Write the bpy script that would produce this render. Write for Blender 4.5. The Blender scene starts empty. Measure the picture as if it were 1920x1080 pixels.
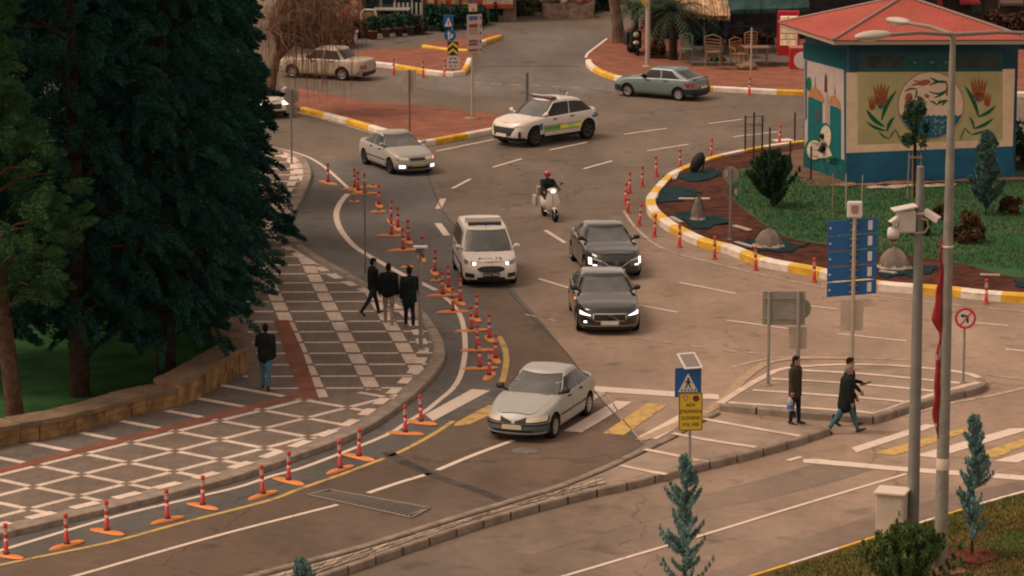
import bpy, bmesh, math, random
import numpy as np
from mathutils import Vector, Matrix
from mathutils.geometry import tessellate_polygon

R = math.radians
SC = bpy.context.scene
COL = SC.collection
random.seed(7)

# ------------------------------------------------------------------ camera
F = 6700.0                                   # focal length in photo pixels (1920 wide)
PITCH = math.atan(1310.0 / F)
CAMH = math.cos(PITCH) / 0.046
cam_d = bpy.data.cameras.new('camera')
cam_d.sensor_width = 36.0
cam_d.lens = 36.0 * F / 1920.0
cam_d.clip_end = 3000.0
cam = bpy.data.objects.new('camera', cam_d)
cam.location = (0, 0, CAMH)
cam.rotation_euler = (math.pi / 2 - PITCH, 0, 0)
COL.objects.link(cam)
SC.camera = cam

# ------------------------------------------------------------------ sky and sun (overcast, warm)
SUN_EL, SUN_ROT = 56.0, 262.0
w = bpy.data.worlds.new("World")
SC.world = w
w.use_nodes = True
nt = w.node_tree
bg = nt.nodes['Background']
sky = nt.nodes.new('ShaderNodeTexSky')
sky.sky_type = 'NISHITA'
sky.sun_disc = False
sky.sun_elevation = R(SUN_EL)
sky.sun_rotation = R(SUN_ROT)
sky.air_density = 1.2
sky.dust_density = 2.0
sky.ozone_density = 1.0
hs = nt.nodes.new('ShaderNodeHueSaturation')
hs.inputs['Saturation'].default_value = 0.22
nt.links.new(sky.outputs[0], hs.inputs['Color'])
mixw = nt.nodes.new('ShaderNodeMix'); mixw.data_type = 'RGBA'; mixw.blend_type = 'MULTIPLY'
mixw.inputs[0].default_value = 1.0
nt.links.new(hs.outputs[0], mixw.inputs[6])
mixw.inputs[7].default_value = (1.0, 0.735, 0.555, 1)
nt.links.new(mixw.outputs[2], bg.inputs['Color'])
bg.inputs['Strength'].default_value = 0.11

sun_d = bpy.data.lights.new('sun', 'SUN')
sun_d.energy = 1.0
sun_d.angle = R(26)
sun_d.color = (1.0, 0.80, 0.62)
sun = bpy.data.objects.new('sun', sun_d)
COL.objects.link(sun)
# direction towards the sun, same as the sky's
_az = R(SUN_ROT)
_sd = Vector((math.sin(_az) * math.cos(R(SUN_EL)), math.cos(_az) * math.cos(R(SUN_EL)), math.sin(R(SUN_EL))))
sun.rotation_euler = _sd.to_track_quat('Z', 'Y').to_euler()

SC.view_settings.view_transform = 'Standard'
SC.view_settings.look = 'None'
SC.view_settings.exposure = 0.90
SC.view_settings.gamma = 1.0
SC.view_settings.use_curve_mapping = False
SC.render.engine = 'CYCLES'
try:
    SC.cycles.filter_width = 2.0
    SC.cycles.max_bounces = 6
except Exception:
    pass

# ------------------------------------------------------------------ pixel -> place
_cp, _sp = math.cos(PITCH), math.sin(PITCH)
def ray(px, py):
    u = (px - 960.0) / F; v = (540.0 - py) / F
    return Vector((u, _cp + v * _sp, -_sp + v * _cp))
def G(px, py, z=0.0):
    """point of the plane at height z seen at this pixel of the photograph"""
    d = ray(px, py); t = (z - CAMH) / d.z
    return Vector((d.x * t, d.y * t, z))
def atY(px, py, y):
    d = ray(px, py); t = y / d.y
    return Vector((d.x * t, y, CAMH + d.z * t))
def hgt(bx, by, ty, z0=0.0):
    """height of something standing at ground pixel (bx,by) whose top shows at row ty"""
    g = G(bx, by, z0)
    return atY(bx, ty, g.y).z - z0
def G2(p, z=0.0):
    g = G(p[0], p[1], z); return (g.x, g.y)
def ppm(py):
    return 0.046 * (py + 770)

# ------------------------------------------------------------------ materials
def _n(nt, t, **k):
    n = nt.nodes.new(t)
    for a, b in k.items(): setattr(n, a, b)
    return n
_mats = {}
def M(name, col, rough=0.7, metal=0.0, spec=0.4, noise=0.0, scale=4.0, col2=None, bump=0.0, bscale=40.0,
      emit=None, es=0.0, coat=0.0, trans=0.0, island=0.0, coord='Object', detail=6.0):
    if name in _mats: return _mats[name]
    m = bpy.data.materials.new(name); m.use_nodes = True
    nt = m.node_tree; b = nt.nodes['Principled BSDF']
    b.inputs['Base Color'].default_value = (*col, 1)
    b.inputs['Roughness'].default_value = rough
    b.inputs['Metallic'].default_value = metal
    b.inputs['Specular IOR Level'].default_value = spec if rough < .78 else min(spec, 0.06)
    b.inputs['Coat Weight'].default_value = coat
    b.inputs['Coat Roughness'].default_value = 0.06
    if trans: b.inputs['Transmission Weight'].default_value = trans
    if emit:
        b.inputs['Emission Color'].default_value = (*emit, 1); b.inputs['Emission Strength'].default_value = es
    src = None
    tc = _n(nt, 'ShaderNodeTexCoord')
    if noise > 0 or col2:
        nz = _n(nt, 'ShaderNodeTexNoise'); nz.inputs['Scale'].default_value = scale
        nz.inputs['Detail'].default_value = detail; nz.inputs['Roughness'].default_value = 0.6
        nt.links.new(tc.outputs[coord], nz.inputs['Vector'])
        cr = _n(nt, 'ShaderNodeValToRGB')
        c2 = col2 if col2 else tuple(c * (1 - noise) for c in col)
        c1 = col if col2 else tuple(min(1, c * (1 + noise)) for c in col)
        cr.color_ramp.elements[0].position = 0.36; cr.color_ramp.elements[1].position = 0.64
        cr.color_ramp.elements[0].color = (*c2, 1); cr.color_ramp.elements[1].color = (*c1, 1)
        nt.links.new(nz.outputs['Fac'], cr.inputs['Fac'])
        src = cr.outputs['Color']
    if island > 0:
        ge = _n(nt, 'ShaderNodeNewGeometry')
        mr = _n(nt, 'ShaderNodeMapRange'); mr.inputs['To Min'].default_value = 1 - island; mr.inputs['To Max'].default_value = 1 + island
        nt.links.new(ge.outputs['Random Per Island'], mr.inputs['Value'])
        mx = _n(nt, 'ShaderNodeVectorMath', operation='SCALE')
        if src: nt.links.new(src, mx.inputs[0])
        else: mx.inputs[0].default_value = col
        nt.links.new(mr.outputs[0], mx.inputs['Scale'])
        src = mx.outputs[0]
    if src: nt.links.new(src, b.inputs['Base Color'])
    if bump > 0:
        n2 = _n(nt, 'ShaderNodeTexNoise'); n2.inputs['Scale'].default_value = bscale; n2.inputs['Detail'].default_value = 4
        nt.links.new(tc.outputs[coord], n2.inputs['Vector'])
        bp = _n(nt, 'ShaderNodeBump'); bp.inputs['Strength'].default_value = bump; bp.inputs['Distance'].default_value = 0.02
        nt.links.new(n2.outputs['Fac'], bp.inputs['Height']); nt.links.new(bp.outputs['Normal'], b.inputs['Normal'])
    _mats[name] = m
    return m

def noise_chain(nt, tc, scale, lo, hi, c0, c1, detail=6, stretch=None, rot=0.0):
    src = tc.outputs['Object']
    if stretch:
        mp = _n(nt, 'ShaderNodeMapping'); mp.inputs['Scale'].default_value = stretch; mp.inputs['Rotation'].default_value = (0, 0, rot)
        nt.links.new(src, mp.inputs['Vector']); src = mp.outputs[0]
    nz = _n(nt, 'ShaderNodeTexNoise'); nz.inputs['Scale'].default_value = scale; nz.inputs['Detail'].default_value = detail
    nz.inputs['Roughness'].default_value = 0.62
    nt.links.new(src, nz.inputs['Vector'])
    cr = _n(nt, 'ShaderNodeValToRGB')
    cr.color_ramp.elements[0].position = lo; cr.color_ramp.elements[1].position = hi
    cr.color_ramp.elements[0].color = (c0, c0, c0, 1); cr.color_ramp.elements[1].color = (c1, c1, c1, 1)
    nt.links.new(nz.outputs['Fac'], cr.inputs['Fac'])
    return cr.outputs['Color']

def mul(nt, a, b):
    mx = _n(nt, 'ShaderNodeMix', data_type='RGBA', blend_type='MULTIPLY'); mx.inputs[0].default_value = 1
    for s, v in ((6, a), (7, b)):
        if isinstance(v, tuple): mx.inputs[s].default_value = (*v, 1)
        else: nt.links.new(v, mx.inputs[s])
    return mx.outputs[2]

def asphalt(name, col, rough=0.80, crack=True, toned=None, dcol=None):
    m = bpy.data.materials.new(name); m.use_nodes = True
    nt = m.node_tree; b = nt.nodes['Principled BSDF']
    tc = _n(nt, 'ShaderNodeTexCoord')
    a = noise_chain(nt, tc, 0.10, 0.35, 0.65, 0.77, 1.15)
    c = noise_chain(nt, tc, 0.55, 0.3, 0.7, 0.80, 1.13, stretch=(1.0, 0.25, 1), rot=0.5)
    d = noise_chain(nt, tc, 2.6, 0.42, 0.75, 0.92, 1.10)
    e = noise_chain(nt, tc, 22.0, 0.3, 0.7, 0.84, 1.14, detail=3)
    s = mul(nt, mul(nt, a, c), mul(nt, d, e))
    # scattered dark oil / tyre stains
    st = noise_chain(nt, tc, 0.8, 0.56, 0.70, 1.0, 0.60, detail=8)
    s = mul(nt, s, st)
    if toned:
        # paler, warmer tone round the middle of the junction, with a ragged edge
        va0 = _n(nt, 'ShaderNodeVectorMath', operation='MULTIPLY_ADD'); va0.inputs[1].default_value = (1 / toned[2], 1 / toned[3], 0); va0.inputs[2].default_value = (-toned[0] / toned[2], -toned[1] / toned[3], 0)
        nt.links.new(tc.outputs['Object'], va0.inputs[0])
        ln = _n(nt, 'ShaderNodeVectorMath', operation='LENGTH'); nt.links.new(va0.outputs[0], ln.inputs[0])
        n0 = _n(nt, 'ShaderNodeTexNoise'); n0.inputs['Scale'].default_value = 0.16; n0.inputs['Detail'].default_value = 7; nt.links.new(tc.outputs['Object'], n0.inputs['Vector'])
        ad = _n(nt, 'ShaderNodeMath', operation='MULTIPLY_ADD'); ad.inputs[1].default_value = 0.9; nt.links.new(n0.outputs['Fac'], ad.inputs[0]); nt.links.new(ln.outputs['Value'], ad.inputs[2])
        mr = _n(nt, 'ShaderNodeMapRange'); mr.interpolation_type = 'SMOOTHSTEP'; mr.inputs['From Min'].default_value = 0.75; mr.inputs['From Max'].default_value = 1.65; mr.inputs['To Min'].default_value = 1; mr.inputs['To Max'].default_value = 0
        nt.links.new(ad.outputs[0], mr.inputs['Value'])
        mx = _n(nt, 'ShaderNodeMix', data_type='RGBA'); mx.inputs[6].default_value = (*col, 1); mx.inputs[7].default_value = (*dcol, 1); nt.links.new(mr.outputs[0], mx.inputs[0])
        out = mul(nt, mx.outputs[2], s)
    else: out = mul(nt, col, s)
    if crack:
        vo = _n(nt, 'ShaderNodeTexVoronoi', feature='DISTANCE_TO_EDGE'); vo.inputs['Scale'].default_value = 0.09
        dn = _n(nt, 'ShaderNodeTexNoise'); dn.inputs['Scale'].default_value = 0.6; dn.inputs['Detail'].default_value = 6
        nt.links.new(tc.outputs['Object'], dn.inputs['Vector'])
        va = _n(nt, 'ShaderNodeVectorMath', operation='MULTIPLY_ADD'); va.inputs[1].default_value = (3, 3, 0)
        nt.links.new(dn.outputs['Color'], va.inputs[0]); nt.links.new(tc.outputs['Object'], va.inputs[2])
        nt.links.new(va.outputs[0], vo.inputs['Vector'])
        cr = _n(nt, 'ShaderNodeValToRGB'); cr.color_ramp.elements[0].position = 0.0; cr.color_ramp.elements[1].position = 0.0035
        cr.color_ramp.elements[0].color = (0.55, 0.55, 0.55, 1); cr.color_ramp.elements[1].color = (1, 1, 1, 1)
        nt.links.new(vo.outputs['Distance'], cr.inputs['Fac'])
        out = mul(nt, out, cr.outputs['Color'])
    nt.links.new(out, b.inputs['Base Color'])
    b.inputs['Roughness'].default_value = rough
    b.inputs['Specular IOR Level'].default_value = 0.10
    rg_ = noise_chain(nt, tc, 0.22, 0.35, 0.65, rough - .22, rough + .12); nt.links.new(rg_, b.inputs['Roughness']); b.inputs['Specular IOR Level'].default_value = 0.16
    nb = _n(nt, 'ShaderNodeTexNoise'); nb.inputs['Scale'].default_value = 60; nb.inputs['Detail'].default_value = 3
    nt.links.new(tc.outputs['Object'], nb.inputs['Vector'])
    bp = _n(nt, 'ShaderNodeBump'); bp.inputs['Strength'].default_value = 0.25; bp.inputs['Distance'].default_value = 0.01
    nt.links.new(nb.outputs['Fac'], bp.inputs['Height']); nt.links.new(bp.outputs['Normal'], b.inputs['Normal'])
    return m

def worn_paint(name, col, under, wear=0.5):
    """road paint: its own colour with patches scuffed through to the asphalt"""
    m = bpy.data.materials.new(name); m.use_nodes = True
    nt = m.node_tree; b = nt.nodes['Principled BSDF']
    tc = _n(nt, 'ShaderNodeTexCoord')
    n1 = _n(nt, 'ShaderNodeTexNoise'); n1.inputs['Scale'].default_value = 3.0; n1.inputs['Detail'].default_value = 10; n1.inputs['Roughness'].default_value = 0.75
    nt.links.new(tc.outputs['Object'], n1.inputs['Vector'])
    cr = _n(nt, 'ShaderNodeValToRGB'); cr.color_ramp.elements[0].position = wear - 0.10; cr.color_ramp.elements[1].position = wear + 0.06
    cr.color_ramp.elements[0].color = (*under, 1); cr.color_ramp.elements[1].color = (*col, 1)
    nt.links.new(n1.outputs['Fac'], cr.inputs['Fac'])
    nt.links.new(cr.outputs['Color'], b.inputs['Base Color'])
    b.inputs['Roughness'].default_value = 0.75; b.inputs['Specular IOR Level'].default_value = 0.1
    return m

# ------------------------------------------------------------------ mesh builder
class MB:
    def __init__(s):
        s.v = []; s.f = []; s.m = []; s.s = []; s.x = None
    def add(s, vs, fs, mi=0, sm=False):
        o = len(s.v)
        if s.x is not None: vs = [s.x @ Vector(p) for p in vs]
        s.v.extend([tuple(p) for p in vs])
        for f in fs:
            s.f.append([o + i for i in f]); s.m.append(mi); s.s.append(sm)
    def box(s, x0, x1, y0, y1, z0, z1, mi=0):
        vs = [(x, y, z) for x in (x0, x1) for y in (y0, y1) for z in (z0, z1)]
        s.add(vs, [(0, 1, 3, 2), (4, 6, 7, 5), (0, 4, 5, 1), (2, 3, 7, 6), (0, 2, 6, 4), (1, 5, 7, 3)], mi)
    def beam(s, p0, p1, wd, ht, mi=0, up=(0, 0, 1)):
        p0 = Vector(p0); p1 = Vector(p1); d = (p1 - p0).normalized()
        sd = d.cross(Vector(up));
        if sd.length < 1e-4: sd = d.cross(Vector((1, 0, 0)))
        sd.normalize(); u = sd.cross(d)
        vs = []
        for p in (p0, p1):
            for a, b2 in ((-1, -1), (1, -1), (1, 1), (-1, 1)):
                vs.append(p + sd * a * wd / 2 + u * b2 * ht / 2)
        s.add(vs, [(3, 2, 1, 0), (4, 5, 6, 7), (0, 1, 5, 4), (1, 2, 6, 5), (2, 3, 7, 6), (3, 0, 4, 7)], mi)
    def tube(s, pts, rads, n=10, mi=0, cap=True, sm=True):
        pts = [Vector(p) for p in pts]
        if not hasattr(rads, '__len__'): rads = [rads] * len(pts)
        vs = []; prev = None
        for i, p in enumerate(pts):
            a = pts[max(i - 1, 0)]; b = pts[min(i + 1, len(pts) - 1)]
            d = (b - a).normalized()
            if prev is None:
                r = d.cross(Vector((0, 0, 1)))
                if r.length < 1e-3: r = Vector((1, 0, 0))
            else:
                r = prev - d * prev.dot(d)
            r.normalize(); prev = r; q = d.cross(r)
            for k in range(n):
                t = 2 * math.pi * k / n
                vs.append(p + (r * math.cos(t) + q * math.sin(t)) * rads[i])
        fs = []
        for i in range(len(pts) - 1):
            for k in range(n):
                fs.append((i * n + k, i * n + (k + 1) % n, (i + 1) * n + (k + 1) % n, (i + 1) * n + k))
        s.add(vs, fs, mi, sm)
        if cap:
            s.add(vs[:n], [tuple(range(n - 1, -1, -1))], mi); s.add(vs[-n:], [tuple(range(n))], mi)
    def lathe(s, prof, n=16, mi=0, c=(0, 0, 0), axis='Z', sm=True, mis=None):
        vs = []
        for r, z in prof:
            for k in range(n):
                t = 2 * math.pi * k / n
                a, b2 = r * math.cos(t), r * math.sin(t)
                p = (a, b2, z) if axis == 'Z' else ((a, z, b2) if axis == 'Y' else (z, a, b2))
                vs.append((p[0] + c[0], p[1] + c[1], p[2] + c[2]))
        for i in range(len(prof) - 1):
            fs = [(i * n + k, i * n + (k + 1) % n, (i + 1) * n + (k + 1) % n, (i + 1) * n + k) for k in range(n)]
            if axis == 'Y': fs = [f[::-1] for f in fs]
            o = len(s.v)
            if i == 0: s.add(vs, fs, mis[0] if mis else mi, sm); base = o
            else:
                for f in fs: s.f.append([base + q for q in f]); s.m.append(mis[i] if mis else mi); s.s.append(sm)
    def prism(s, poly, z0, z1, mi=0, mt=None, bottom=False):
        """poly: list of (x,y) counter- or clockwise"""
        a = sum(poly[i][0] * poly[(i + 1) % len(poly)][1] - poly[(i + 1) % len(poly)][0] * poly[i][1] for i in range(len(poly)))
        if a < 0: poly = poly[::-1]
        n = len(poly)
        mt = mi if mt is None else mt
        top = [(p[0], p[1], z1) for p in poly]
        tr = tessellate_polygon([[Vector(p) for p in top]])
        fs = []
        for t in tr:
            p, q, r = (Vector(top[i]) for i in t)
            if (q - p).cross(r - p).z < 0: t = t[::-1]
            fs.append(t)
        s.add(top, fs, mt)
        if z0 is not None and z0 != z1:
            bot = [(p[0], p[1], z0) for p in poly]
            s.add(bot + top, [(i, (i + 1) % n, n + (i + 1) % n, n + i) for i in range(n)], mi)
            if bottom: s.add(bot, [t[::-1] for t in fs], mi)
    def plate(s, poly, th, mat, mi=0, mb=None):
        """poly in local (x,z) plane, extruded along y by th (front face at y=-th/2 looks to -y); placed by matrix"""
        keep = s.x; s.x = mat if keep is None else keep @ mat
        n = len(poly)
        a = sum(poly[i][0] * poly[(i + 1) % n][1] - poly[(i + 1) % n][0] * poly[i][1] for i in range(n))
        if a < 0: poly = poly[::-1]
        fr = [(p[0], -th / 2, p[1]) for p in poly]; bk = [(p[0], th / 2, p[1]) for p in poly]
        tr = tessellate_polygon([[Vector((p[0], p[1], 0)) for p in poly]])
        fs = []
        for t in tr:
            p, q, r = (Vector((poly[i][0], poly[i][1], 0)) for i in t)
            if (q - p).cross(r - p).z < 0: t = t[::-1]
            fs.append(t)
        s.add(fr, fs, mi)
        s.add(bk, [t[::-1] for t in fs], mi if mb is None else mb)
        s.add(fr + bk, [((i + 1) % n, i, n + i, n + (i + 1) % n) for i in range(n)], mi if mb is None else mb)
        s.x = keep
    def ball(s, c, r, nu=12, nv=8, mi=0):
        if not hasattr(r, '__len__'): r = (r, r, r)
        vs = []
        for j in range(nv + 1):
            t = math.pi * j / nv
            for k in range(nu):
                p = 2 * math.pi * k / nu
                vs.append((c[0] + r[0] * math.sin(t) * math.cos(p), c[1] + r[1] * math.sin(t) * math.sin(p), c[2] + r[2] * math.cos(t)))
        fs = [(j * nu + k, (j + 1) * nu + k, (j + 1) * nu + (k + 1) % nu, j * nu + (k + 1) % nu) for j in range(nv) for k in range(nu)]
        s.add(vs, fs, mi, True)
    def capsule(s, p0, p1, r0, r1, n=10):
        s.tube([p0, p1], [r0, r1], n=n); s.ball(p0, r0, n, 6); s.ball(p1, r1, n, 6)
    def build(s, name, mats, parent=None, weld=False, auto=None):
        me = bpy.data.meshes.new(name)
        me.from_pydata(s.v, [], s.f)
        if not isinstance(mats, (list, tuple)): mats = [mats]
        for m in mats: me.materials.append(m)
        me.polygons.foreach_set('material_index', s.m)
        me.polygons.foreach_set('use_smooth', s.s)
        if weld:
            bm = bmesh.new(); bm.from_mesh(me); bmesh.ops.remove_doubles(bm, verts=bm.verts, dist=1e-4)
            bm.to_mesh(me); bm.free()
        if auto: me.set_sharp_from_angle(angle=R(auto))
        me.update()
        o = bpy.data.objects.new(name, me); COL.objects.link(o)
        if parent: o.parent = parent
        return o

def tag(o, label=None, cat=None, group=None, kind=None):
    if label: o['label'] = label
    if cat: o['category'] = cat
    if group: o['group'] = group
    if kind: o['kind'] = kind
    return o
def thing(name, label, cat, loc=(0, 0, 0), rz=0.0, group=None):
    o = bpy.data.objects.new(name, None); COL.objects.link(o)
    o.empty_display_size = 0.2
    o.location = loc; o.rotation_euler = (0, 0, rz)
    return tag(o, label, cat, group)
def struct(o): o['kind'] = 'structure'; return o
def kids(o): return [c for c in bpy.data.objects if c.parent == o]
def copy_tree(o, parent=None):
    c = o.copy(); COL.objects.link(c); c.parent = parent
    for ch in list(o.children): copy_tree(ch, c)
    return c

def resample(pts, step, closed=False):
    """Catmull-Rom through 2-D points, resampled at equal arc length"""
    P = [Vector(p[:2]) for p in pts]; n = len(P); out = []
    rng = n if closed else n - 1
    for i in range(rng):
        p0 = P[(i - 1) % n] if (closed or i > 0) else P[0]
        p1 = P[i]; p2 = P[(i + 1) % n]
        p3 = P[(i + 2) % n] if (closed or i + 2 < n) else P[-1]
        for k in range(12):
            t = k / 12
            out.append(0.5 * ((2 * p1) + (p2 - p0) * t + (2 * p0 - 5 * p1 + 4 * p2 - p3) * t * t + (3 * p1 - p0 - 3 * p2 + p3) * t ** 3))
    out.append(P[0].copy() if closed else P[-1])
    L = [0.0]
    for a, b in zip(out[:-1], out[1:]): L.append(L[-1] + (b - a).length)
    k = max(1, int(round(L[-1] / step))); res = []; j = 0
    for i in range(k + 1):
        d = L[-1] * i / k
        while j < len(L) - 2 and L[j + 1] < d: j += 1
        t = (d - L[j]) / max(1e-9, L[j + 1] - L[j])
        res.append(out[j].lerp(out[j + 1], min(1, max(0, t))))
    return res
def normals2(pl):
    ns = []
    for i in range(len(pl)):
        a = pl[max(0, i - 1)]; b = pl[min(len(pl) - 1, i + 1)]
        d = (b - a).normalized(); ns.append(Vector((-d.y, d.x)))
    return ns
def ribbon(mb, pl, wd, z, mi=0, off=0.0):
    ns = normals2(pl); vs = []
    for p, n in zip(pl, ns):
        vs.append((p.x + n.x * (off + wd / 2), p.y + n.y * (off + wd / 2), z)); vs.append((p.x + n.x * (off - wd / 2), p.y + n.y * (off - wd / 2), z))
    mb.add(vs, [(2 * i, 2 * i + 1, 2 * i + 3, 2 * i + 2) for i in range(len(pl) - 1)], mi)
def pix_line(pts, z=0.0, step=0.5):
    return resample([G2(p, z) for p in pts], step)
def pix_poly(pts, z=0.0): return [G2(p, z) for p in pts]

def text_mesh(body, size, mat, name, parent, mtx, ext=0.004, align='CENTER', xs=1.0):
    cu = bpy.data.curves.new(name, 'FONT'); cu.body = body; cu.size = size; cu.extrude = ext
    cu.align_x = align; cu.align_y = 'CENTER'; cu.resolution_u = 2
    t = bpy.data.objects.new('tmp_text', cu); COL.objects.link(t)
    bpy.context.view_layer.update()
    dg = bpy.context.evaluated_depsgraph_get()
    me = bpy.data.meshes.new_from_object(t.evaluated_get(dg))
    bpy.data.objects.remove(t)
    me.name = name; me.transform(Matrix.Diagonal((xs, 1, 1, 1))); me.transform(mtx)
    me.materials.clear(); me.materials.append(mat)
    o = bpy.data.objects.new(name, me); COL.objects.link(o)
    if parent: o.parent = parent
    return o

def evaluated(o, name):
    """bake an object's modifiers into a fresh mesh object and drop the source"""
    bpy.context.view_layer.update()
    dg = bpy.context.evaluated_depsgraph_get()
    me = bpy.data.meshes.new_from_object(o.evaluated_get(dg))
    par = o.parent
    bpy.data.objects.remove(o)
    me.name = name
    n = bpy.data.objects.new(name, me); COL.objects.link(n)
    if par: n.parent = par
    return n
ORD = ['first', 'second', 'third', 'fourth', 'fifth', 'sixth', 'seventh', 'eighth', 'ninth', 'tenth', 'eleventh', 'twelfth',
       'thirteenth', 'fourteenth', 'fifteenth', 'sixteenth', 'seventeenth', 'eighteenth', 'nineteenth', 'twentieth']
# ================================================================== THE SETTING: ground, roads, pavements, kerbs, paint
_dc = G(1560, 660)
A_ROAD = asphalt('road_asphalt', (0.150, 0.119, 0.094), toned=(_dc.x, _dc.y, 14.0, 27.0), dcol=(0.315, 0.228, 0.172))
A_DARK = asphalt('dark_asphalt', (0.122, 0.113, 0.106))
A_BROWN = asphalt('brown_asphalt', (0.142, 0.102, 0.076))
W_PAINT = worn_paint('white_road_paint', (0.60, 0.50, 0.43), (0.19, 0.155, 0.125), 0.38)
W_FAINT = worn_paint('worn_white_paint', (0.44, 0.36, 0.30), (0.20, 0.16, 0.13), 0.47)
Y_PAINT = worn_paint('yellow_road_paint', (0.50, 0.33, 0.11), (0.14, 0.115, 0.09), 0.44)
KERB_Y = M('kerb_yellow', (0.62, 0.36, 0.03), 0.7, noise=0.18, scale=3)
KERB_W = M('kerb_white', (0.66, 0.58, 0.50), 0.7, noise=0.15, scale=3)
KERB_G = M('kerb_stone', (0.26, 0.21, 0.175), 0.85, noise=0.22, scale=2.5, bump=0.3)
KERB_R = M('refuge_kerb_stone', (0.235, 0.190, 0.155), 0.85, noise=0.22, scale=2.0, bump=0.3)
GAP_D = M('dark_joint', (0.03, 0.025, 0.022), 0.9)

mb = MB(); mb.prism([(-400, -60), (400, -60), (400, 900), (-400, 900)], None, -0.02)
struct(mb.build('ground', M('ground_soil', (0.10, 0.085, 0.07), 0.95, noise=0.3, scale=0.4)))
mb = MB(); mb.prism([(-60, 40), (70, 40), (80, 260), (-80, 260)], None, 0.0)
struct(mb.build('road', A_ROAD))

# darker resurfaced strips
mb = MB()
mb.prism(pix_poly([(540, 286), (600, 296), (690, 306), (800, 322), (832, 398), (900, 470), (962, 542), (1062, 660), (1115, 735), (1160, 785), (1210, 832),
                   (1130, 880), (1000, 850), (930, 755), (850, 790), (760, 843), (640, 890), (500, 940), (333, 983), (0, 1066), (-80, 1085), (-80, 1000), (350, 900), (640, 800),
                   (780, 700), (820, 640), (700, 540), (560, 450), (500, 400)]), None, 0.004)
struct(mb.build('dark_road_lane', A_DARK))
mb = MB()
mb.prism(pix_poly([(1062, 662), (1075, 720), (1105, 740), (1150, 785), (1205, 833), (1120, 882), (1000, 930), (850, 985), (640, 1050), (480, 1100), (-300, 1150), (0, 1070), (333, 985), (500, 941),
                   (640, 891), (760, 844), (850, 791), (930, 756), (946, 712), (953, 675), (946, 645), (934, 622), (905, 575), (880, 535), (950, 548), (1003, 604)]), None, 0.008)
struct(mb.build('brown_road_lane', A_BROWN))
mb = MB()
mb.prism(pix_poly([(1330, 1075), (1480, 1020), (1640, 965), (1760, 935), (1920, 900), (1990, 880), (1990, 905), (1850, 938), (1640, 1003), (1390, 1084), (1330, 1100)]), None, 0.004)
mb.prism(pix_poly([(1060, 1000), (1180, 965), (1440, 895), (1560, 860), (1640, 880), (1560, 905), (1440, 935), (1180, 985), (1000, 1040), (960, 1035)]), None, 0.004)
struct(mb.build('resurfaced_strip', asphalt('strip_asphalt', (0.195, 0.148, 0.118))))
# darker tarmac of the far road
mb = MB()
mb.prism(pix_poly([(640, 78), (900, 40), (1140, 60), (1095, 108), (1160, 150), (1160, 172), (1000, 190), (760, 165), (700, 140), (885, 136), (940, 68), (800, 70), (700, 90)]), None, 0.004)
struct(mb.build('far_road', asphalt('far_asphalt', (0.145, 0.128, 0.115))))

# ---- road markings
mw, mf, my = MB(), MB(), MB()
Z1 = 0.012
def line(b, pts, wd=0.13, z=Z1): ribbon(b, pix_line(pts, 0, 0.4), wd, z)
def quad(b, pts, z=Z1): b.prism(pix_poly(pts), None, z)
line(mw, [(-30, 1041), (0, 1033), (213, 970), (367, 933), (450, 913), (510, 893), (560, 880), (633, 853), (727, 815), (767, 790), (800, 770), (822, 752), (847, 731), (860, 712),
          (867, 692), (872, 660), (871, 627), (866, 600), (858, 584), (845, 567), (833, 558)], 0.15)
line(mw, [(818, 545), (790, 531), (757, 516), (722, 497), (690, 479), (668, 465), (652, 449), (638, 430), (631, 410), (632, 394), (640, 378), (652, 364)], 0.20)
line(mw, [(657, 357), (643, 344), (630, 332), (605, 311), (580, 296), (552, 286), (520, 278)], 0.13)
line(mf, [(553, 210), (600, 222), (650, 236), (700, 251)], 0.12)
line(mw, [(963, 826), (890, 853), (820, 882)], 0.16); line(mw, [(807, 888), (750, 905), (690, 925)], 0.16)
line(mw, [(633, 947), (400, 1007), (143, 1080), (60, 1102)], 0.13)
line(my, [(-40, 1072), (0, 1060), (207, 1017), (333, 983), (500, 940), (560, 918), (640, 890), (720, 860)], 0.14)
line(my, [(730, 856), (760, 843), (810, 816), (850, 790)], 0.14)
line(my, [(935, 631), (944, 647), (949, 665), (949, 681), (946, 700), (941, 717)], 0.17)
quad(my, [(855, 793), (916, 760), (930, 762), (926, 775), (880, 796), (850, 800)])
quad(mw, [(885, 730), (919, 733), (812, 790), (797, 778)])
quad(mw, [(1155, 752), (1186, 754), (1091, 811), (1056, 809)])
quad(my, [(1214, 757), (1251, 760), (1170, 816), (1130, 813)])
quad(mw, [(1279, 775), (1312, 778), (1232, 824), (1196, 820)])
quad(mw, [(1106, 724), (1347, 740), (1350, 750), (1106, 734)])
line(mf, [(1097, 752), (1133, 736)], 0.3)
for a, b in (((1135, 735), (1170, 790)), ((1170, 790), (1205, 830))): line(mf, [a, b], 0.03)
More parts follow.
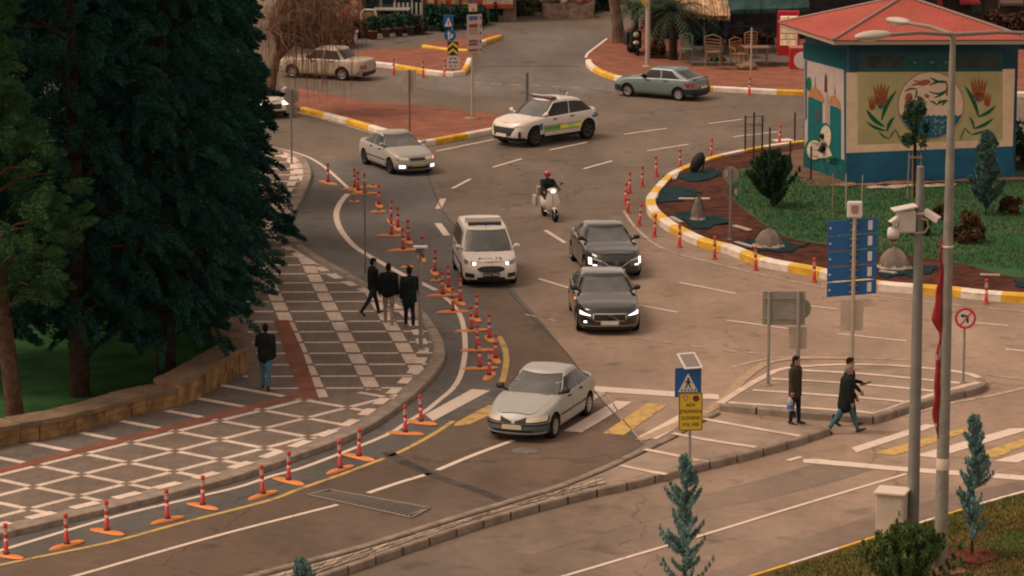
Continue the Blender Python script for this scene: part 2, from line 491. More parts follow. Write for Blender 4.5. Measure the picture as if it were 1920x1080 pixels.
# lane dashes
for a, b, wd in (((822, 392), (831, 373), .22), ((821, 419), (838, 442), .24), ((1022, 432), (1060, 456), .15), ((1010, 523), (1069, 541), .13), ((1188, 571), (1271, 586), .13),
                 ((1274, 530), (1379, 551), .12), ((1363, 601), (1480, 617), .12), ((1570, 626), (1700, 640), .12), ((1498, 572), (1570, 580), .11), ((1800, 603), (1890, 611), .12),
                 ((1885, 655), (1925, 659), .13), ((848, 354), (882, 336), .13), ((924, 314), (978, 298), .13), ((1030, 282), (1101, 267), .13), ((1171, 252), (1250, 241), .13),
                 ((1329, 232), (1392, 224), .12), ((1094, 317), (1148, 302), .13), ((1214, 283), (1291, 271), .13), ((1374, 257), (1462, 247), .12), ((818, 284), (925, 262), .12), ((1477, 864), (1502, 857), .16)):
    line(mw, [a, b], wd)
for a, b in (((985, 590), (1005, 594)), ((1030, 599), (1045, 603)), ((1194, 634), (1217, 637)), ((1243, 641), (1270, 645)), ((1295, 649), (1323, 653)), ((1355, 657), (1383, 660)), ((1400, 661), (1425, 664)),
             ((890, 155), (906, 155)), ((921, 157), (941, 158)), ((959, 159), (977, 160)), ((995, 161), (1011, 161)), ((1034, 163), (1052, 163)), ((1070, 165), (1089, 165)), ((1111, 166), (1128, 166))):
    line(mf, [a, b], 0.14)
line(mf, [(1170, 396), (1190, 425), (1228, 458), (1270, 476), (1335, 493), (1440, 518), (1600, 549), (1780, 571), (1930, 586)], 0.10)
line(mw, [(1060, 1080), (1330, 1000), (1500, 948), (1700, 889)], 0.12); line(mw, [(900, 1128), (1060, 1080)], 0.12)
line(mf, [(1700, 780), (1780, 757), (1850, 744), (1930, 726)], 0.14); line(mf, [(1850, 703), (1930, 713)], 0.12)
line(mf, [(1370, 690), (1450, 672), (1560, 670), (1700, 676)], 0.12)
quad(mw, [(1445, 262), (1478, 260), (1494, 264), (1456, 266)])
quad(mw, [(1597, 840), (1735, 796), (1760, 798), (1606, 849)])
quad(my, [(1638, 850), (1816, 800), (1822, 808), (1678, 854)])
quad(mw, [(1714, 855), (1894, 804), (1940, 803), (1754, 859)])
quad(my, [(1812, 857), (1920, 823), (1960, 818), (1872, 858)])
quad(mw, [(1864, 865), (1920, 848), (1970, 843), (1908, 868)])
quad(mw, [(1506, 862), (1530, 861), (1690, 876), (1930, 893), (1930, 902), (1690, 884), (1506, 868)])
struct(mw.build('white_road_marking', W_PAINT)); struct(mf.build('worn_road_marking', W_FAINT)); struct(my.build('yellow_road_marking', Y_PAINT))
mb = MB()
line(mb, [(728, 848), (740, 858), (770, 873), (830, 899), (890, 918), (945, 940)], 0.32, 0.012)
line(mb, [(830, 126), (1000, 124), (1088, 125)], 0.12, 0.012)
struct(mb.build('tar_seam', M('tar', (0.066, 0.058, 0.052), 0.9, noise=0.35, scale=1.5)))

mb = MB(); line(mb, [(948, 540), (1000, 598), (1062, 662), (1118, 738), (1162, 788)], 0.035, 0.012); line(mb, [(800, 322), (832, 398), (900, 470)], 0.035, 0.012)
struct(mb.build('asphalt_joint', M('joint_brown', (0.085, 0.07, 0.06), 0.9)))
mb = MB(); line(mb, [(1200, 826), (1262, 800), (1345, 760), (1392, 712), (1425, 688), (1450, 678), (1500, 672), (1600, 672)], 0.30, 0.018)
struct(mb.build('ramp_edge', worn_paint('ramp_edge_tan', (0.40, 0.29, 0.19), (0.27, 0.20, 0.15), 0.45)))
# ---- paving materials with a lattice laid out in metres
def lattice(p0, a, b):
    """coefficients so that p = p0 + u*a + v*b"""
    det = a[0] * b[1] - a[1] * b[0]
    return ((b[1] / det, -b[0] / det, -(p0[0] * b[1] - p0[1] * b[0]) / det),
            (-a[1] / det, a[0] / det, (p0[0] * a[1] - p0[1] * a[0]) / det))
def lin(nt, sep, co):
    m1 = _n(nt, 'ShaderNodeMath', operation='MULTIPLY_ADD'); m1.inputs[1].default_value = co[0]; m1.inputs[2].default_value = co[2]
    nt.links.new(sep.outputs['X'], m1.inputs[0])
    m2 = _n(nt, 'ShaderNodeMath', operation='MULTIPLY_ADD'); m2.inputs[1].default_value = co[1]
    nt.links.new(sep.outputs['Y'], m2.inputs[0]); nt.links.new(m1.outputs[0], m2.inputs[2])
    return m2.outputs[0]
def mth(nt, op, a, b=None, c=None):
    m = _n(nt, 'ShaderNodeMath', operation=op)
    for i, v in enumerate((a, b, c)):
        if v is None: continue
        if isinstance(v, (int, float)): m.inputs[i].default_value = v
        else: nt.links.new(v, m.inputs[i])
    return m.outputs[0]
def near_int(nt, x, half):        # 1 where |x - round(x)| < half
    r = mth(nt, 'ABSOLUTE', mth(nt, 'SUBTRACT', x, mth(nt, 'ROUND', x)))
    return mth(nt, 'LESS_THAN', r, half), r
FIELD = (0.172, 0.138, 0.114); LIGHT = (0.60, 0.49, 0.415); RED = (0.215, 0.090, 0.062); GREY = (0.135, 0.118, 0.106)
def paving(name, fn, field=FIELD, light=LIGHT):
    m = bpy.data.materials.new(name); m.use_nodes = True
    nt = m.node_tree; b = nt.nodes['Principled BSDF']
    tc = _n(nt, 'ShaderNodeTexCoord'); sep = _n(nt, 'ShaderNodeSeparateXYZ'); nt.links.new(tc.outputs['Object'], sep.inputs[0])
    fac = fn(nt, sep)
    mx = _n(nt, 'ShaderNodeMix', data_type='RGBA'); mx.inputs[6].default_value = (*field, 1); mx.inputs[7].default_value = (*light, 1)
    nt.links.new(fac, mx.inputs[0])
    # small slabs and grime
    br = _n(nt, 'ShaderNodeTexBrick'); br.inputs['Scale'].default_value = 1.0; br.inputs['Brick Width'].default_value = 0.4; br.inputs['Row Height'].default_value = 0.4
    br.offset = 0.0; br.inputs['Mortar Size'].default_value = 0.012; br.inputs['Color1'].default_value = (0.93, 0.93, 0.93, 1); br.inputs['Color2'].default_value = (1.07, 1.07, 1.07, 1)
    br.inputs['Mortar'].default_value = (0.84, 0.84, 0.84, 1)
    nt.links.new(tc.outputs['Object'], br.inputs['Vector'])
    g1 = noise_chain(nt, tc, 0.35, 0.3, 0.7, 0.84, 1.12); g2 = noise_chain(nt, tc, 3.2, 0.35, 0.75, 0.88, 1.10); g3 = noise_chain(nt, tc, 18, 0.3, 0.7, 0.9, 1.1, detail=3)
    out = mul(nt, mul(nt, mx.outputs[2], br.outputs['Color']), mul(nt, mul(nt, g1, g2), g3))
    nt.links.new(out, b.inputs['Base Color']); b.inputs['Roughness'].default_value = 0.8; b.inputs['Specular IOR Level'].default_value = 0.08
    return m
KZ = 0.15
def g15(p): return G2(p, KZ)
_n0 = g15((241.7, 866.7)); _n6 = g15((241.7 + 83 * 4, 866.7 - 20.9 * 4)); _nb = g15((407.3 + 82.7 * 2, 790.7 + 15.3 * 2)); _nc = g15((407.3, 790.7))
LA = ((_n6[0] - _n0[0]) / 4, (_n6[1] - _n0[1]) / 4); LB = ((_nb[0] - _nc[0]) / 2, (_nb[1] - _nc[1]) / 2)
def diamonds(nt, sep):
    cu, cv = lattice(_n0, LA, LB)
    u, v = lin(nt, sep, cu), lin(nt, sep, cv)
    nu, ru = near_int(nt, u, 0.062); nv, rv = near_int(nt, v, 0.062)
    onu = mth(nt, 'MULTIPLY', nu, mth(nt, 'GREATER_THAN', rv, 0.085))
    onv = mth(nt, 'MULTIPLY', nv, mth(nt, 'GREATER_THAN', ru, 0.085))
    return mth(nt, 'MAXIMUM', onu, onv)
def strokes(nt, sep):
    cu, cv = lattice(_n0, LA, LB)
    u = lin(nt, sep, cu)
    nu, ru = near_int(nt, u, 0.07)
    return nu
_r0 = g15((633, 602)); _cA = g15((574, 486)); _cB = g15((700, 727)); _rl = (_cB[0] - _cA[0], _cB[1] - _cA[1])
_rows = [513.6, 531, 547, 565, 584, 602.3, 621.2, 641.7, 663, 685, 706.9, 730.7]
_row_d = (G(633, 513.6, KZ).y - G(633, 730.7, KZ).y) / 11
_cl = math.hypot(*_rl); CD = (-_rl[0] / _cl, -_rl[1] / _cl)        # along the block columns, away from the camera
def rows_cols(nt, sep):
    a = (1.50, 0.028); b = (CD[0] * _row_d, CD[1] * _row_d)
    cu, cv = lattice(_r0, a, b)
    u, v = lin(nt, sep, cu), lin(nt, sep, cv)
    nv, rv = near_int(nt, v, 0.055)
    nu, ru = near_int(nt, u, 0.135)
    blk = mth(nt, 'MULTIPLY', nu, mth(nt, 'GREATER_THAN', rv, 0.085))
    lo, _ = near_int(nt, u, 0.16)
    stripe = mth(nt, 'MULTIPLY', nv, mth(nt, 'SUBTRACT', 1.0, lo))
    # no block columns left of the red band
    inside = mth(nt, 'GREATER_THAN', u, -1.4)
    return mth(nt, 'MAXIMUM', mth(nt, 'MULTIPLY', blk, inside), stripe)
P_DIAM = paving('diamond_paving', diamonds); P_STRK = paving('striped_slab_paving', strokes, field=GREY)
P_ROWS = paving('banded_paving', rows_cols)
P_PLAIN = paving('plain_paving', lambda nt, sep: near_int(nt, lin(nt, sep, (0, 0, 0.5)), 0.001)[0], field=(0.22, 0.18, 0.15))
P_RED = M('red_paving', RED, 0.85, noise=0.18, scale=1.2, bump=0.2)
P_GREY = M('grey_slab_edge', (0.235, 0.195, 0.165), 0.85, noise=0.15, scale=1.5)

# ---- left plaza
kerb_out = [(-90, 1020), (0, 1000), (213, 950), (350, 917), (450, 890), (560, 852), (633, 825), (700, 794), (760, 752), (793, 723), (822, 690), (834, 667), (834, 650), (827, 630), (812, 605), (791, 580),
            (745, 554), (687, 528), (644, 504), (591, 475), (560, 452), (545, 435), (542, 412), (557, 385), (572, 357), (582, 335), (583, 318), (575, 300), (560, 289), (537, 281), (500, 272), (420, 262), (300, 250)]
kline = resample([g15(p) for p in kerb_out], 0.5)
inner_poly = [(p.x, p.y) for p in kline]
mb = MB(); mb.prism(inner_poly + [g15(q) for q in ((200, 245), (250, 330), (340, 470), (405, 585), (418, 604), (434, 632), (449, 664), (452, 700), (398, 728), (336, 758), (266, 772), (133, 808), (0, 832), (-90, 852))], None, KZ - 0.012)
struct(mb.build('plaza_pavement', P_GREY))
def kerb(name, pl, wd, h, mats, blk, side=1, ch=0.03, gap=0.012, z0=0.0, seg=2, phase=0, rnd=None):
    """row of kerb stones along polyline pl (outer edge), going inwards by wd on the given side"""
    L = [0.0]
    for a, b in zip(pl[:-1], pl[1:]): L.append(L[-1] + (b - a).length)
    ns = normals2(pl)
    def at(d):
        d = min(max(d, 0), L[-1]); j = 0
        lo, hi = 0, len(L) - 1
        while hi - lo > 1:
            mid = (lo + hi) // 2
            if L[mid] <= d: lo = mid
            else: hi = mid
        t = (d - L[lo]) / max(1e-9, L[hi] - L[lo])
        return pl[lo].lerp(pl[hi], t), ns[lo].lerp(ns[hi], t).normalized()
    mb = MB(); n = max(1, int(L[-1] / blk)); bl = L[-1] / n
    for i in range(n):
        sx = []
        j = rnd.uniform(-0.006, 0.006) if rnd else 0
        for k in range(seg + 1):
            d = bl * i + gap / 2 + (bl - gap) * k / seg
            p, nn = at(d); nn = nn * side
            for o, z in ((0, z0), (0, h - ch), (ch, h + j), (wd, h + j), (wd, z0)):
                sx.append((p.x + nn.x * o, p.y + nn.y * o, z))
        fs = []
        for k in range(seg):
            for q in range(4):
                f = (5 * k + q, 5 * (k + 1) + q, 5 * (k + 1) + q + 1, 5 * k + q + 1)
                fs.append(f if side < 0 else f[::-1])
        e0 = (4, 3, 2, 1, 0); e1 = tuple(5 * seg + q for q in range(5))
        fs += [e0, e1] if side > 0 else [e0[::-1], e1[::-1]]
        mb.add(sx, fs, (i + phase) % len(mats))
    return struct(mb.build(name, mats))
rk = random.Random(3)
kerb('kerb', kline, 0.30, KZ, [KERB_G], 0.9, side=1, rnd=rk)
# paving fields
def sheet(name, pts, z, mat):
    b = MB(); b.prism([G2(p, z) for p in pts], None, z); return struct(b.build(name, mat))
ZP = KZ - 0.006
sheet('banded_pavement', [(466, 722), (452, 700), (452, 664), (436, 628), (420, 590), (400, 530), (440, 480), (500, 440), (556, 470), (600, 497), (655, 525), (700, 549), (748, 572), (780, 594), (802, 622), (812, 648), (810, 668), (797, 690),
                          (762, 722), (735, 735), (700, 729), (625, 744), (590, 748)], ZP, P_ROWS)
def bandpts(off0, off1):
    return None
sheet('diamond_pavement', [(-90, 905), (0, 884.5), (550, 745.5), (592, 746), (625, 744), (700, 730), (735, 738), (748, 742), (690, 776), (633, 806), (560, 835), (450, 872), (350, 900), (213, 933), (0, 983), (-90, 1003)], ZP, P_DIAM)
sheet('slab_pavement', [(-90, 862), (0, 840), (133, 817), (267, 777), (333, 767), (400, 730), (452, 700), (470, 722), (500, 730), (545, 739.5), (0, 879.5), (-90, 900)], ZP + 0.003, P_STRK)
sheet('red_band', [(-90, 899), (0, 878), (545, 739.5), (566, 738), (566, 746), (550, 748), (0, 887), (-90, 908)], ZP + 0.009, P_RED)
sheet('red_band', [(513, 600), (541, 600), (566, 655), (598, 747), (566, 747), (545, 690)], ZP + 0.007, P_RED)
sheet('upper_pavement', [(545, 435), (520, 440), (440, 480), (380, 500), (300, 380), (250, 250), (420, 266), (500, 276), (537, 285), (556, 292), (568, 302), (576, 318), (575, 334), (565, 356), (550, 384), (536, 412)], ZP - 0.003, P_ROWS)
# blocks following the kerb
mb = MB()
ns = normals2(kline); cum = 0.0; i = 0
inl = [p + n * 0.62 for p, n in zip(kline, ns)]
inl = [p for i_, p in enumerate(inl) if i_ < 150]
dl = resample([(p.x, p.y) for p in inl[::6]], 0.26)
k = 0
while k + 4 < len(dl):
    ribbon(mb, dl[k:k + 4], 0.30, ZP + 0.005); k += 5
struct(mb.build('kerbside_block_row', M('light_block', LIGHT, 0.8, noise=0.12, scale=2)))

# ---- painted kerbs round the red islands
def pkerb(pts, name='painted_kerb', blk=1.25, side=1, phase=0, h=0.22, wd=0.24):
    return kerb(name, resample([G2(p, h) for p in pts], 0.4), wd, h, [KERB_Y, KERB_W], blk, side=side, ch=0.05, seg=3, phase=phase)
def island(name, pts, mat, z=0.13):
    b = MB(); b.prism([G2(p, z) for p in pts], 0.0, z); return struct(b.build(name, mat))
island('red_pavement', [(563, 203), (520, 190), (480, 168), (560, 166), (690, 190), (775, 195), (855, 205), (950, 216), (1000, 228), (925, 241), (860, 252), (790, 264), (762, 264), (735, 249), (660, 226)], P_RED)
pkerb([(562, 201), (610, 213), (660, 226), (705, 239), (735, 249), (765, 262), (792, 265), (860, 253), (925, 241), (985, 228)], blk=1.9)
island('red_pavement', [(600, 120), (640, 104), (690, 93), (790, 90), (880, 97), (886, 108), (880, 124), (870, 134), (825, 134), (780, 128), (735, 120), (690, 115)], P_RED)
pkerb([(672, 113), (690, 115), (735, 120), (780, 128), (825, 134), (868, 134), (879, 124), (886, 108)], blk=2.1, phase=1)
island('red_pavement', [(790, 84), (800, 80), (835, 74), (930, 60), (943, 66), (905, 78), (893, 92), (878, 93), (835, 91)], P_RED, 0.12)
pkerb([(790, 84), (835, 91), (877, 93)], blk=1.9)
pkerb([(890, 94), (898, 82), (918, 73), (942, 66)], blk=1.9)
island('red_pavement', [(1137, 72), (1120, 86), (1099, 104), (1100, 116), (1122, 131), (1170, 145), (1250, 158), (1330, 162), (1390, 165), (1505, 170), (1700, 172), (2000, 172), (2000, 100), (1500, 60), (1200, 40)], P_RED)
pkerb([(1098, 111), (1102, 119), (1122, 132), (1170, 146), (1250, 158), (1330, 162), (1390, 165), (1505, 170), (1700, 172), (1960, 173)], blk=2.6, phase=1)
mb = MB(); ribbon(mb, pix_line([(1098, 108), (1103, 99), (1120, 86), (1138, 72)], 0.14), 0.12, 0.14); struct(mb.build('kerb_edge', KERB_W))

# ---- roundabout island
rk_pts = [(1960, 556), (1837, 548), (1781, 541), (1725, 537), (1639, 530), (1575, 517), (1519, 503), (1425, 486), (1361, 462), (1312, 450), (1265, 428), (1240, 413), (1217, 393), (1211, 378), (1213, 366), (1228, 347), (1240, 334),
          (1257, 321), (1295, 305), (1322, 296), (1343, 290), (1396, 279), (1450, 270), (1520, 262), (1650, 256), (1800, 256), (1960, 262)]
rkl = resample([G2(p, 0.25) for p in rk_pts], 0.5)
MULCH = M('mulch', (0.070, 0.028, 0.020), 0.95, noise=0.4, scale=2.2, bump=0.5, bscale=12)
GRASS_M = M('lawn', (0.028, 0.086, 0.038), 0.95, col2=(0.055, 0.098, 0.044), scale=0.35, bump=0.4, bscale=25)
mb = MB(); mb.prism([(p.x, p.y) for p in rkl], None, 0.19); struct(mb.build('mulch_bed', MULCH))
kerb('painted_kerb', rkl, 0.34, 0.27, [KERB_Y, KERB_W], 1.32, side=-1, ch=0.06, seg=3, phase=0)
def hump(name, pts, z, dz, mat):
    poly = resample([G2(p, z) for p in pts], 0.5, closed=True)[:-1]
    cx = sum(p.x for p in poly) / len(poly); cy = sum(p.y for p in poly) / len(poly)
    b = MB(); vs = []; n = len(poly)
    for k, zz in ((1.0, 0.0), (0.97, 0.6), (0.9, 0.9), (0.6, 1.0), (0.2, 1.05)):
        for p in poly: vs.append((cx + (p.x - cx) * k, cy + (p.y - cy) * k, z + dz * zz))
    vs.append((cx, cy, z + dz * 1.05))
    fs = [(j * n + i, j * n + (i + 1) % n, (j + 1) * n + (i + 1) % n, (j + 1) * n + i) for j in range(4) for i in range(n)] + [(4 * n + i, 4 * n + (i + 1) % n, 5 * n) for i in range(n)]
    b.add(vs, fs, 0, True); return struct(b.build(name, mat))
hump('lawn', [(1366, 332), (1375, 372), (1425, 415), (1480, 446), (1545, 458), (1640, 472), (1720, 480), (1800, 494), (1960, 510), (1960, 330), (1800, 336), (1590, 348), (1500, 330), (1410, 314)], 0.19, 0.10, GRASS_M)
def blades(name, pts, z, n, mat, seed, hgt_=.07):
    rg = np.random.default_rng(seed); P = [G2(p, z) for p in pts]; xs = [p[0] for p in P]; ys = [p[1] for p in P]; V_ = []
    k = 0
    def inside(x, y):
        c = False; j = len(P) - 1
        for i in range(len(P)):
            if (P[i][1] > y) != (P[j][1] > y) and x < (P[j][0] - P[i][0]) * (y - P[i][1]) / (P[j][1] - P[i][1]) + P[i][0]: c = not c
            j = i
        return c
    while k < n:
        x, y = rg.uniform(min(xs), max(xs)), rg.uniform(min(ys), max(ys))
        if not inside(x, y): continue
        h = hgt_ * rg.uniform(.5, 1.7); a = rg.uniform(0, 6.28); w_ = .022; lx, ly = rg.normal() * .03, rg.normal() * .03
        V_ += [(x - w_ * math.cos(a), y - w_ * math.sin(a), z), (x + w_ * math.cos(a), y + w_ * math.sin(a), z), (x + lx, y + ly, z + h)]; k += 1
    b = MB(); b.add(V_, [(3 * i, 3 * i + 1, 3 * i + 2) for i in range(n)]); o = b.build(name, mat); o['kind'] = 'stuff'; return o
blades('grass', [(1366, 332), (1375, 372), (1425, 415), (1480, 446), (1545, 458), (1640, 472), (1720, 480), (1800, 494), (1960, 510), (1960, 338), (1800, 342), (1590, 352), (1500, 332), (1410, 316)], .29, 16000, M('grass_blade', (0.036, 0.108, 0.046), .9, col2=(0.070, 0.120, 0.052), scale=.7, island=.4), 3)
blades('verge_grass', gp0 if False else [(1440, 1080), (1560, 1040), (1700, 992), (1850, 945), (1930, 925), (1930, 1085)], .09, 7000, M('verge_blade', (0.17, 0.125, 0.04), .9, col2=(0.08, 0.12, 0.035), scale=.5, island=.4), 4, .06)
TEAL = M('teal_ground_cloth', (0.009, 0.030, 0.035), 0.8, noise=0.35, scale=2.5, bump=0.6, bscale=5)
def patch(name, pts, z, mat, th=0.03):
    poly = resample([G2(p, z) for p in pts], 0.35, closed=True)[:-1]
    rr = random.Random(len(pts) + int(pts[0][0]))
    jx, jy = (.16, .55) if name == 'ground_cloth' else (.06, .2)
    poly = [(p.x + rr.uniform(-jx, jx), p.y + rr.uniform(-jy, jy)) for p in poly]
    b = MB(); b.prism(poly, z, z + th); return struct(b.build(name, mat))
patch('ground_cloth', [(1243, 332), (1290, 322), (1345, 318), (1350, 330), (1300, 337), (1262, 336)], 0.20, TEAL)
patch('ground_cloth', [(1226, 370), (1240, 356), (1300, 352), (1312, 360), (1290, 372), (1236, 381)], 0.20, TEAL)
patch('ground_cloth', [(1262, 404), (1290, 400), (1350, 405), (1372, 418), (1330, 426), (1290, 424)], 0.20, TEAL)
patch('ground_cloth', [(1378, 456), (1420, 452), (1500, 456), (1512, 464), (1470, 474), (1410, 470)], 0.20, TEAL)
patch('ground_cloth', [(1640, 500), (1700, 496), (1750, 500), (1748, 508), (1680, 520), (1648, 514)], 0.20, TEAL)
patch('ground_cloth', [(1905, 528), (1950, 520), (1960, 540), (1915, 541)], 0.20, TEAL)
WOODP = M('pale_board', (0.38, 0.32, 0.27), 0.8, noise=0.2)
for pts in ([(1259, 407), (1278, 417)], [(1380, 454), (1412, 463)], [(1377, 423), (1407, 432)], [(1264, 336), (1272, 318)], [(1650, 508), (1680, 512)], [(1838, 515), (1875, 516)], [(1228, 372), (1231, 362)]):
    b = MB(); a, c = G(*pts[0], 0.24), G(*pts[1], 0.24); b.beam(a, c, 0.16, 0.05)
    tag(b.build('board', WOODP), {1259: 'pale board lying inside the painted kerb below the leftmost covered floodlight', 1380: 'long pale board on teal cloth beside the grey sign pole', 1377: 'thin pale edging strip right of the grey sign pole on the mulch',
        1264: 'pale board lying askew between the two upper teal cloths', 1650: 'pale board under the covered floodlight nearest the camera pole', 1838: 'pale strip lying on mulch near the right edge of the photo', 1228: 'short white board against the left tip of the painted kerb'}[pts[0][0]], 'board')
# apron of earth round the kiosk
patch('earth_apron', [(1415, 300), (1480, 285), (1520, 283), (1600, 340), (1590, 350), (1520, 350), (1490, 330), (1455, 316)], 0.27, M('earth', (0.13, 0.082, 0.055), 0.95, noise=0.25, scale=1.5), 0.04)
patch('pale_edging', [(1640, 350), (1780, 345), (1780, 348), (1642, 354)], 0.31, WOODP, 0.03)
patch('pale_edging', [(1590, 345), (1905, 334), (1905, 337), (1590, 349)], 0.305, M('plinth_brick', (0.22, 0.12, 0.09), 0.9, noise=0.3), 0.03)

# ---- pedestrian refuges
def stripe_set(name, lines, z, wd=0.22):
    b = MB()
    for l in lines: ribbon(b, resample([G2(p, z) for p in l], 0.5), wd, z)
    return struct(b.build(name, M('pale_stripe_slab', (0.56, 0.44, 0.36), 0.8, noise=0.14, scale=2.0)))
P_REF = M('refuge_slab', (0.270, 0.208, 0.165), 0.85, noise=0.13, scale=1.3, bump=0.2)
RZ = 0.19
r1 = [(1347, 757), (1370, 740), (1412, 713), (1436, 698), (1452, 690), (1480, 684), (1560, 680), (1640, 681), (1720, 686), (1800, 694), (1842, 706), (1851, 714), (1840, 724), (1780, 738), (1700, 762), (1650, 779), (1630, 781), (1500, 771), (1400, 762)]
mb = MB(); mb.prism([G2(p, RZ) for p in r1], None, RZ - 0.01); struct(mb.build('refuge_pavement', P_REF))
kl = resample([G2(p, RZ) for p in [(1347, 758), (1400, 763), (1500, 772), (1630, 782), (1652, 779), (1700, 763), (1780, 739), (1838, 726), (1851, 714), (1840, 705), (1800, 694), (1720, 686)]], 0.35)
kerb('kerb', kl, 0.28, RZ, [KERB_R], 1.0, side=1, rnd=rk, gap=0.06)
stripe_set('refuge_stripes', [[(1350, 756), (1374, 740), (1412, 717), (1440, 702), (1462, 692), (1500, 687), (1580, 683), (1680, 685), (1800, 697), (1836, 708)],
    [(1505, 694), (1580, 698), (1660, 704), (1800, 718)], [(1447, 710), (1560, 716), (1660, 724), (1752, 733)], [(1412, 731), (1500, 737), (1660, 749), (1695, 753)], [(1366, 754), (1504, 764), (1624, 772), (1646, 774), (1700, 755), (1760, 736), (1836, 716)]], RZ + 0.004)
r2 = [(1556, 801), (1520, 795), (1440, 787), (1352, 777), (1312, 795), (1262, 824), (1190, 858), (1130, 886), (1060, 914), (950, 948), (850, 978), (750, 1010), (640, 1042), (520, 1074), (430, 1098), (430, 1135), (560, 1092),
      (700, 1044), (800, 1009), (950, 961), (1100, 921), (1160, 908), (1291, 875), (1445, 837)]
mb = MB(); mb.prism([G2(p, RZ) for p in r2], None, RZ - 0.01); struct(mb.build('refuge_pavement', P_REF))
kl = resample([G2(p, RZ) for p in [(430, 1136), (560, 1093), (700, 1045), (800, 1010), (950, 962), (1100, 922), (1160, 909), (1291, 876), (1445, 838), (1558, 802)]], 0.4)
kerb('kerb', kl, 0.30, RZ, [KERB_R], 0.95, side=1, rnd=rk, gap=0.08)
kl2 = resample([G2(p, 0.1) for p in [(1352, 779), (1312, 797), (1262, 826), (1190, 860), (1130, 888), (1060, 916), (950, 950), (850, 980), (750, 1012), (640, 1044), (520, 1076), (430, 1100)]], 0.4)
kerb('kerb', kl2, 0.2, RZ, [KERB_R], 0.95, side=-1, rnd=rk, gap=0.03)
stripe_set('refuge_stripes', [[(1310, 783), (1400, 800), (1500, 817)], [(1262, 812), (1330, 825), (1418, 838)], [(1208, 842), (1250, 850), (1325, 866)], [(1164, 872), (1200, 880), (1250, 889)]], RZ + 0.004, 0.2)
# cobbles along the narrow tail of the lower refuge
mb = MB(); rc = random.Random(5)
l0 = resample([G2(p, RZ) for p in [(1150, 881), (1130, 889), (1060, 917), (950, 951), (850, 981), (750, 1013), (640, 1045), (520, 1077)]], 0.3)
l1 = resample([G2(p, RZ) for p in [(1172, 901), (1160, 904), (1100, 917), (950, 957), (800, 1005), (700, 1040), (560, 1088), (500, 1108)]], 0.3)
nn = 58
for i in range(4, nn):
    for j in range(3):
        a0 = l0[int(i * (len(l0) - 1) / nn)]; a1 = l0[int((i + 1) * (len(l0) - 1) / nn)]; b0 = l1[int(i * (len(l1) - 1) / nn)]; b1 = l1[int((i + 1) * (len(l1) - 1) / nn)]
        if rc.random() < 0.12: continue
        s0, s1 = j / 3 + 0.02, (j + 1) / 3 - 0.06
        q = [a0.lerp(b0, s0), a1.lerp(b1, s0), a1.lerp(b1, s1), a0.lerp(b0, s1)]
        c = (q[0] + q[1] + q[2] + q[3]) / 4
        q = [c + (p - c) * 0.9 for p in q]
        mb.prism([(p.x, p.y) for p in q], RZ - 0.01, RZ + 0.02 + rc.uniform(0, 0.02))
struct(mb.build('cobble_strip', M('cobble', (0.30, 0.245, 0.195), 0.85, noise=0.3, scale=1.4, island=0.3)))

# ---- foreground verge
gp = [(1380, 1086), (1500, 1048), (1642, 1003), (1760, 966), (1850, 938), (1920, 919), (2000, 895), (2050, 1150), (1380, 1150)]
hump_o = MB(); hump_o.prism([G2(p, 0.1) for p in gp], 0.0, 0.08); struct(hump_o.build('verge', M('verge_soil', (0.115, 0.066, 0.036), 0.95, col2=(0.075, 0.072, 0.022), scale=0.5, bump=0.5, bscale=20)))
kerb('painted_kerb', resample([G2(p, 0.1) for p in [(1380, 1086), (1500, 1048), (1642, 1003), (1760, 966), (1850, 938), (1920, 919), (2000, 895)]], 0.4), 0.11, 0.10, [KERB_Y, KERB_W], 1.7, side=-1, ch=0.02)
patch('lawn_patch', [(1860, 1010), (1930, 995), (1990, 1000), (1990, 1030), (1900, 1045), (1850, 1035)], 0.085, M('dark_lawn', (0.040, 0.065, 0.018), 0.95, noise=0.3, scale=3, bump=0.5), 0.02)
patch('mulch_bed', [(1775, 1036), (1820, 1030), (1865, 1036), (1862, 1050), (1820, 1058), (1780, 1052)], 0.085, M('red_mulch', (0.095, 0.026, 0.020), 0.9, noise=0.5, scale=6, bump=0.8, bscale=15), 0.05)
patch('mulch_bed', [(1757, 1064), (1800, 1064), (1810, 1080), (1745, 1080)], 0.085, M('brick_ring', (0.20, 0.10, 0.075), 0.9, noise=0.4, scale=8), 0.05)
patch('lawn_patch', [(1700, 985), (1760, 975), (1900, 945), (1930, 960), (1880, 985), (1780, 1000), (1740, 1010)], 0.084, M('olive_lawn', (0.085, 0.075, 0.022), 0.95, noise=0.3, scale=2), 0.012)
# park lawn behind the wall
sheet('park_lawn', [(-400, 900), (0, 800), (300, 730), (423, 660), (405, 590), (330, 470), (150, 330), (-300, 200), (-900, 300)], 0.02, M('park_grass', (0.030, 0.085, 0.028), 0.95, noise=0.35, scale=0.7, bump=0.4))
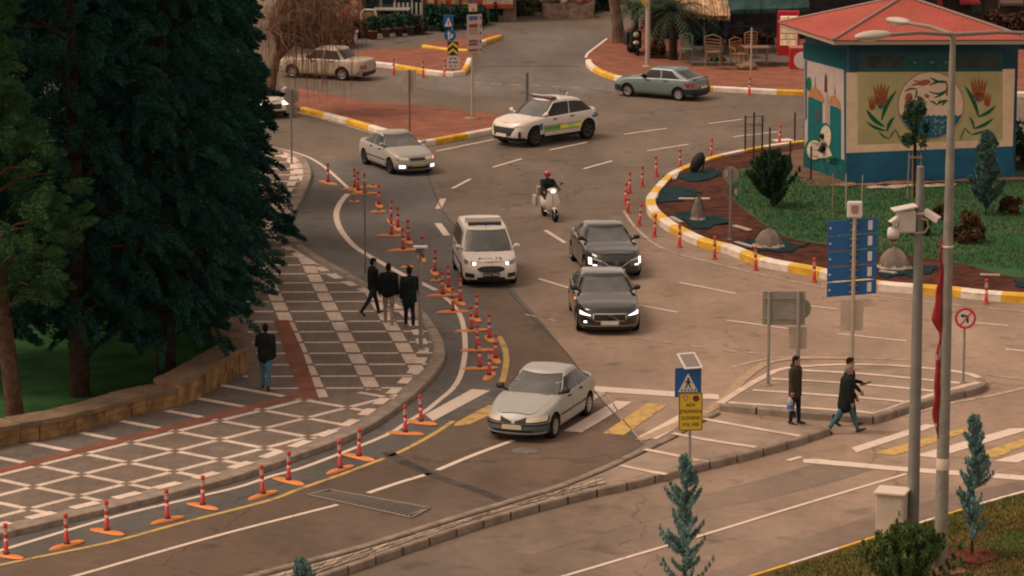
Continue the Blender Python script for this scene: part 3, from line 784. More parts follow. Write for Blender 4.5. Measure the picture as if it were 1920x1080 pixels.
# ================================================================== VEHICLES
def paint(name, col, rough=0.32, metal=0.0, coat=0.8): return M(name, col, rough, metal=metal, coat=coat, spec=0.5, noise=0.03, scale=3)
GLASS = M('car_glass', (0.008, 0.011, 0.011), 0.06, spec=0.35)
WSCR = M('windscreen_glass', (0.070, 0.076, 0.070), 0.07, spec=.8, coat=.5, noise=0.35, scale=1.2)
BLKP = M('black_plastic', (0.014, 0.014, 0.015), 0.55)
RUBBER = M('tyre_rubber', (0.018, 0.018, 0.018), 0.85)
ALLOY = M('alloy_rim', (0.38, 0.36, 0.34), 0.35, metal=0.6)
DARKRIM = M('dark_rim', (0.05, 0.055, 0.06), 0.4, metal=0.5)
CHROME = M('chrome_trim', (0.55, 0.54, 0.52), 0.18, metal=0.9)
LENS = M('clear_lens', (0.58, 0.50, 0.38), 0.12, spec=0.8, coat=1.0)
LAMP = M('lit_headlamp', (0.9, 0.9, 0.95), 0.3, emit=(1.0, 0.93, 0.97), es=1.25)
LAMPW = M('lit_warm_headlamp', (0.9, 0.85, 0.75), 0.3, emit=(1.0, 0.82, 0.62), es=1.25)
LAMPB = M('lit_fog_lamp', (0.85, 0.9, 1), 0.3, emit=(0.78, 0.84, 1.0), es=1.5)
INDIC = M('lit_indicator', (0.8, 0.25, 0.1), 0.3, emit=(1.0, 0.18, 0.07), es=1.6)
TAIL = M('tail_lens', (0.22, 0.015, 0.012), 0.25, coat=0.8)
PLATE_W = M('plate_white', (0.62, 0.58, 0.52), 0.5)
PLATE_B = M('plate_dark', (0.03, 0.035, 0.07), 0.5)
INK = M('black_ink', (0.012, 0.012, 0.014), 0.6)
INKW = M('white_ink', (0.62, 0.60, 0.58), 0.6)

def spatch(mb, fn, u0, u1, vlo, vhi, nu=10, nv=3, off=0.004, mi=0, skirt=0.012, flip=False):
    """thin panel laid over a surface fn(u,v); vlo/vhi numbers or functions of u in 0..1"""
    f0 = (lambda t: vlo) if not callable(vlo) else vlo
    f1 = (lambda t: vhi) if not callable(vhi) else vhi
    P = []; N = []
    for i in range(nu + 1):
        t = i / nu; u = u0 + (u1 - u0) * t; a, b = f0(t), f1(t)
        for j in range(nv + 1):
            v = a + (b - a) * j / nv
            p = Vector(fn(u, v)); e = 1e-3
            du = Vector(fn(u + e, v)) - Vector(fn(u - e, v)); dv = Vector(fn(u, v + e)) - Vector(fn(u, v - e))
            n = du.cross(dv)
            n = n.normalized() if n.length > 1e-12 else Vector((0, 0, 1))
            if flip: n = -n
            P.append(p); N.append(n)
    top = [p + n * off for p, n in zip(P, N)]; bot = [p - n * skirt for p, n in zip(P, N)]
    m = nv + 1; fs = []
    for i in range(nu):
        for j in range(nv):
            f = (i * m + j, (i + 1) * m + j, (i + 1) * m + j + 1, i * m + j + 1)
            fs.append(f[::-1] if (flip != (u1 < u0)) else f)
    o = len(mb.v); mb.add(top, fs, mi, True)
    loop = [i * m for i in range(nu + 1)] + [nu * m + j for j in range(1, m)] + [i * m + nv for i in range(nu - 1, -1, -1)] + [j for j in range(nv - 1, 0, -1)]
    k = len(loop)
    vs = [top[i] for i in loop] + [bot[i] for i in loop]
    fs = [(i, k + i, k + (i + 1) % k, (i + 1) % k) for i in range(k)]
    mb.add(vs, [f[::-1] for f in fs] if flip else fs, mi)

def interp(tab, x):
    if x <= tab[0][0]: return tab[0][1]
    for (a, b), (c, d) in zip(tab[:-1], tab[1:]):
        if x <= c:
            t = (x - a) / (c - a); t = t * t * (3 - 2 * t) * 0.5 + t * 0.5
            return b + (d - b) * t
    return tab[-1][1]

class Car:
    S = [0, .05, .16, .30, .45, .62, .78, .90, .965, 1.0]
    WS = [.90, .955, .985, .998, 1, .995, .985, .965, .945, .905]
    def __init__(c, L, W, H, zb, top, cab, n=6.5, bow=0.10, foff=None, roff=None, crown=0.04):
        c.L, c.W, c.H, c.zb, c.top, c.cab, c.n, c.bow, c.crown = L, W, H, zb, top, cab, n, bow, crown
        c.foff = foff or [(0, -.10), (.1, -.03), (.35, 0), (.6, -.02), (.85, -.07), (1, -.18)]
        c.roff = roff or [(0, -.10), (.15, -.02), (.4, 0), (.7, -.03), (1, -.12)]
    def ztop(c, x): return interp(c.top, x)
    def dims(c, s):
        return c.L / 2 + interp(c.foff, s), c.L / 2 + interp(c.roff, s), c.W / 2 * interp(list(zip(c.S, c.WS)), s)
    def z(c, x, s): return c.zb + s * (c.ztop(x) - c.zb)
    def side_y(c, x, s):
        af, ar, b = c.dims(s); a = af if x > 0 else ar
        return b * max(0.0, 1 - min(1, abs(x) / a) ** c.n) ** (1 / c.n)
    def front_x(c, y, s, sg=1):
        af, ar, b = c.dims(s); a = af if sg > 0 else ar
        q = min(0.999, abs(y) / b); e = (1 - q ** c.n) ** (1 / c.n)
        return sg * (a * e - c.bow * q * q * e ** 6)
    # surfaces: (y,z) -> point on front / rear; (x,z) -> point on side
    def front(c, y, z, sg=1):
        s = 0.6; x = sg * c.L / 2
        for _ in range(4):
            s = min(1, max(0, (z - c.zb) / (c.ztop(x * 0.985) - c.zb))); x = c.front_x(y, s, sg)
        return (x, y, z)
    def side(c, x, z, sg=1):
        s = min(1, max(0, (z - c.zb) / (c.ztop(x) - c.zb)))
        return (x, sg * c.side_y(x, s), z)
    def deck(c, x, yf):
        b = c.side_y(x, 1.0); return (x, yf * b, c.ztop(x) + c.crown * (1 - yf * yf))
    def body(c):
        mb = MB(); NA = 18                      # quarter samples
        ang = []
        for k in range(NA + 1):
            t = k / NA; ang.append((t ** 1.0) * math.pi / 2)
        full = ang + [math.pi - a for a in ang[::-1][1:]]        # front(0) .. side .. rear(pi)
        N = len(full); rings = []
        for s in c.S:
            af, ar, b = c.dims(s); row = []
            for a in full:
                ca, sa = math.cos(a), math.sin(a)
                ax = af if ca >= 0 else ar
                x = math.copysign(abs(ca) ** (2 / c.n), ca) * ax if abs(ca) > 1e-9 else 0.0
                y = b * abs(sa) ** (2 / c.n) if sa > 1e-9 else 0.0
                q = y / b
                x2 = x - math.copysign(c.bow * q * q * min(1, abs(x) / ax) ** 6, x)
                row.append((x2, y))
            # resample the long side evenly
            rings.append(row)
        # build left (+y) and right (-y)
        vs = []; idx = []
        def P(s, x, y): return (x, y, c.z(x, s))
        for s, row in zip(c.S, rings):
            r = [P(s, x, y) for x, y in row] + [P(s, x, -y) for x, y in row[-2:0:-1]]
            idx.append(list(range(len(vs), len(vs) + len(r)))); vs += r
        M_ = len(idx[0]); fs = []
        for i in range(len(idx) - 1):
            for k in range(M_):
                a, b2 = idx[i][k], idx[i][(k + 1) % M_]; d, e = idx[i + 1][k], idx[i + 1][(k + 1) % M_]
                fs.append((a, b2, e, d))
        # top deck, crowned strips joining left and right samples
        K = 6
        def strips(ring, z_add, up):
            grid = []
            for k in range(N):
                l = ring[k]; r = ring[(M_ - k) % M_]
                if l == r: grid.append([l] * (K + 1)); continue
                row = [l]
                for q in range(1, K):
                    t = q / K; p = Vector(vs[l]).lerp(Vector(vs[r]), t); yy = 1 - 2 * t
                    p.z += z_add * (1 - yy * yy) * (min(1.0, min(k, N - 1 - k) / 2.5)); vs.append(tuple(p)); row.append(len(vs) - 1)
                row.append(r); grid.append(row)
            for k in range(N - 1):
                for q in range(K):
                    f = [grid[k][q], grid[k][q + 1], grid[k + 1][q + 1], grid[k + 1][q]]
                    g = []
                    for i_ in f:
                        if i_ not in g: g.append(i_)
                    if len(g) > 2: fs.append(tuple(g) if up else tuple(g[::-1]))
        strips(idx[-1], c.crown, False); strips(idx[0], 0.0, True)
        mb.add(vs, fs, 0, True)
        return mb
    # cabin
    def cabp(c, t):
        d = c.cab
        lo = lambda a, b: a + (b - a) * t
        xf, xr = lo(d['xf0'], d['xf1']), lo(d['xr0'], d['xr1'])
        tw = t ** d.get('tp', 1.3)
        w = d['w0'] + (d['w1'] - d['w0']) * tw
        return (xf + xr) / 2, (xf - xr) / 2, w
    def cz(c, x, t):
        d = c.cab; xm = d.get('xm', (d['xf1'] + d['xr1']) / 2); hl = (d['xf1'] - d['xr1']) / 2
        base = c.ztop(x) - 0.03
        k = (x - xm) / hl
        roof = c.H - 0.035 - d.get('rd', .05) * min(2.0, k * k)
        return base * (1 - t) + roof * t
    def cfront(c, yf, t, sg=1):
        xc, a, w = c.cabp(t); q = abs(yf); n = c.cab.get('n', 7)
        e = (1 - min(.999, q) ** n) ** (1 / n)
        x = xc + sg * a * e - sg * c.cab.get('bow', .14) * q * q * e ** 6
        return (x, yf * w, c.cz(x, t))
    def cside(c, xf, t, sg=1):
        xc, a, w = c.cabp(t); n = c.cab.get('n', 7)
        x = xc + xf * a
        return (x, sg * w * (1 - min(.999, abs(xf)) ** n) ** (1 / n), c.cz(x, t))
    def cabin(c):
        mb = MB(); T = [0, .15, .35, .55, .75, .9, 1.0]; n = c.cab.get('n', 7); bow = c.cab.get('bow', .14)
        NA = 14; ang = [k / NA * math.pi / 2 for k in range(NA + 1)]; full = ang + [math.pi - a for a in ang[::-1][1:]]
        vs = []; idx = []
        def ring(t, sh=1.0, dz=0.0):
            xc, a, w = c.cabp(t); row = []
            for an in full:
                ca, sa = math.cos(an), math.sin(an)
                x = math.copysign(abs(ca) ** (2 / n), ca) * a if abs(ca) > 1e-9 else 0
                y = w * abs(sa) ** (2 / n) if sa > 1e-9 else 0
                x -= math.copysign(bow * (y / w) ** 2 * min(1, abs(x) / a) ** 6, x) if x else 0
                x *= sh; y *= 1 - (1 - sh) * 1.5
                row.append((xc + x, y, c.cz(xc + x, t) + dz))
            r = row + [(x, -y, z) for x, y, z in row[-2:0:-1]]
            i0 = len(vs); vs.extend(r); idx.append(list(range(i0, i0 + len(r))))
        for t in T: ring(t)
        ring(1.0, 0.97, 0.018); ring(1.0, 0.92, 0.028)
        M_ = len(idx[0]); N = len(full); fs = []
        for i in range(len(idx) - 1):
            for k in range(M_): fs.append((idx[i][k], idx[i][(k + 1) % M_], idx[i + 1][(k + 1) % M_], idx[i + 1][k]))
        K = 6; grid = []
        for k in range(N):
            l = idx[-1][k]; r = idx[-1][(M_ - k) % M_]
            if l == r: grid.append([l] * (K + 1)); continue
            row = [l]
            for q in range(1, K):
                t = q / K; p = Vector(vs[l]).lerp(Vector(vs[r]), t); yy = 1 - 2 * t; p.z += 0.02 * (1 - yy * yy); vs.append(tuple(p)); row.append(len(vs) - 1)
            row.append(r); grid.append(row)
        for k in range(N - 1):
            for q in range(K):
                g = []
                for i_ in (grid[k][q], grid[k + 1][q], grid[k + 1][q + 1], grid[k][q + 1]):
                    if i_ not in g: g.append(i_)
                if len(g) > 2: fs.append(tuple(g))
        mb.add(vs, fs, 0, True)
        return mb

def fix_normals(o):
    bm = bmesh.new(); bm.from_mesh(o.data); bmesh.ops.recalc_face_normals(bm, faces=bm.faces); bm.to_mesh(o.data); bm.free()

def wheel(root, x, y, r, wd, rimmat, spokes=5, steer=0.0):
    mb = MB(); s = 1 if y > 0 else -1
    mb.lathe([(r * .62, -wd / 2), (r * .93, -wd / 2), (r, -wd * .36), (r, wd * .36), (r * .93, wd / 2), (r * .62, wd / 2), (r * .60, 0), (r * .62, -wd / 2)], 28, axis='Y')
    o = mb.build('wheel', RUBBER, root); fix_normals(o)
    o.location = (x, y - s * wd / 2, r); o.rotation_euler = (0, 0, steer)
    rb = MB()
    rb.lathe([(0.001, s * wd * .30), (r * .60, s * wd * .30)], 24, 1, axis='Y')
    rb.lathe([(r * .63, s * wd * .50), (r * .56, s * wd * .505), (r * .54, s * wd * .32)], 24, 0, axis='Y')
    rb.lathe([(0.001, s * wd * .44), (r * .14, s * wd * .43), (r * .16, s * wd * .33)], 12, 0, axis='Y')
    for k in range(spokes):
        a = 2 * math.pi * k / spokes
        p0 = Vector((math.cos(a) * r * .1, s * wd * .42, math.sin(a) * r * .1)); p1 = Vector((math.cos(a) * r * .57, s * wd * .44, math.sin(a) * r * .57))
        rb.beam(p0, p1, r * .17, 0.03, 0, up=(0, 1, 0))
    ro = rb.build('rim', [rimmat, BLKP], o); fix_normals(ro)
    return o

def make_car(name, label, cat, c, paintm, wb, fo, wr, rimmat, ground=None, wins=((-.80, -.05), (.0, .62)), doors=None, wind_t=(.05, .93), rear_t=(.12, .92), arch=0.055, spokes=5,
             side_t=(.06, .86), steer=0.0, cabmat=None, handles=True):
    root = thing(name, label, cat)
    for sg_ in (1, -1):  # black strip low on both ends, painting in contact shade under the car
        g = MB(); spatch(g, lambda u, v, q=sg_: c.front(u, v, q), -c.W * .44, c.W * .44, c.zb + .005, c.zb + .075, 12, 2, .010, flip=(sg_ < 0)); g.build('shade_strip', BLKP, root)
    xf = c.L / 2 - fo; xr = xf - wb
    b = c.body(); bo = b.build('body', [paintm, BLKP], root, weld=True); fix_normals(bo)
    cut = MB()
    for x in (xf, xr):
        for s in (1, -1):
            cut.lathe([(0.001, s * (c.W / 2 - .34)), (wr + arch, s * (c.W / 2 - .34)), (wr + arch, s * (c.W / 2 + .2)), (0.001, s * (c.W / 2 + .2))], 28, 1, c=(x, 0, wr + .01), axis='Y', sm=False)
    co = cut.build('arch_cutter', [paintm, BLKP], None, weld=True); fix_normals(co)
    md = bo.modifiers.new('b', 'BOOLEAN'); md.operation = 'DIFFERENCE'; md.object = co; md.solver = 'EXACT'
    bo = evaluated(bo, 'body'); bpy.data.objects.remove(co)
    bo.data.set_sharp_from_angle(angle=R(38))
    ca = c.cabin().build('roof', [cabmat or paintm], root, weld=True); fix_normals(ca); ca.data.set_sharp_from_angle(angle=R(50))
    tr = c.W / 2 - 0.02
    for x in (xf, xr):
        for s in (1, -1): wheel(root, x, s * tr, wr, 0.20, rimmat, spokes, steer if x == xf else 0)
    g = MB(); spatch(g, lambda u, v: c.cfront(u, v), -.86, .86, wind_t[0], wind_t[1], 14, 6, 0.006); g.build('windscreen', WSCR, root)
    g = MB(); spatch(g, lambda u, v: c.cfront(u, v), -.895, .895, max(.0, wind_t[0] - .035), min(.99, wind_t[1] + .035), 14, 6, 0.003); g.build('windscreen_seal', BLKP, root)
    if rear_t:
        g = MB(); spatch(g, lambda u, v: c.cfront(u, v, -1), -.84, .84, rear_t[0], rear_t[1], 12, 5, 0.006, flip=True); g.build('rear_window', GLASS, root)
    for s in (1, -1):
        for (a, e) in wins:
            g = MB()
            hi = lambda t, a=a, e=e: side_t[1]
            spatch(g, lambda u, v, s=s: c.cside(u, v, s), a, e, side_t[0], hi, 8, 4, 0.006, flip=(s > 0)); g.build('side_window', GLASS, root)
    for (a, e, z0) in (doors or ()):
        for s in (1, -1):
            g = MB(); spatch(g, lambda u, v, s=s: c.side(u, c.zb + v * (c.ztop(u) - c.zb), s), a, e, z0, .93, 8, 6, 0.005, flip=(s > 0))
            d = g.build('door', paintm, root)
            if handles:
                h = MB(); hx = a + .10; zz = c.ztop(hx) - .12; y = s * (c.side_y(hx, .85) + .022)
                h.box(hx, hx + .16, y - .018, y + .018, zz, zz + .035); h.build('handle', BLKP, d)
    # door mirrors
    d = c.cab; mx = d['xf0'] - .32
    for s in (1, -1):
        y0 = s * (d['w0'] - .02); z0 = c.ztop(mx) + .05
        m = MB(); m.x = Matrix.Translation((mx, y0 + s * .09, z0 + .07)); m.ball((0, 0, 0), (.075, .11, .075), 12, 8); m.x = None
        m.tube([(mx, y0 - s * .10, z0), (mx, y0 + s * .10, z0 + .05)], .035, 6)
        mo = m.build('mirror', c.mirror if hasattr(c, 'mirror') else paintm, root)
        gl = MB(); gl.box(mx - .078, mx - .07, y0 + s * .09 - .085, y0 + s * .09 + .085, z0 + .02, z0 + .12); gl.build('mirror_glass', GLASS, mo)
    return root
def wipers(c, root, ys=((-.55, .05), (.0, .6))):
    w = MB()
    for a, b in ys:
        p = [Vector(c.cfront(a + (b - a) * k / 4, .07 + .03 * k / 4)) + Vector((.012, 0, .016)) for k in range(5)]; w.tube(p, .011, 5)
    w.build('wiper', BLKP, root)
def hoodpatch(c, root, x0, x1, yf=.86, mat=None, name='bonnet'):
    g = MB(); spatch(g, lambda u, v: c.deck(u, v), x0, x1, -yf, yf, 10, 8, 0.005, flip=False); return g.build(name, mat, root)
def fp(c, root, name, mat, y0, y1, z0, z1, off=0.008, nu=8, nv=3, sg=1):
    g = MB(); spatch(g, lambda u, v: c.front(u, v, sg), y0, y1, z0, z1, nu, nv, off, flip=(sg < 0)); return g.build(name, mat, root)
def sp(c, root, name, mat, x0, x1, z0, z1, s, off=0.012, nu=10, nv=2):
    g = MB(); spatch(g, lambda u, v: c.side(u, v, s), x0, x1, z0, z1, nu, nv, off, flip=(s > 0)); return g.build(name, mat, root)
def plate(c, root, y, z, wd=.52, ht=.11, mat=PLATE_W, txt=None, ink=INK, sg=1, tilt=0):
    x = c.front(y, z, sg)[0] + sg * .02
    b = MB(); b.box(x - .012, x + .012, y - wd / 2, y + wd / 2, z - ht / 2, z + ht / 2)
    p = b.build('number_plate', mat, root)
    if txt:
        m = Matrix.Translation((x + sg * .014, y, z)) @ Matrix(((0, 0, sg, 0), (sg, 0, 0, 0), (0, 1, 0, 0), (0, 0, 0, 1)))
        text_mesh(txt, ht * .95, ink, 'plate_number', p, m, .002)
    return p
def put(root, px, py, head):
    """head: compass angle of the nose in the ground plane, degrees from +x"""
    g = G(px, py); root.location = (g.x, g.y, 0); root.rotation_euler = (0, 0, R(head))
def from_wheels(root, fpx, rpx, side, c, fo, wb):
    """place by the ground contact of the near-side wheels (side +1 = the car's left)"""
    f = G(*fpx); r = G(*rpx); d = (f - r); h = math.atan2(d.y, d.x)
    u = Vector((math.cos(h), math.sin(h), 0)); left = Vector((-u.y, u.x, 0))
    mid = (f + r) / 2; xm = (c.L / 2 - fo) - wb / 2
    ctr = mid - u * xm - left * side * (c.W / 2 - .12)
    root.location = (ctr.x, ctr.y, 0); root.rotation_euler = (0, 0, h)

# ---------------- silver saloon on the near crossing
P_SIL = paint('silver_paint', (0.33, 0.33, 0.315), 0.5, 0.15, .15)
c = Car(4.44, 1.70, 1.42, .20, [(-2.3, .86), (-1.95, .97), (-1.5, 1.0), (.3, .97), (.9, .93), (1.55, .80), (2.0, .69), (2.25, .60)],
        dict(xf0=1.02, xf1=.08, xr1=-1.0, xr0=-1.72, w0=.80, w1=.58, n=6, bow=.18, rd=.06), n=5.0, bow=.16)
c.mirror = BLKP
wb, fo = 2.58, .86
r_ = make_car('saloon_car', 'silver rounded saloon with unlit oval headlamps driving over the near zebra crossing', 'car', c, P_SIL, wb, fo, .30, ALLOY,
              wins=((-.86, -.02), (.04, .80)), doors=((-.70, .12, .25), (.16, 1.05, .25)), spokes=7, side_t=(.05, .84))
hoodpatch(c, r_, 1.10, 2.02, .80, P_SIL)
for s in (1, -1):
    h = MB(); spatch(h, c.front, s * .33, s * .76, lambda t: .515 + .02 * t, lambda t: .61 + .045 * t, 8, 3, .014); h.build('headlight', LENS, r_)
    h = MB(); spatch(h, c.front, s * .28, s * .78, .495, lambda t: .615 + .03 * t, 8, 3, .008); h.build('headlight_surround', BLKP, r_)
    h = MB(); spatch(h, c.front, s * .05, s * .33, lambda t: .485 + .01 * t, lambda t: .535 + .10 * t, 6, 2, .016); h.build('grille', BLKP, r_)
    sp(c, r_, 'rub_strip', BLKP, -1.0, 1.0, .50, .54, s)
fp(c, r_, 'bumper', M('grey_bumper', (0.085, 0.10, 0.098), .5), -.78, .78, .22, .46, .03, 14, 4)
fp(c, r_, 'bumper_strip', BLKP, -.78, .78, .43, .475, .045, 14)
fp(c, r_, 'air_intake', BLKP, -.50, .50, .29, .34, .036, 12)
fp(c, r_, 'bumper_strip', P_SIL, -.74, .74, .25, .275, .042, 14)
plate(c, r_, 0, .41, .50, .11, M('plate_cream', (0.50, 0.44, 0.32), .6)).location.x = .03
for s in (1, -1): h = fp(c, r_, 'tail_light', TAIL, s * .45, s * .76, .62, .80, .01, 6, 3, -1)
wipers(c, r_)
from_wheels(r_, (1035, 819), (1094, 780), 1, c, fo, wb); r_.scale = (1.04, 1.04, 1.04)
CAR_SAL = r_

# ---------------- silver saloon turning in from the upper left
P_SIL2 = paint('pale_silver_paint', (0.32, 0.305, 0.285), 0.5, 0.15, .15)
c = Car(4.29, 1.69, 1.385, .20, [(-2.15, .80), (-1.9, .91), (-1.5, .95), (.3, .92), (.95, .90), (1.5, .80), (2.1, .66)],
        dict(xf0=1.0, xf1=.15, xr1=-.75, xr0=-1.55, w0=.79, w1=.57, n=6, bow=.16, rd=.05), n=5.5, bow=.13)
wb, fo = 2.465, .83
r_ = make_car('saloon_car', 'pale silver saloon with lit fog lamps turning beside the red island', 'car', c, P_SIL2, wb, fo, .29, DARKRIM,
              wins=((-.80, .0), (.05, .82)), doors=((-.60, .15, .25), (.19, 1.05, .25)), side_t=(.05, .86))
hoodpatch(c, r_, 1.08, 1.98, .80, P_SIL2)
for s in (1, -1):
    h = MB(); spatch(h, c.front, s * .36, s * .66, .575, .665, 6, 3, .012); hl = h.build('headlight', LENS, r_)
    fp(c, r_, 'fog_lamp', LAMPB, s * .50, s * .68, .31, .40, .032, 5, 3)
    sp(c, r_, 'rub_strip', BLKP, -1.0, 1.0, .46, .50, s)
fp(c, r_, 'indicator', INDIC, .67, .77, .58, .66, .014, 3, 3)
fp(c, r_, 'indicator', M('amber_lens', (.35, .2, .1), .3), -.67, -.77, .58, .66, .014, 3, 3)
fp(c, r_, 'bumper', P_SIL2, -.78, .78, .22, .52, .025, 14, 4)
fp(c, r_, 'grille', BLKP, -.30, .30, .565, .65, .014, 8, 2); fp(c, r_, 'chrome_strip', CHROME, -.32, .32, .65, .67, .018, 8)
fp(c, r_, 'air_intake', BLKP, -.42, .42, .28, .40, .028, 8, 2)
plate(c, r_, 0, .42, .52, .11, M('plate_yellow', (0.44, 0.34, 0.14), .6)).location.x = .03
wipers(c, r_)
from_wheels(r_, (735, 326), (687, 308), -1, c, fo, wb)
CAR_COR = r_

# ---------------- black saloon in front (U-shaped grille) and the one behind it
P_BLK = paint('black_paint', (0.014, 0.018, 0.020), 0.16, 0.0, .8)
P_GRN = paint('dark_grey_paint', (0.018, 0.024, 0.026), 0.18, 0.1, .8)
c = Car(4.96, 1.88, 1.45, .17, [(-2.45, .88), (-2.2, 1.0), (-1.6, 1.03), (.3, 1.0), (1.0, .99), (1.9, .86), (2.3, .78), (2.48, .70)],
        dict(xf0=1.12, xf1=.30, xr1=-1.1, xr0=-2.0, w0=.86, w1=.62, n=6.5, bow=.16, rd=.05), n=6.0, bow=.12, foff=[(0, -.06), (.1, -.02), (.35, 0), (.6, 0), (.85, -.03), (1, -.10)])
c.mirror = BLKP
wb, fo = 2.94, .87
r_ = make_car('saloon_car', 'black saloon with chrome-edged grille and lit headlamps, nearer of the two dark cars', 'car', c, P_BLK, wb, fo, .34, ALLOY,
              wins=((-.84, -.02), (.03, .82)), doors=((-.85, .15, .2), (.19, 1.15, .2)), side_t=(.05, .86))
hoodpatch(c, r_, 1.2, 2.22, .84, P_BLK)
for s in (1, -1):
    h = MB(); spatch(h, c.front, s * .55, s * .84, lambda t: .585 + .02 * t, lambda t: .605 + .095 * t, 8, 3, .012); h.build('headlight', LAMP, r_)
fp(c, r_, 'grille', BLKP, -.46, .46, .44, .64, .014, 10, 3)
fp(c, r_, 'grille_frame', CHROME, -.48, .48, .63, .655, .022, 10)
for s in (1, -1): fp(c, r_, 'grille_frame', CHROME, s * .46, s * .485, .46, .63, .022, 2)
fp(c, r_, 'grille_frame', CHROME, -.44, .44, .43, .45, .022, 10)
b = MB(); b.x = Matrix.Translation((c.front(0, .54)[0] + .02, 0, .54)); b.beam((0, .26, -.08), (0, -.02, .09), .012, .018, up=(1, 0, 0)); b.build('grille_bar', CHROME, r_)
b = MB(); b.lathe([(0.001, .03), (.075, .028), (.08, .0)], 16, c=(c.front(0, .54)[0], 0, .54), axis='X'); b.build('badge', BLKP, r_)
fp(c, r_, 'lower_trim', CHROME, -.78, .78, .285, .305, .02, 14)
fp(c, r_, 'fog_lamp', LAMPB, -.66, -.735, .38, .43, .022, 3, 2)
fp(c, r_, 'air_intake', BLKP, -.7, .7, .20, .27, .012, 14)
plate(c, r_, 0, .385, .52, .11, PLATE_W)
for s in (1, -1):
    sp(c, r_, 'sill_trim', BLKP, -1.2, 1.2, .2, .26, s)
m = MB(); m.ball((1.10, -.93, .87), (.04, .012, .045), 8, 6); m.build('indicator', INDIC, r_)
put(r_, 1133, 578, -90 - 2.0 + 3.5); r_.location = G(1135, 630) + Vector((0, 2.48, 0))
r_.rotation_euler = (0, 0, R(-90 + 3.0)); r_.location.z = 0
CAR_VOL = r_
c = Car(4.60, 1.81, 1.45, .18, [(-2.25, .90), (-2.0, 1.02), (-1.5, 1.04), (.3, 1.01), (.95, 1.0), (1.75, .88), (2.1, .80), (2.3, .72)],
        dict(xf0=1.12, xf1=.25, xr1=-.95, xr0=-1.80, w0=.83, w1=.60, n=6, bow=.18, rd=.06), n=5.5, bow=.14)
c.mirror = BLKP
wb, fo = 2.70, .90
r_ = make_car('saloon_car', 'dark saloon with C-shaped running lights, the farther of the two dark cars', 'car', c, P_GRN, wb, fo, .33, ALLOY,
              wins=((-.84, -.02), (.03, .82)), doors=((-.78, .12, .2), (.16, 1.10, .2)), side_t=(.05, .86))
hoodpatch(c, r_, 1.2, 2.1, .82, P_GRN)
for s in (1, -1):
    fp(c, r_, 'headlight', LAMP, s * .75, s * .82, .50, .70, .014, 3, 3)
    h = MB(); spatch(h, c.front, s * .45, s * .72, lambda t: .60 + .06 * t, lambda t: .63 + .08 * t, 5, 2, .014); h.build('headlight', LENS, r_)
    h = MB(); spatch(h, c.front, s * .60, s * .72, lambda t: .47 + .0 * t, lambda t: .51, 3, 2, .014); h.build('running_light', LAMP, r_)
    h = MB(); spatch(h, c.front, s * .16, s * .42, lambda t: .42 + .17 * t, lambda t: .44 + .17 * t, 6, 2, .02); h.build('chrome_strip', CHROME, r_)
fp(c, r_, 'chrome_strip', CHROME, -.16, .16, .42, .44, .02, 6)
fp(c, r_, 'grille', BLKP, -.42, .42, .44, .60, .01, 10, 2)
fp(c, r_, 'badge', M('badge_grey', (.1, .1, .1), .3, metal=.7), -.06, .06, .50, .64, .02, 3, 3)
plate(c, r_, 0, .33, .52, .11, PLATE_W)
r_.location = G(1137, 527) + Vector((0, 2.3, 0)); r_.location.z = 0; r_.rotation_euler = (0, 0, R(-90 + 8))
CAR_TAL = r_

# ---------------- white police van
P_WHT = paint('white_paint', (0.60, 0.55, 0.50), 0.36, 0.0, 0.4)
c = Car(4.17, 1.76, 1.70, .20, [(-2.1, 1.05), (-1.8, 1.08), (.6, 1.04), (1.1, 1.02), (1.5, .93), (1.95, .80), (2.1, .74)],
        dict(xf0=1.32, xf1=.62, xr1=-1.92, xr0=-2.04, w0=.85, w1=.66, n=9, bow=.12, rd=.06, xm=-.6), n=6.5, bow=.14, foff=[(0, -.05), (.2, 0), (.5, 0), (.75, -.04), (1, -.16)], roff=[(0, -.04), (.3, 0), (1, -.02)])
wb, fo = 2.49, .83
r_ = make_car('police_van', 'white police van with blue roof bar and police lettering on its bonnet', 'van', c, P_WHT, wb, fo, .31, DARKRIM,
              wins=((-.86, -.30), (-.27, .22), (.26, .76)), doors=((-.9, .10, .18), (.14, 1.10, .18)), rear_t=(.2, .8), side_t=(.06, .80))
hoodpatch(c, r_, 1.42, 2.0, .86, P_WHT)
for s in (1, -1):
    h = MB(); spatch(h, c.front, s * .44, s * .80, lambda t: .70 + .05 * t, lambda t: .77 + .10 * t, 6, 3, .012); h.build('headlight', M('grey_lens', (.16, .15, .14), .15, coat=1), r_)
    fp(c, r_, 'headlight_lamp', LAMPW, s * .46, s * .56, .71, .79, .02, 4, 3)
    h = MB(); spatch(h, c.front, s * .52, s * .78, lambda t: .33 + .02 * t, lambda t: .46 + .02 * t, 5, 3, .012); h.build('fog_lamp', BLKP, r_)
h = MB(); spatch(h, c.front, -.42, .42, lambda t: .50 + .07 * abs(2 * t - 1) ** 4, lambda t: .69 - .06 * abs(2 * t - 1) ** 4, 14, 4, .014); h.build('grille', BLKP, r_)
h = MB(); spatch(h, c.front, -.44, .44, .28, lambda t: .34 + .05 * (1 - abs(2 * t - 1)), 12, 2, .012); h.build('air_intake', BLKP, r_)
fp(c, r_, 'bumper', BLKP, -.78, .78, .20, .245, .012, 14)
plate(c, r_, 0, .435, .52, .12, PLATE_B, '34 A 7066', INKW)
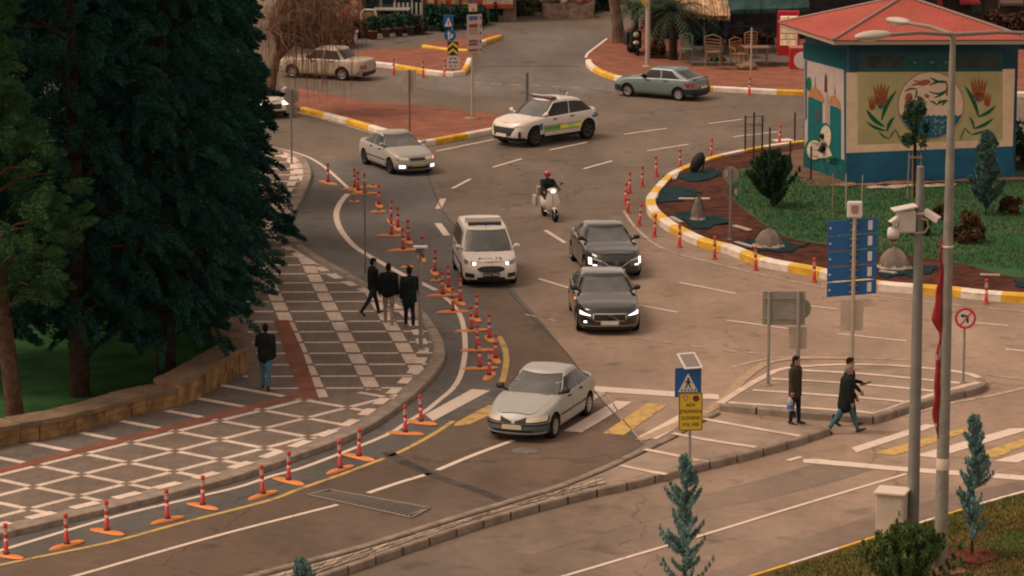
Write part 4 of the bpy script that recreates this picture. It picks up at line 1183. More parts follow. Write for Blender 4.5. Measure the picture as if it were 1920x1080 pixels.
# lettering on the bonnet
s0 = Vector(c.deck(1.62, 0)); s1 = Vector(c.deck(1.82, 0)); dx = (s1 - s0).normalized(); ny = Vector((0, 1, 0)); nz = dx.cross(ny).normalized()
if nz.z < 0: nz = -nz
xa = Vector((0, 1, 0)); ya = -dx
mt = Matrix(((xa.x, ya.x, nz.x, s1.x - .03), (xa.y, ya.y, nz.y, 0), (xa.z, ya.z, nz.z, s1.z + .012), (0, 0, 0, 1)))
text_mesh('POLİS', .21, M('lettering_blue', (.07, .085, .16), .5), 'bonnet_lettering', r_, mt, .004, xs=1.35)
b = MB(); b.box(.05, .27, -.52, .52, c.H - .02, c.H + .07); bo = b.build('roof_light_bar', M('bar_dark', (.03, .03, .035), .4), r_)
bv = bo.modifiers.new('bv', 'BEVEL'); bv.width = .02; bv.segments = 2
b = MB(); b.box(.28, .30, -.12, .12, c.H - .0, c.H + .06); b.build('blue_light', M('blue_lens', (.02, .03, .25), .2, coat=1), bo)
b = MB()
for q in range(9): b.x = None
b.prism([(-.62, -.52), (-.62, .52), (-.30, .58), (-.24, .3), (-.22, 0), (-.24, -.3), (-.30, -.58)], c.H - .01, c.H + .13); sp_ = b.build('roof_fairing', P_WHT, r_); bv = sp_.modifiers.new('bv', 'BEVEL'); bv.width = .05; bv.segments = 3
b = MB(); b.tube([(.55, 0, c.H - .06), (.44, 0, c.H + .13)], .008, 5); b.build('aerial', BLKP, r_)
sp(c, r_, 'side_stripe', M('stripe_blue', (.03, .05, .16), .4), -1.3, 1.15, .62, .70, 1); sp(c, r_, 'side_stripe', M('stripe_blue', (.03, .05, .16), .4), -1.3, 1.15, .62, .70, -1)
wipers(c, r_)
r_.location = G(919, 541) + Vector((0, 2.08, 0)); r_.location.z = 0; r_.rotation_euler = (0, 0, R(-90 + 6.5)); r_.location.x += -.20
CAR_VAN = r_

# ---------------- white traffic-police crossover
c = Car(4.42, 1.83, 1.62, .25, [(-2.2, 1.0), (-1.9, 1.12), (-.3, 1.07), (.7, 1.03), (1.1, 1.02), (1.8, .94), (2.2, .84)],
        dict(xf0=1.15, xf1=.28, xr1=-1.35, xr0=-1.95, w0=.84, w1=.62, n=6.5, bow=.17, rd=.07, xm=-.3), n=5.5, bow=.14)
wb, fo = 2.67, .90
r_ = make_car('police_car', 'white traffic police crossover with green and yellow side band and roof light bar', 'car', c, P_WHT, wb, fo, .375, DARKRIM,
              wins=((-.80, -.02), (.02, .80)), doors=((-.70, .15, .25), (.19, 1.12, .25)), side_t=(.05, .84), arch=.05)
hoodpatch(c, r_, 1.22, 2.05, .82, P_WHT)
for s in (1, -1):
    h = MB(); spatch(h, c.front, s * .50, s * .84, lambda t: .76 + .01 * t, lambda t: .80 + .03 * t, 6, 2, .014); h.build('headlight', LENS, r_)
    fp(c, r_, 'fog_lamp', BLKP, s * .70, s * .76, .38, .60, .014, 3, 3)
    h = MB(); spatch(h, c.front, s * .40, s * .56, lambda t: .44 + .28 * t, lambda t: .73, 6, 3, .012); h.build('grille', BLKP, r_)
    for k, (a, e, mt) in enumerate(((.12, .95, M('band_green', (.20, .50, .05), .5)), (-.28, .12, M('band_yellow', (.74, .72, .04), .5)), (-.62, -.28, M('band_mint', (.40, .60, .18), .5)), (-.98, -.62, M('band_yellow', (.74, .72, .04), .5)))):
        h = MB(); spatch(h, lambda u, v, s=s: c.side(u, v, s), a, e, .55, .70, 6, 3, .013 + k * .001, flip=(s > 0)); h.build('side_band', mt, r_)
    sp(c, r_, 'band_edge', M('band_grey', (.16, .20, .24), .5), -.95, .95, .705, .735, s, .013); sp(c, r_, 'band_edge', M('band_grey', (.16, .20, .24), .5), -.85, .95, .515, .545, s, .013)
    h = MB(); spatch(h, lambda u, v, s=s: c.side(u, v, s), 1.0, 1.16, .60, lambda t: .84 - .02 * t, 3, 3, .013, flip=(s > 0)); h.build('blue_panel', M('panel_blue', (.02, .13, .24), .5), r_)
    h = MB(); spatch(h, lambda u, v, s=s: c.side(u, v, s), -1.95, -1.60, .80, .90, 4, 3, .013, flip=(s > 0)); h.build('blue_panel', M('panel_blue', (.02, .13, .24), .5), r_)
    sp(c, r_, 'sill_trim', BLKP, -.95, .95, .26, .36, s, .012)
    fp(c, r_, 'tail_light', TAIL, s * .50, s * .84, .88, .98, .012, 5, 2, -1)
    yb = s * (c.side_y(.5, .5) + .016)
    mt = Matrix.Translation((.53, yb, .625)) @ Matrix(((-s, 0, 0, 0), (0, 0, s, 0), (0, 1, 0, 0), (0, 0, 0, 1)))
    text_mesh('TRAFİK POLİSİ', .125, M('lettering_navy', (.05, .09, .10), .5), 'side_lettering', r_, mt, .004, xs=.95)
fp(c, r_, 'grille', BLKP, -.42, .42, .44, .73, .012, 10, 3)
fp(c, r_, 'bumper', BLKP, -.82, .82, .25, .37, .014, 14)
plate(c, r_, 0, .45, .52, .11, PLATE_W)
b = MB(); b.box(-.02, .24, -.60, .60, c.H - .02, c.H + .075); bo = b.build('roof_light_bar', M('bar_smoke', (.05, .045, .05), .25, coat=1), r_); bv = bo.modifiers.new('bv', 'BEVEL'); bv.width = .03; bv.segments = 2
b = MB(); b.box(-.01, .23, .15, .5, c.H + .076, c.H + .082); b.build('red_light', M('red_lens', (.25, .07, .05), .3), bo)
b = MB(); b.tube([(-.9, .30, c.H - .02), (-.9, .30, c.H + .12), (-.86, .15, c.H + .22), (-.86, -.12, c.H + .22), (-.9, -.12, c.H - .02)], .02, 6); b.box(-.92, -.86, -.10, .14, c.H + .02, c.H + .17); b.build('roof_antenna', M('grey_metal_dark', (.12, .12, .13), .5), r_)
b = MB(); b.ball((-1.25, -.1, c.H - .02), (.16, .05, .07), 10, 6); b.build('shark_fin', P_WHT, r_)
wipers(c, r_)
from_wheels(r_, (998, 275), (1100, 260), 1, c, fo, wb); r_.scale = (1.07, 1.07, 1.07)
CAR_QQ = r_

# ---------------- old blue-grey hatchback
P_BG = paint('blue_grey_paint', (0.115, 0.165, 0.170), 0.38, 0.15, .5)
c = Car(3.99, 1.64, 1.33, .20, [(-2.0, .86), (-1.7, .93), (-.5, .92), (.8, .88), (1.1, .86), (1.9, .74), (2.0, .72)],
        dict(xf0=.86, xf1=.32, xr1=-.98, xr0=-1.78, w0=.76, w1=.60, n=9, bow=.06, rd=.03), n=9, bow=.06, foff=[(0, -.06), (.1, 0), (.5, 0), (.8, -.04), (1, -.10)], roff=[(0, -.05), (.3, 0), (1, -.06)])
wb, fo = 2.48, .72
r_ = make_car('hatchback_car', 'old blue-grey boxy hatchback driving past the red pavement of the cafe', 'car', c, P_BG, wb, fo, .275, ALLOY,
              wins=((-.60, .04), (.12, .84)), doors=((-.75, .05, .15), (.09, .86, .15)), side_t=(.06, .86), rear_t=(.18, .90), spokes=8, arch=.06)
hoodpatch(c, r_, .98, 1.85, .9, P_BG)
for s in (1, -1):
    fp(c, r_, 'headlight', LENS, s * .42, s * .72, .55, .68, .012, 4, 2)
    fp(c, r_, 'tail_light', TAIL, s * .50, s * .80, .60, .78, .014, 5, 2, -1)
    sp(c, r_, 'bumper_side', BLKP, 1.62, 1.95, .30, .50, s, .02); sp(c, r_, 'bumper_side', BLKP, -1.93, -1.5, .30, .52, s, .02)
fp(c, r_, 'grille', BLKP, -.4, .4, .55, .67, .01); fp(c, r_, 'bumper', BLKP, -.80, .80, .28, .50, .04, 12); fp(c, r_, 'bumper', BLKP, -.80, .80, .28, .52, .04, 12, 3, -1)
plate(c, r_, 0, .56, .50, .11, PLATE_W, sg=-1).location.x = -.01
b = MB(); b.box(-1.88, -1.70, -.62, .62, .90, .94); bo = b.build('tail_spoiler', BLKP, r_); bv = bo.modifiers.new('bv', 'BEVEL'); bv.width = .02; bv.segments = 2
b = MB(); b.ball((.05, .18, 1.12), (.10, .09, .12), 10, 8); b.build('driver_silhouette_seat', BLKP, r_)
from_wheels(r_, (1178, 181), (1274, 189), 1, c, fo, wb)
CAR_R11 = r_

# ---------------- cream old saloon behind the bare willow, and white car behind the conifer
P_CRM = paint('cream_paint', (0.34, 0.27, 0.205), 0.45, 0.0, .4)
c = Car(4.30, 1.65, 1.40, .22, [(-2.1, .86), (-1.9, .92), (-.5, .93), (.8, .92), (1.2, .90), (2.0, .80)],
        dict(xf0=.95, xf1=.35, xr1=-.85, xr0=-1.25, w0=.76, w1=.62, n=9, bow=.06, rd=.03), n=9, bow=.05, foff=[(0, -.04), (.5, 0), (1, -.04)], roff=[(0, -.04), (.5, 0), (1, -.04)])
wb, fo = 2.45, .80
r_ = make_car('saloon_car', 'cream coloured boxy old saloon seen through the hanging bare twigs', 'car', c, P_CRM, wb, fo, .29, ALLOY, wins=((-.80, .0), (.06, .84)), doors=((-.75, .1, .2), (.14, .95, .2)))
hoodpatch(c, r_, 1.05, 1.95, .9, P_CRM)
for s in (1, -1):
    fp(c, r_, 'headlight', LENS, s * .45, s * .75, .62, .76, .012, 4, 2)
    fp(c, r_, 'tail_light', TAIL, s * .45, s * .75, .55, .72, .012, 4, 2, -1)
fp(c, r_, 'bumper', CHROME, -.78, .78, .42, .52, .03, 12); fp(c, r_, 'bumper', CHROME, -.78, .78, .42, .52, .03, 12, 3, -1)
fp(c, r_, 'bumper', BLKP, -.78, .78, .26, .42, .02, 12, 3, -1)
g = G(614, 145); r_.location = (g.x, g.y, 0); r_.rotation_euler = (0, 0, R(157))
CAR_CRM = r_
c = Car(4.2, 1.72, 1.45, .20, [(-2.05, .90), (-1.8, 1.0), (.3, .98), (1.0, .95), (1.6, .85), (2.1, .70)],
        dict(xf0=1.1, xf1=.2, xr1=-1.0, xr0=-1.8, w0=.80, w1=.58, n=6, bow=.16, rd=.05), n=5.5, bow=.13)
wb, fo = 2.55, .83
r_ = make_car('hatchback_car', 'white car with one lit headlamp emerging from behind the dark conifer', 'car', c, P_WHT, wb, fo, .30, ALLOY, wins=((-.80, .0), (.05, .82)), doors=((-.60, .15, .25), (.19, 1.05, .25)))
hoodpatch(c, r_, 1.15, 2.0, .8, P_WHT)
for s in (1, -1):
    fp(c, r_, 'headlight', LAMPW, s * .42, s * .76, .58, .72, .012, 5, 3)
fp(c, r_, 'grille', BLKP, -.36, .36, .42, .62, .01, 8, 2); fp(c, r_, 'air_intake', BLKP, -.6, .6, .25, .34, .01, 10, 2)
wipers(c, r_)
g = G(500, 222); r_.location = (g.x - .35, g.y + 1.7, 0); r_.rotation_euler = (0, 0, R(-72))
CAR_WHT = r_
# ================================================================== PEOPLE
SKIN = M('skin', (0.30, 0.165, 0.11), 0.6)
HAIR_D = M('dark_hair', (0.014, 0.012, 0.011), 0.8)
HAIR_G = M('grey_hair', (0.20, 0.17, 0.15), 0.85)
def remesh(mb, name, mat, parent, vox, smooth=4):
    o = mb.build(name, mat, parent)
    r = o.modifiers.new('r', 'REMESH'); r.mode = 'VOXEL'; r.voxel_size = vox; r.use_smooth_shade = True
    sm = o.modifiers.new('s', 'SMOOTH'); sm.iterations = smooth; sm.factor = 0.5
    n = evaluated(o, name)
    for p in n.data.polygons: p.use_smooth = True
    if not n.data.materials: n.data.materials.append(mat)
    return n
def hand(mb, wr, d, out, s):
    """palm with five fingers; d = direction of the forearm, out = thumb direction"""
    d = d.normalized(); out = (out - d * out.dot(d)).normalized(); nrm = d.cross(out)
    mb.capsule(wr, wr + d * .05, .027, .034, 8)
    for k in range(4):
        o = out * (.030 - .020 * k); L = (.068, .078, .072, .055)[k]
        a = wr + d * .075 + o; b = a + d * L * .55 + nrm * .012 * s; e = b + d * L * .40 + nrm * .024 * s
        mb.capsule(wr + d * .03 + o * .8, a, .014, .0125, 6); mb.capsule(a, b, .0125, .0115, 6); mb.capsule(b, e, .0115, .010, 6)
    t0 = wr + d * .022 + out * .026; t1 = t0 + out * .03 + d * .022; mb.capsule(wr + d * .012 + out * .01, t0, .016, .015, 6); mb.capsule(t0, t1, .015, .012, 6); mb.capsule(t1, t1 + d * .024, .012, .0105, 6)
def person(label, px, py, head, h=1.75, legs=((0, 0), (0, 0)), arms=((0, .12, .1), (0, .12, .1)), lean=0.0, turn=0.0, nod=0.0,
           jacket=((.02, .02, .025), .62, 1.0), trousers=(.03, .035, .05), shoes=(.015, .015, .018), hair=HAIR_D, skinm=SKIN, z0=0.0, group=None, hood=False, seat=None, bulk=1.07, loc=None, bald=False, cap=None, hatmat=None):
    """legs: (thigh swing forward, knee bend) for left, right; arms: (swing forward, outward, elbow bend)"""
    k = h / 1.75
    if loc is None: g = G(px, py, z0); loc = (g.x, g.y, z0)
    root = thing('person', label, 'person', loc, R(head), group)
    V = Vector
    hipz = .92 if seat is None else seat
    def leg(s, sw, kb, ab=.0):
        hp = V((0, s * .095, hipz)); kn = hp + V((math.sin(sw) * .44, s * ab * .44, -math.cos(sw) * .44))
        a2 = sw - kb; an = kn + V((math.sin(a2) * .42, 0, -math.cos(a2) * .42)); return hp, kn, an, a2
    J = [leg(1, *legs[0]), leg(-1, *legs[1])]
    low = min(j[2].z for j in J) - .08
    if seat is None:
        for j in J:
            for q in range(3): j[q].z -= low
        pz = .95 - low
    else: pz = hipz + .03
    up = V((math.sin(lean), 0, math.cos(lean)))
    pel = V((0, 0, pz)); wst = pel + up * .14; chs = pel + up * .36; nk = pel + up * .53; hc = nk + V((.02 + .05 * math.sin(nod), 0, .155))
    A = []
    for s, (sw, ab, eb) in zip((1, -1), arms):
        sh = pel + up * .455 + V((0, s * .172 * bulk, 0))
        d1 = V((math.sin(sw) * math.cos(ab), s * math.sin(ab), -math.cos(sw) * math.cos(ab)))
        el = sh + d1 * .29; a2 = sw + eb
        d2 = V((math.sin(a2) * math.cos(ab * .5), s * math.sin(ab * .5), -math.cos(a2) * math.cos(ab * .5))); wr = el + d2 * .25
        A.append((sh, el, wr, d2, s))
    # body: one continuous skin
    b = MB(); b.x = Matrix.Scale(k, 4)
    Rt = Matrix.Rotation(turn, 3, 'Z')
    def hl(x, y, z): return hc + Rt @ V((x, y, z))
    b.ball(hc, (.092, .075, .115), 14, 10); b.ball(hl(.025, 0, -.055), (.065, .056, .07), 12, 8)
    b.capsule(hl(.088, 0, .015), hl(.112, 0, -.022), .010, .016, 6)
    b.ball(hl(.075, 0, .035), (.025, .05, .016), 10, 6); b.capsule(hl(.082, -.022, -.062), hl(.082, .022, -.062), .010, .010, 6); b.ball(hl(.07, 0, -.10), (.026, .026, .02), 8, 6)
    for s in (1, -1): b.ball(hl(-.005, s * .078, -.005), (.020, .010, .032), 8, 6)
    b.capsule(nk - up * .03, hc - V((0.01, 0, .07)), .055, .052, 10)
    b.capsule(wst, chs, .11, .125, 12); b.capsule(pel, wst, .12, .105, 12); b.capsule(chs + V((0, .1, .06)), chs + V((0, -.1, .06)), .085, .085, 10)
    for hp, kn, an, a2 in J:
        b.capsule(hp, kn, .080, .052, 10); b.capsule(kn, an, .050, .036, 10)
        f = V((math.cos(max(-1, min(.5, a2))), 0, math.sin(max(-1, min(.5, a2)))))
        b.capsule(an + f * -.02 + V((0, 0, -.04)), an + f * .14 + V((0, 0, -.045)), .032, .028, 8)
    for sh, el, wr, d2, s in A:
        b.capsule(sh, el, .048, .038, 8); b.capsule(el, wr, .038, .026, 8); hand(b, wr, d2, V((1, -s * .3, 0)), s)
    body = remesh(b, 'body', skinm, root, .0085, 2)
    # eyes
    e = MB(); e.x = Matrix.Scale(k, 4)
    for s in (1, -1): e.ball(hl(.084, s * .030, .010), .0105, 8, 6)
    e.build('eyes', HAIR_D, body)
    if hair:
        m = MB(); m.x = Matrix.Scale(k, 4)
        m.ball(hl(-.018, 0, .028), (.098, .085, .108), 14, 10)
        if not bald: m.ball(hl(-.05, 0, -.03), (.058, .072, .075), 12, 8); m.ball(hl(.045, 0, .085), (.05, .06, .03), 10, 6)
        m.build('hair', hair, root)
    # trousers
    t = MB(); t.x = Matrix.Scale(k, 4)
    t.capsule(pel + V((0, .03, 0)), wst, .135 * bulk, .125 * bulk, 12); t.capsule(pel + V((0, -.03, 0)), wst, .135 * bulk, .12 * bulk, 12)
    for hp, kn, an, a2 in J:
        t.capsule(hp, kn, .098 * bulk, .068, 12); t.capsule(kn, an + (kn - an).normalized() * .02, .066, .052, 12)
    remesh(t, 'trousers', M('cloth_%d_%d_%d' % tuple(int(v * 999) for v in trousers), trousers, .9, noise=.25, scale=9), root, .013)
    # shoes
    smt = M('shoe_%d_%d_%d' % tuple(int(v * 999) for v in shoes), shoes, .6)
    for hp, kn, an, a2 in J:
        sh_ = MB(); sh_.x = Matrix.Scale(k, 4)
        aa = max(-.9, min(.45, a2)); f = V((math.cos(aa), 0, math.sin(aa))); n = V((-math.sin(aa), 0, math.cos(aa)))
        sh_.capsule(an - f * .035 - n * .042, an + f * .12 - n * .05, .040, .036, 10); sh_.capsule(an + f * .08 - n * .05, an + f * .175 - n * .058, .038, .026, 10)
        sh_.capsule(an - n * .02, an, .042, .042, 8)
        remesh(sh_, 'shoe', smt, root, .011, 2)
    # jacket
    col, lng, loose = jacket
    jm = M('coat_%d_%d_%d' % tuple(int(v * 999) for v in col), col, .9, noise=.25, scale=7, bump=.4, bscale=14)
    j = MB(); j.x = Matrix.Scale(k, 4)
    hem = pel + up * (.47 - lng)
    for yy in (.05, -.05):
        j.capsule(hem + V((0, yy * 1.1, .08)), wst + V((0, yy, 0)), .135 * loose * bulk, .135 * loose * bulk, 14); j.capsule(wst + V((0, yy, 0)), chs + V((0, yy * 1.2, .02)), .135 * loose * bulk, .138 * loose * bulk, 14)
    j.capsule(chs + V((0, .105, .075)), chs + V((0, -.105, .075)), .090 * loose, .090 * loose, 12); j.capsule(chs + V((0, 0, .08)), nk + V((0, 0, .0)), .10, .070, 12)
    if hood: j.ball(nk + V((-.06, 0, .02)), (.085, .12, .065), 12, 8)
    for sh, el, wr, d2, s in A:
        j.capsule(sh, el, .074 * loose, .062 * loose, 10); j.capsule(el, wr - d2 * .01, .060 * loose, .048 * loose, 10)
    remesh(j, 'jacket', jm, root, .013)
    root['_k'] = k
    for key in ('_k',): del root[key]
    return root, A, hc, k
JB = (.016, .019, .020)
person('man in black jacket and navy trousers in mid stride, left of the walking trio', 700, 590, 30, 1.72, legs=((.30, .05), (-.42, .25)), arms=((.1, .1, .2), (.1, .08, .3)), jacket=((.013, .015, .016), .66, 1.0), trousers=(.020, .026, .048), turn=-.2, z0=KZ, group=None)
person('man in short black jacket and beige trousers seen from behind, middle of the walking trio', 729, 606, 92, 1.78, legs=((.22, .12), (-.22, .10)), arms=((.12, .16, .12), (-.12, .16, .15)), jacket=((.012, .017, .018), .58, 1.22), trousers=(.30, .235, .185), shoes=(.25, .20, .15), bulk=1.08, z0=KZ)
person('man in long black coat and navy trousers, right of the trio beside the camera post', 768, 614, 95, 1.80, legs=((.20, .05), (-.16, .06)), arms=((.0, .14, .12), (.25, .30, .1)), jacket=((.012, .020, .019), .80, 1.10), trousers=(.014, .020, .040), shoes=(.28, .20, .19), z0=KZ)
person('man in black jacket and blue jeans walking alone beside the stone wall under the tree', 499, 729, 88, 1.78, legs=((.24, .08), (-.30, .30)), arms=((.55, .2, 1.0), (-.10, .12, .15)), jacket=((.012, .016, .019), .64, 1.12), trousers=(.055, .125, .19), shoes=(.018, .022, .025), z0=KZ)
pw, A_, hc_, k_ = person('man in olive brown hooded coat and dark trousers carrying a water bottle on the refuge', 1490, 794, -35, 1.76, legs=((.10, .05), (-.06, .04)), arms=((-.05, .08, .1), (.05, .10, .05)), jacket=((.048, .038, .027), .76, 1.0), trousers=(.016, .024, .034), hood=True, turn=.2, z0=RZ)
person('old grey-haired man in black coat and bright blue jeans striding onto the road', 1585, 812, 0, 1.84, legs=((.40, .05), (-.42, .18)), arms=((.2, .1, .4), (.05, .10, .2)), lean=.10, jacket=((.014, .018, .018), .78, 1.22), trousers=(.055, .13, .18), shoes=(.02, .03, .04), hair=HAIR_G, turn=-.1, bulk=1.08)
p2_, A2, _, _ = person('dark-clothed man mostly hidden behind the old man, holding out a rolled paper', 1591, 798, -10, 1.80, legs=((.22, .05), (-.25, .2)), arms=((.15, .1, 1.25), (.40, .12, .35)), jacket=((.014, .018, .020), .66, 1.0), trousers=(.012, .020, .024), turn=.0)
# water bottles in a clear bag and the rolled paper
sh, el, wr, d2, s = A_[1]
m = Matrix.Translation(pw.location) @ Matrix.Rotation(pw.rotation_euler.z, 4, 'Z') @ Matrix.Scale(k_, 4)
hp = m @ (wr + d2 * .10)
t = thing('water_bottle', 'large clear water bottle with blue label hanging from the hand of the coated man', 'bottle', (hp.x - .05, hp.y, hp.z - .40)); t.scale = (.85, .85, .95)
b = MB(); b.lathe([(0.001, 0), (.085, .0), (.095, .02), (.095, .14), (.088, .17), (.095, .20), (.095, .27), (.05, .34), (.028, .36), (.028, .38), (.001, .38)], 16); b.build('bottle_body', M('bottle_plastic', (.26, .30, .34), .15, coat=.6, noise=.15, scale=6), t)
b = MB(); b.lathe([(.098, .06), (.098, .16)], 16); b.build('bottle_label', M('label_blue', (.05, .12, .34), .5), t)
b = MB(); b.tube([(0, 0, .37), (.03, 0, .43)], .018, 6); b.build('bottle_handle', M('bottle_red', (.35, .04, .05), .5), t)
sh, el, wr, d2, s = A2[0]
m = Matrix.Translation(p2_.location) @ Matrix.Rotation(p2_.rotation_euler.z, 4, 'Z')
q0 = m @ (wr + d2 * .06); 
b = MB(); b.tube([q0 - Vector((.08, 0, .03)), q0 + Vector((.20, 0, .06))], .026, 8); tag(b.build('rolled_paper', M('grey_roll', (.10, .09, .08), .8)), 'grey rolled paper held out by the half hidden man', 'paper')

# ================================================================== SCOOTER AND RIDER
WSC = paint('scooter_cream', (0.56, 0.49, 0.42), .35, 0, .6)
g = G(1031, 416)
sc = thing('scooter', 'cream scooter with lit headlamp crossing the junction under a red-helmeted rider', 'scooter', (g.x, g.y + .6, 0), R(-90 + 17))
def whl(x, r, par):
    b = MB(); b.lathe([(r * .55, -.05), (r * .92, -.055), (r, -.03), (r, .03), (r * .92, .055), (r * .55, .05), (r * .5, 0), (r * .55, -.05)], 24, axis='Y'); o = b.build('wheel', RUBBER, par); o.location = (x, 0, r); fix_normals(o)
    b = MB(); b.lathe([(.001, -.03), (r * .57, -.03), (r * .57, .03), (.001, .03)], 18, axis='Y'); b.build('rim', ALLOY, o)
whl(.62, .23, sc); whl(-.60, .23, sc)
def smooth_part(mb, name, mat, lv=2):
    o = mb.build(name, mat, sc); s_ = o.modifiers.new('s', 'SUBSURF'); s_.levels = lv; s_.render_levels = lv
    for p in o.data.polygons: p.use_smooth = True
    return o
def hullbox(b, sections):
    """sections: (x, halfwidth, z0, z1) lofted boxes"""
    vs = []
    for x, w_, z0, z1 in sections: vs += [(x, -w_, z0), (x, w_, z0), (x, w_ * .9, z1), (x, -w_ * .9, z1)]
    fs = [(3, 2, 1, 0)]
    for i in range(len(sections) - 1):
        o = 4 * i
        for k in range(4): fs.append((o + k, o + (k + 1) % 4, o + 4 + (k + 1) % 4, o + 4 + k))
    o = 4 * (len(sections) - 1); fs.append((o, o + 1, o + 2, o + 3)); b.add(vs, fs)
b = MB()
vs = []
for z, x, w_ in ((.26, .36, .24), (.42, .40, .34), (.70, .36, .36), (.92, .30, .27), (1.04, .26, .16)):
    vs += [(x - .05, -w_, z), (x + .05, -w_ * .4, z), (x + .05, w_ * .4, z), (x - .05, w_, z), (x - .09, 0, z)]
fs = [(4, 3, 2, 1, 0)] + [(5 * i + k, 5 * i + (k + 1) % 5, 5 * i + 5 + (k + 1) % 5, 5 * i + 5 + k) for i in range(4) for k in range(5)] + [(20, 21, 22, 23, 24)]
b.add(vs, fs); o = smooth_part(b, 'leg_shield', WSC); fix_normals(o)
b = MB(); hullbox(b, [(.36, .05, .40, .50), (.56, .10, .40, .52), (.72, .09, .34, .44), (.86, .04, .24, .30)]); smooth_part(b, 'mudguard', WSC)
b = MB(); b.tube([(.62, .0, .23), (.40, 0, .75), (.26, 0, 1.05)], .03, 8); b.build('fork', ALLOY, sc)
b = MB(); hullbox(b, [(.30, .13, .26, .30), (-.15, .15, .26, .30)]); b.build('footboard', WSC, sc)
b = MB(); hullbox(b, [(-.05, .16, .26, .66), (-.30, .27, .28, .74), (-.62, .22, .36, .76), (-.90, .12, .48, .74)]); o = smooth_part(b, 'rear_body', WSC)
b = MB(); hullbox(b, [(-.02, .10, .70, .78), (-.30, .15, .72, .82), (-.70, .15, .76, .84), (-.88, .08, .78, .82)]); smooth_part(b, 'seat', M('seat_black', (.02, .02, .02), .6))
b = MB(); b.tube([(.24, .34, 1.05), (.28, .18, 1.08), (.27, 0, 1.06), (.28, -.18, 1.08), (.24, -.34, 1.05)], .018, 8); b.build('handlebar', BLKP, sc)
b = MB(); b.ball((.30, 0, 1.05), (.12, .20, .085), 14, 8); b.build('handlebar_cowl', WSC, sc)
b = MB(); b.ball((.40, 0, 1.03), (.04, .10, .06), 12, 8); b.build('headlight', LAMPW, sc)
for s in (1, -1):
    b = MB(); b.tube([(.24, s * .20, 1.08), (.22, s * .33, 1.22)], .008, 5); b.ball((.22, s * .36, 1.25), (.012, .06, .035), 10, 6); b.build('mirror', BLKP, sc)
b = MB(); b.box(-.98, -.72, -.20, .20, .72, 1.02); o = b.build('rear_box', M('scooter_box', (.30, .25, .21), .5), sc); bv = o.modifiers.new('b', 'BEVEL'); bv.width = .04; bv.segments = 3
for s in (1, -1):
    b = MB(); b.box(-.95, -.60, *sorted((s * .24, s * .34)), .36, .74); o = b.build('pannier', M('pannier_cream', (.46, .38, .31), .6), sc); bv = o.modifiers.new('b', 'BEVEL'); bv.width = .04; bv.segments = 3
fwd = Vector((math.cos(R(-73)), math.sin(R(-73)), 0))
rider, RA, rhc, rk_ = person('rider in black jacket and red helmet sitting on the moving cream scooter', 0, 0, -73, 1.74, seat=.80, legs=((1.25, 1.30), (1.25, 1.30)), arms=((.95, .22, .25), (.95, .22, .25)), jacket=((.014, .022, .022), .55, 1.1),
       trousers=(.022, .034, .045), shoes=(.02, .02, .02), hair=None, loc=sc.location - fwd * .28)
b = MB(); b.x = Matrix.Scale(rk_, 4); b.ball(rhc + Vector((-.01, 0, .035)), (.135, .125, .12), 18, 12); b.ball(rhc + Vector((.06, 0, .07)), (.10, .10, .04), 12, 8)
b.build('helmet', M('helmet_red', (.42, .022, .022), .25, coat=.8), rider)
b = MB(); b.x = Matrix.Scale(rk_, 4); b.ball(rhc + Vector((.055, 0, .0)), (.085, .10, .045), 14, 8); b.build('visor', M('visor_dark', (.05, .02, .02), .15, coat=1), rider)

# ================================================================== FLEXIBLE POSTS
PR = M('post_red', (0.44, 0.026, 0.016), 0.5, noise=.12, scale=5)
PW = M('reflective_band', (0.44, 0.34, 0.30), 0.5)
PO = M('base_orange', (0.60, 0.205, 0.05), 0.6, noise=.15, scale=4)
PD = M('post_foot', (0.07, 0.03, 0.03), .7)
def post_mesh(par, hh=.76, name='post'):
    b = MB(); r = .047
    z = [0.06, .36, .37, .47, .48, .54, .55, .69, .70, hh]; kk = [0, 0, 1, 1, 0, 0, 1, 1, 0]
    prof = []; mi = []
    prof = [(r * 1.25, .06), (r, .36), (r, .36), (r, .42), (r, .42), (r * 1.1, .44), (r * 1.1, .50), (r, .52), (r, .66), (r * 1.1, .67), (r * 1.1, hh - .01), (r * .7, hh), (.001, hh)]
    mi = [0, 0, 1, 1, 0, 0, 0, 1, 0, 0, 0, 0]
    b.lathe(prof, 14, mis=mi); return b.build(name, [PR, PW], par)
def ridge_base(par, L=1.02, name='base'):
    b = MB(); secs = []
    n = 8; w_ = .125
    for i in range(n + 1):
        t = -1 + 2 * i / n; e = (1 - abs(t) ** 5)
        ww = w_ * (0.30 + .70 * e) ; hh = .048 * (0.35 + .65 * e)
        secs.append((t * L / 2, ww, hh))
    vs = []
    for x, ww, hh in secs: vs += [(x, -ww, 0.004), (x, -ww * .75, hh), (x, 0, hh * 1.15), (x, ww * .75, hh), (x, ww, 0.004)]
    fs = [(0, 1, 2, 3, 4)]
    for i in range(n):
        for k in range(4): fs.append((5 * i + k, 5 * i + 5 + k, 5 * i + 6 + k, 5 * i + 1 + k))
    fs.append(tuple(5 * n + k for k in (4, 3, 2, 1, 0)))
    b.add(vs, fs, 0, True); o = b.build(name, PO, par); fix_normals(o); o.data.set_sharp_from_angle(angle=R(35)); return o
proto = thing('flexible_post', 'x', 'traffic post')
ridge_base(proto); post_mesh(proto)
b = MB(); b.lathe([(.075, .05), (.075, .10), (.05, .115)], 14); b.build('collar', PD, proto)
used = False
GP = 'red flexible posts on orange bases'
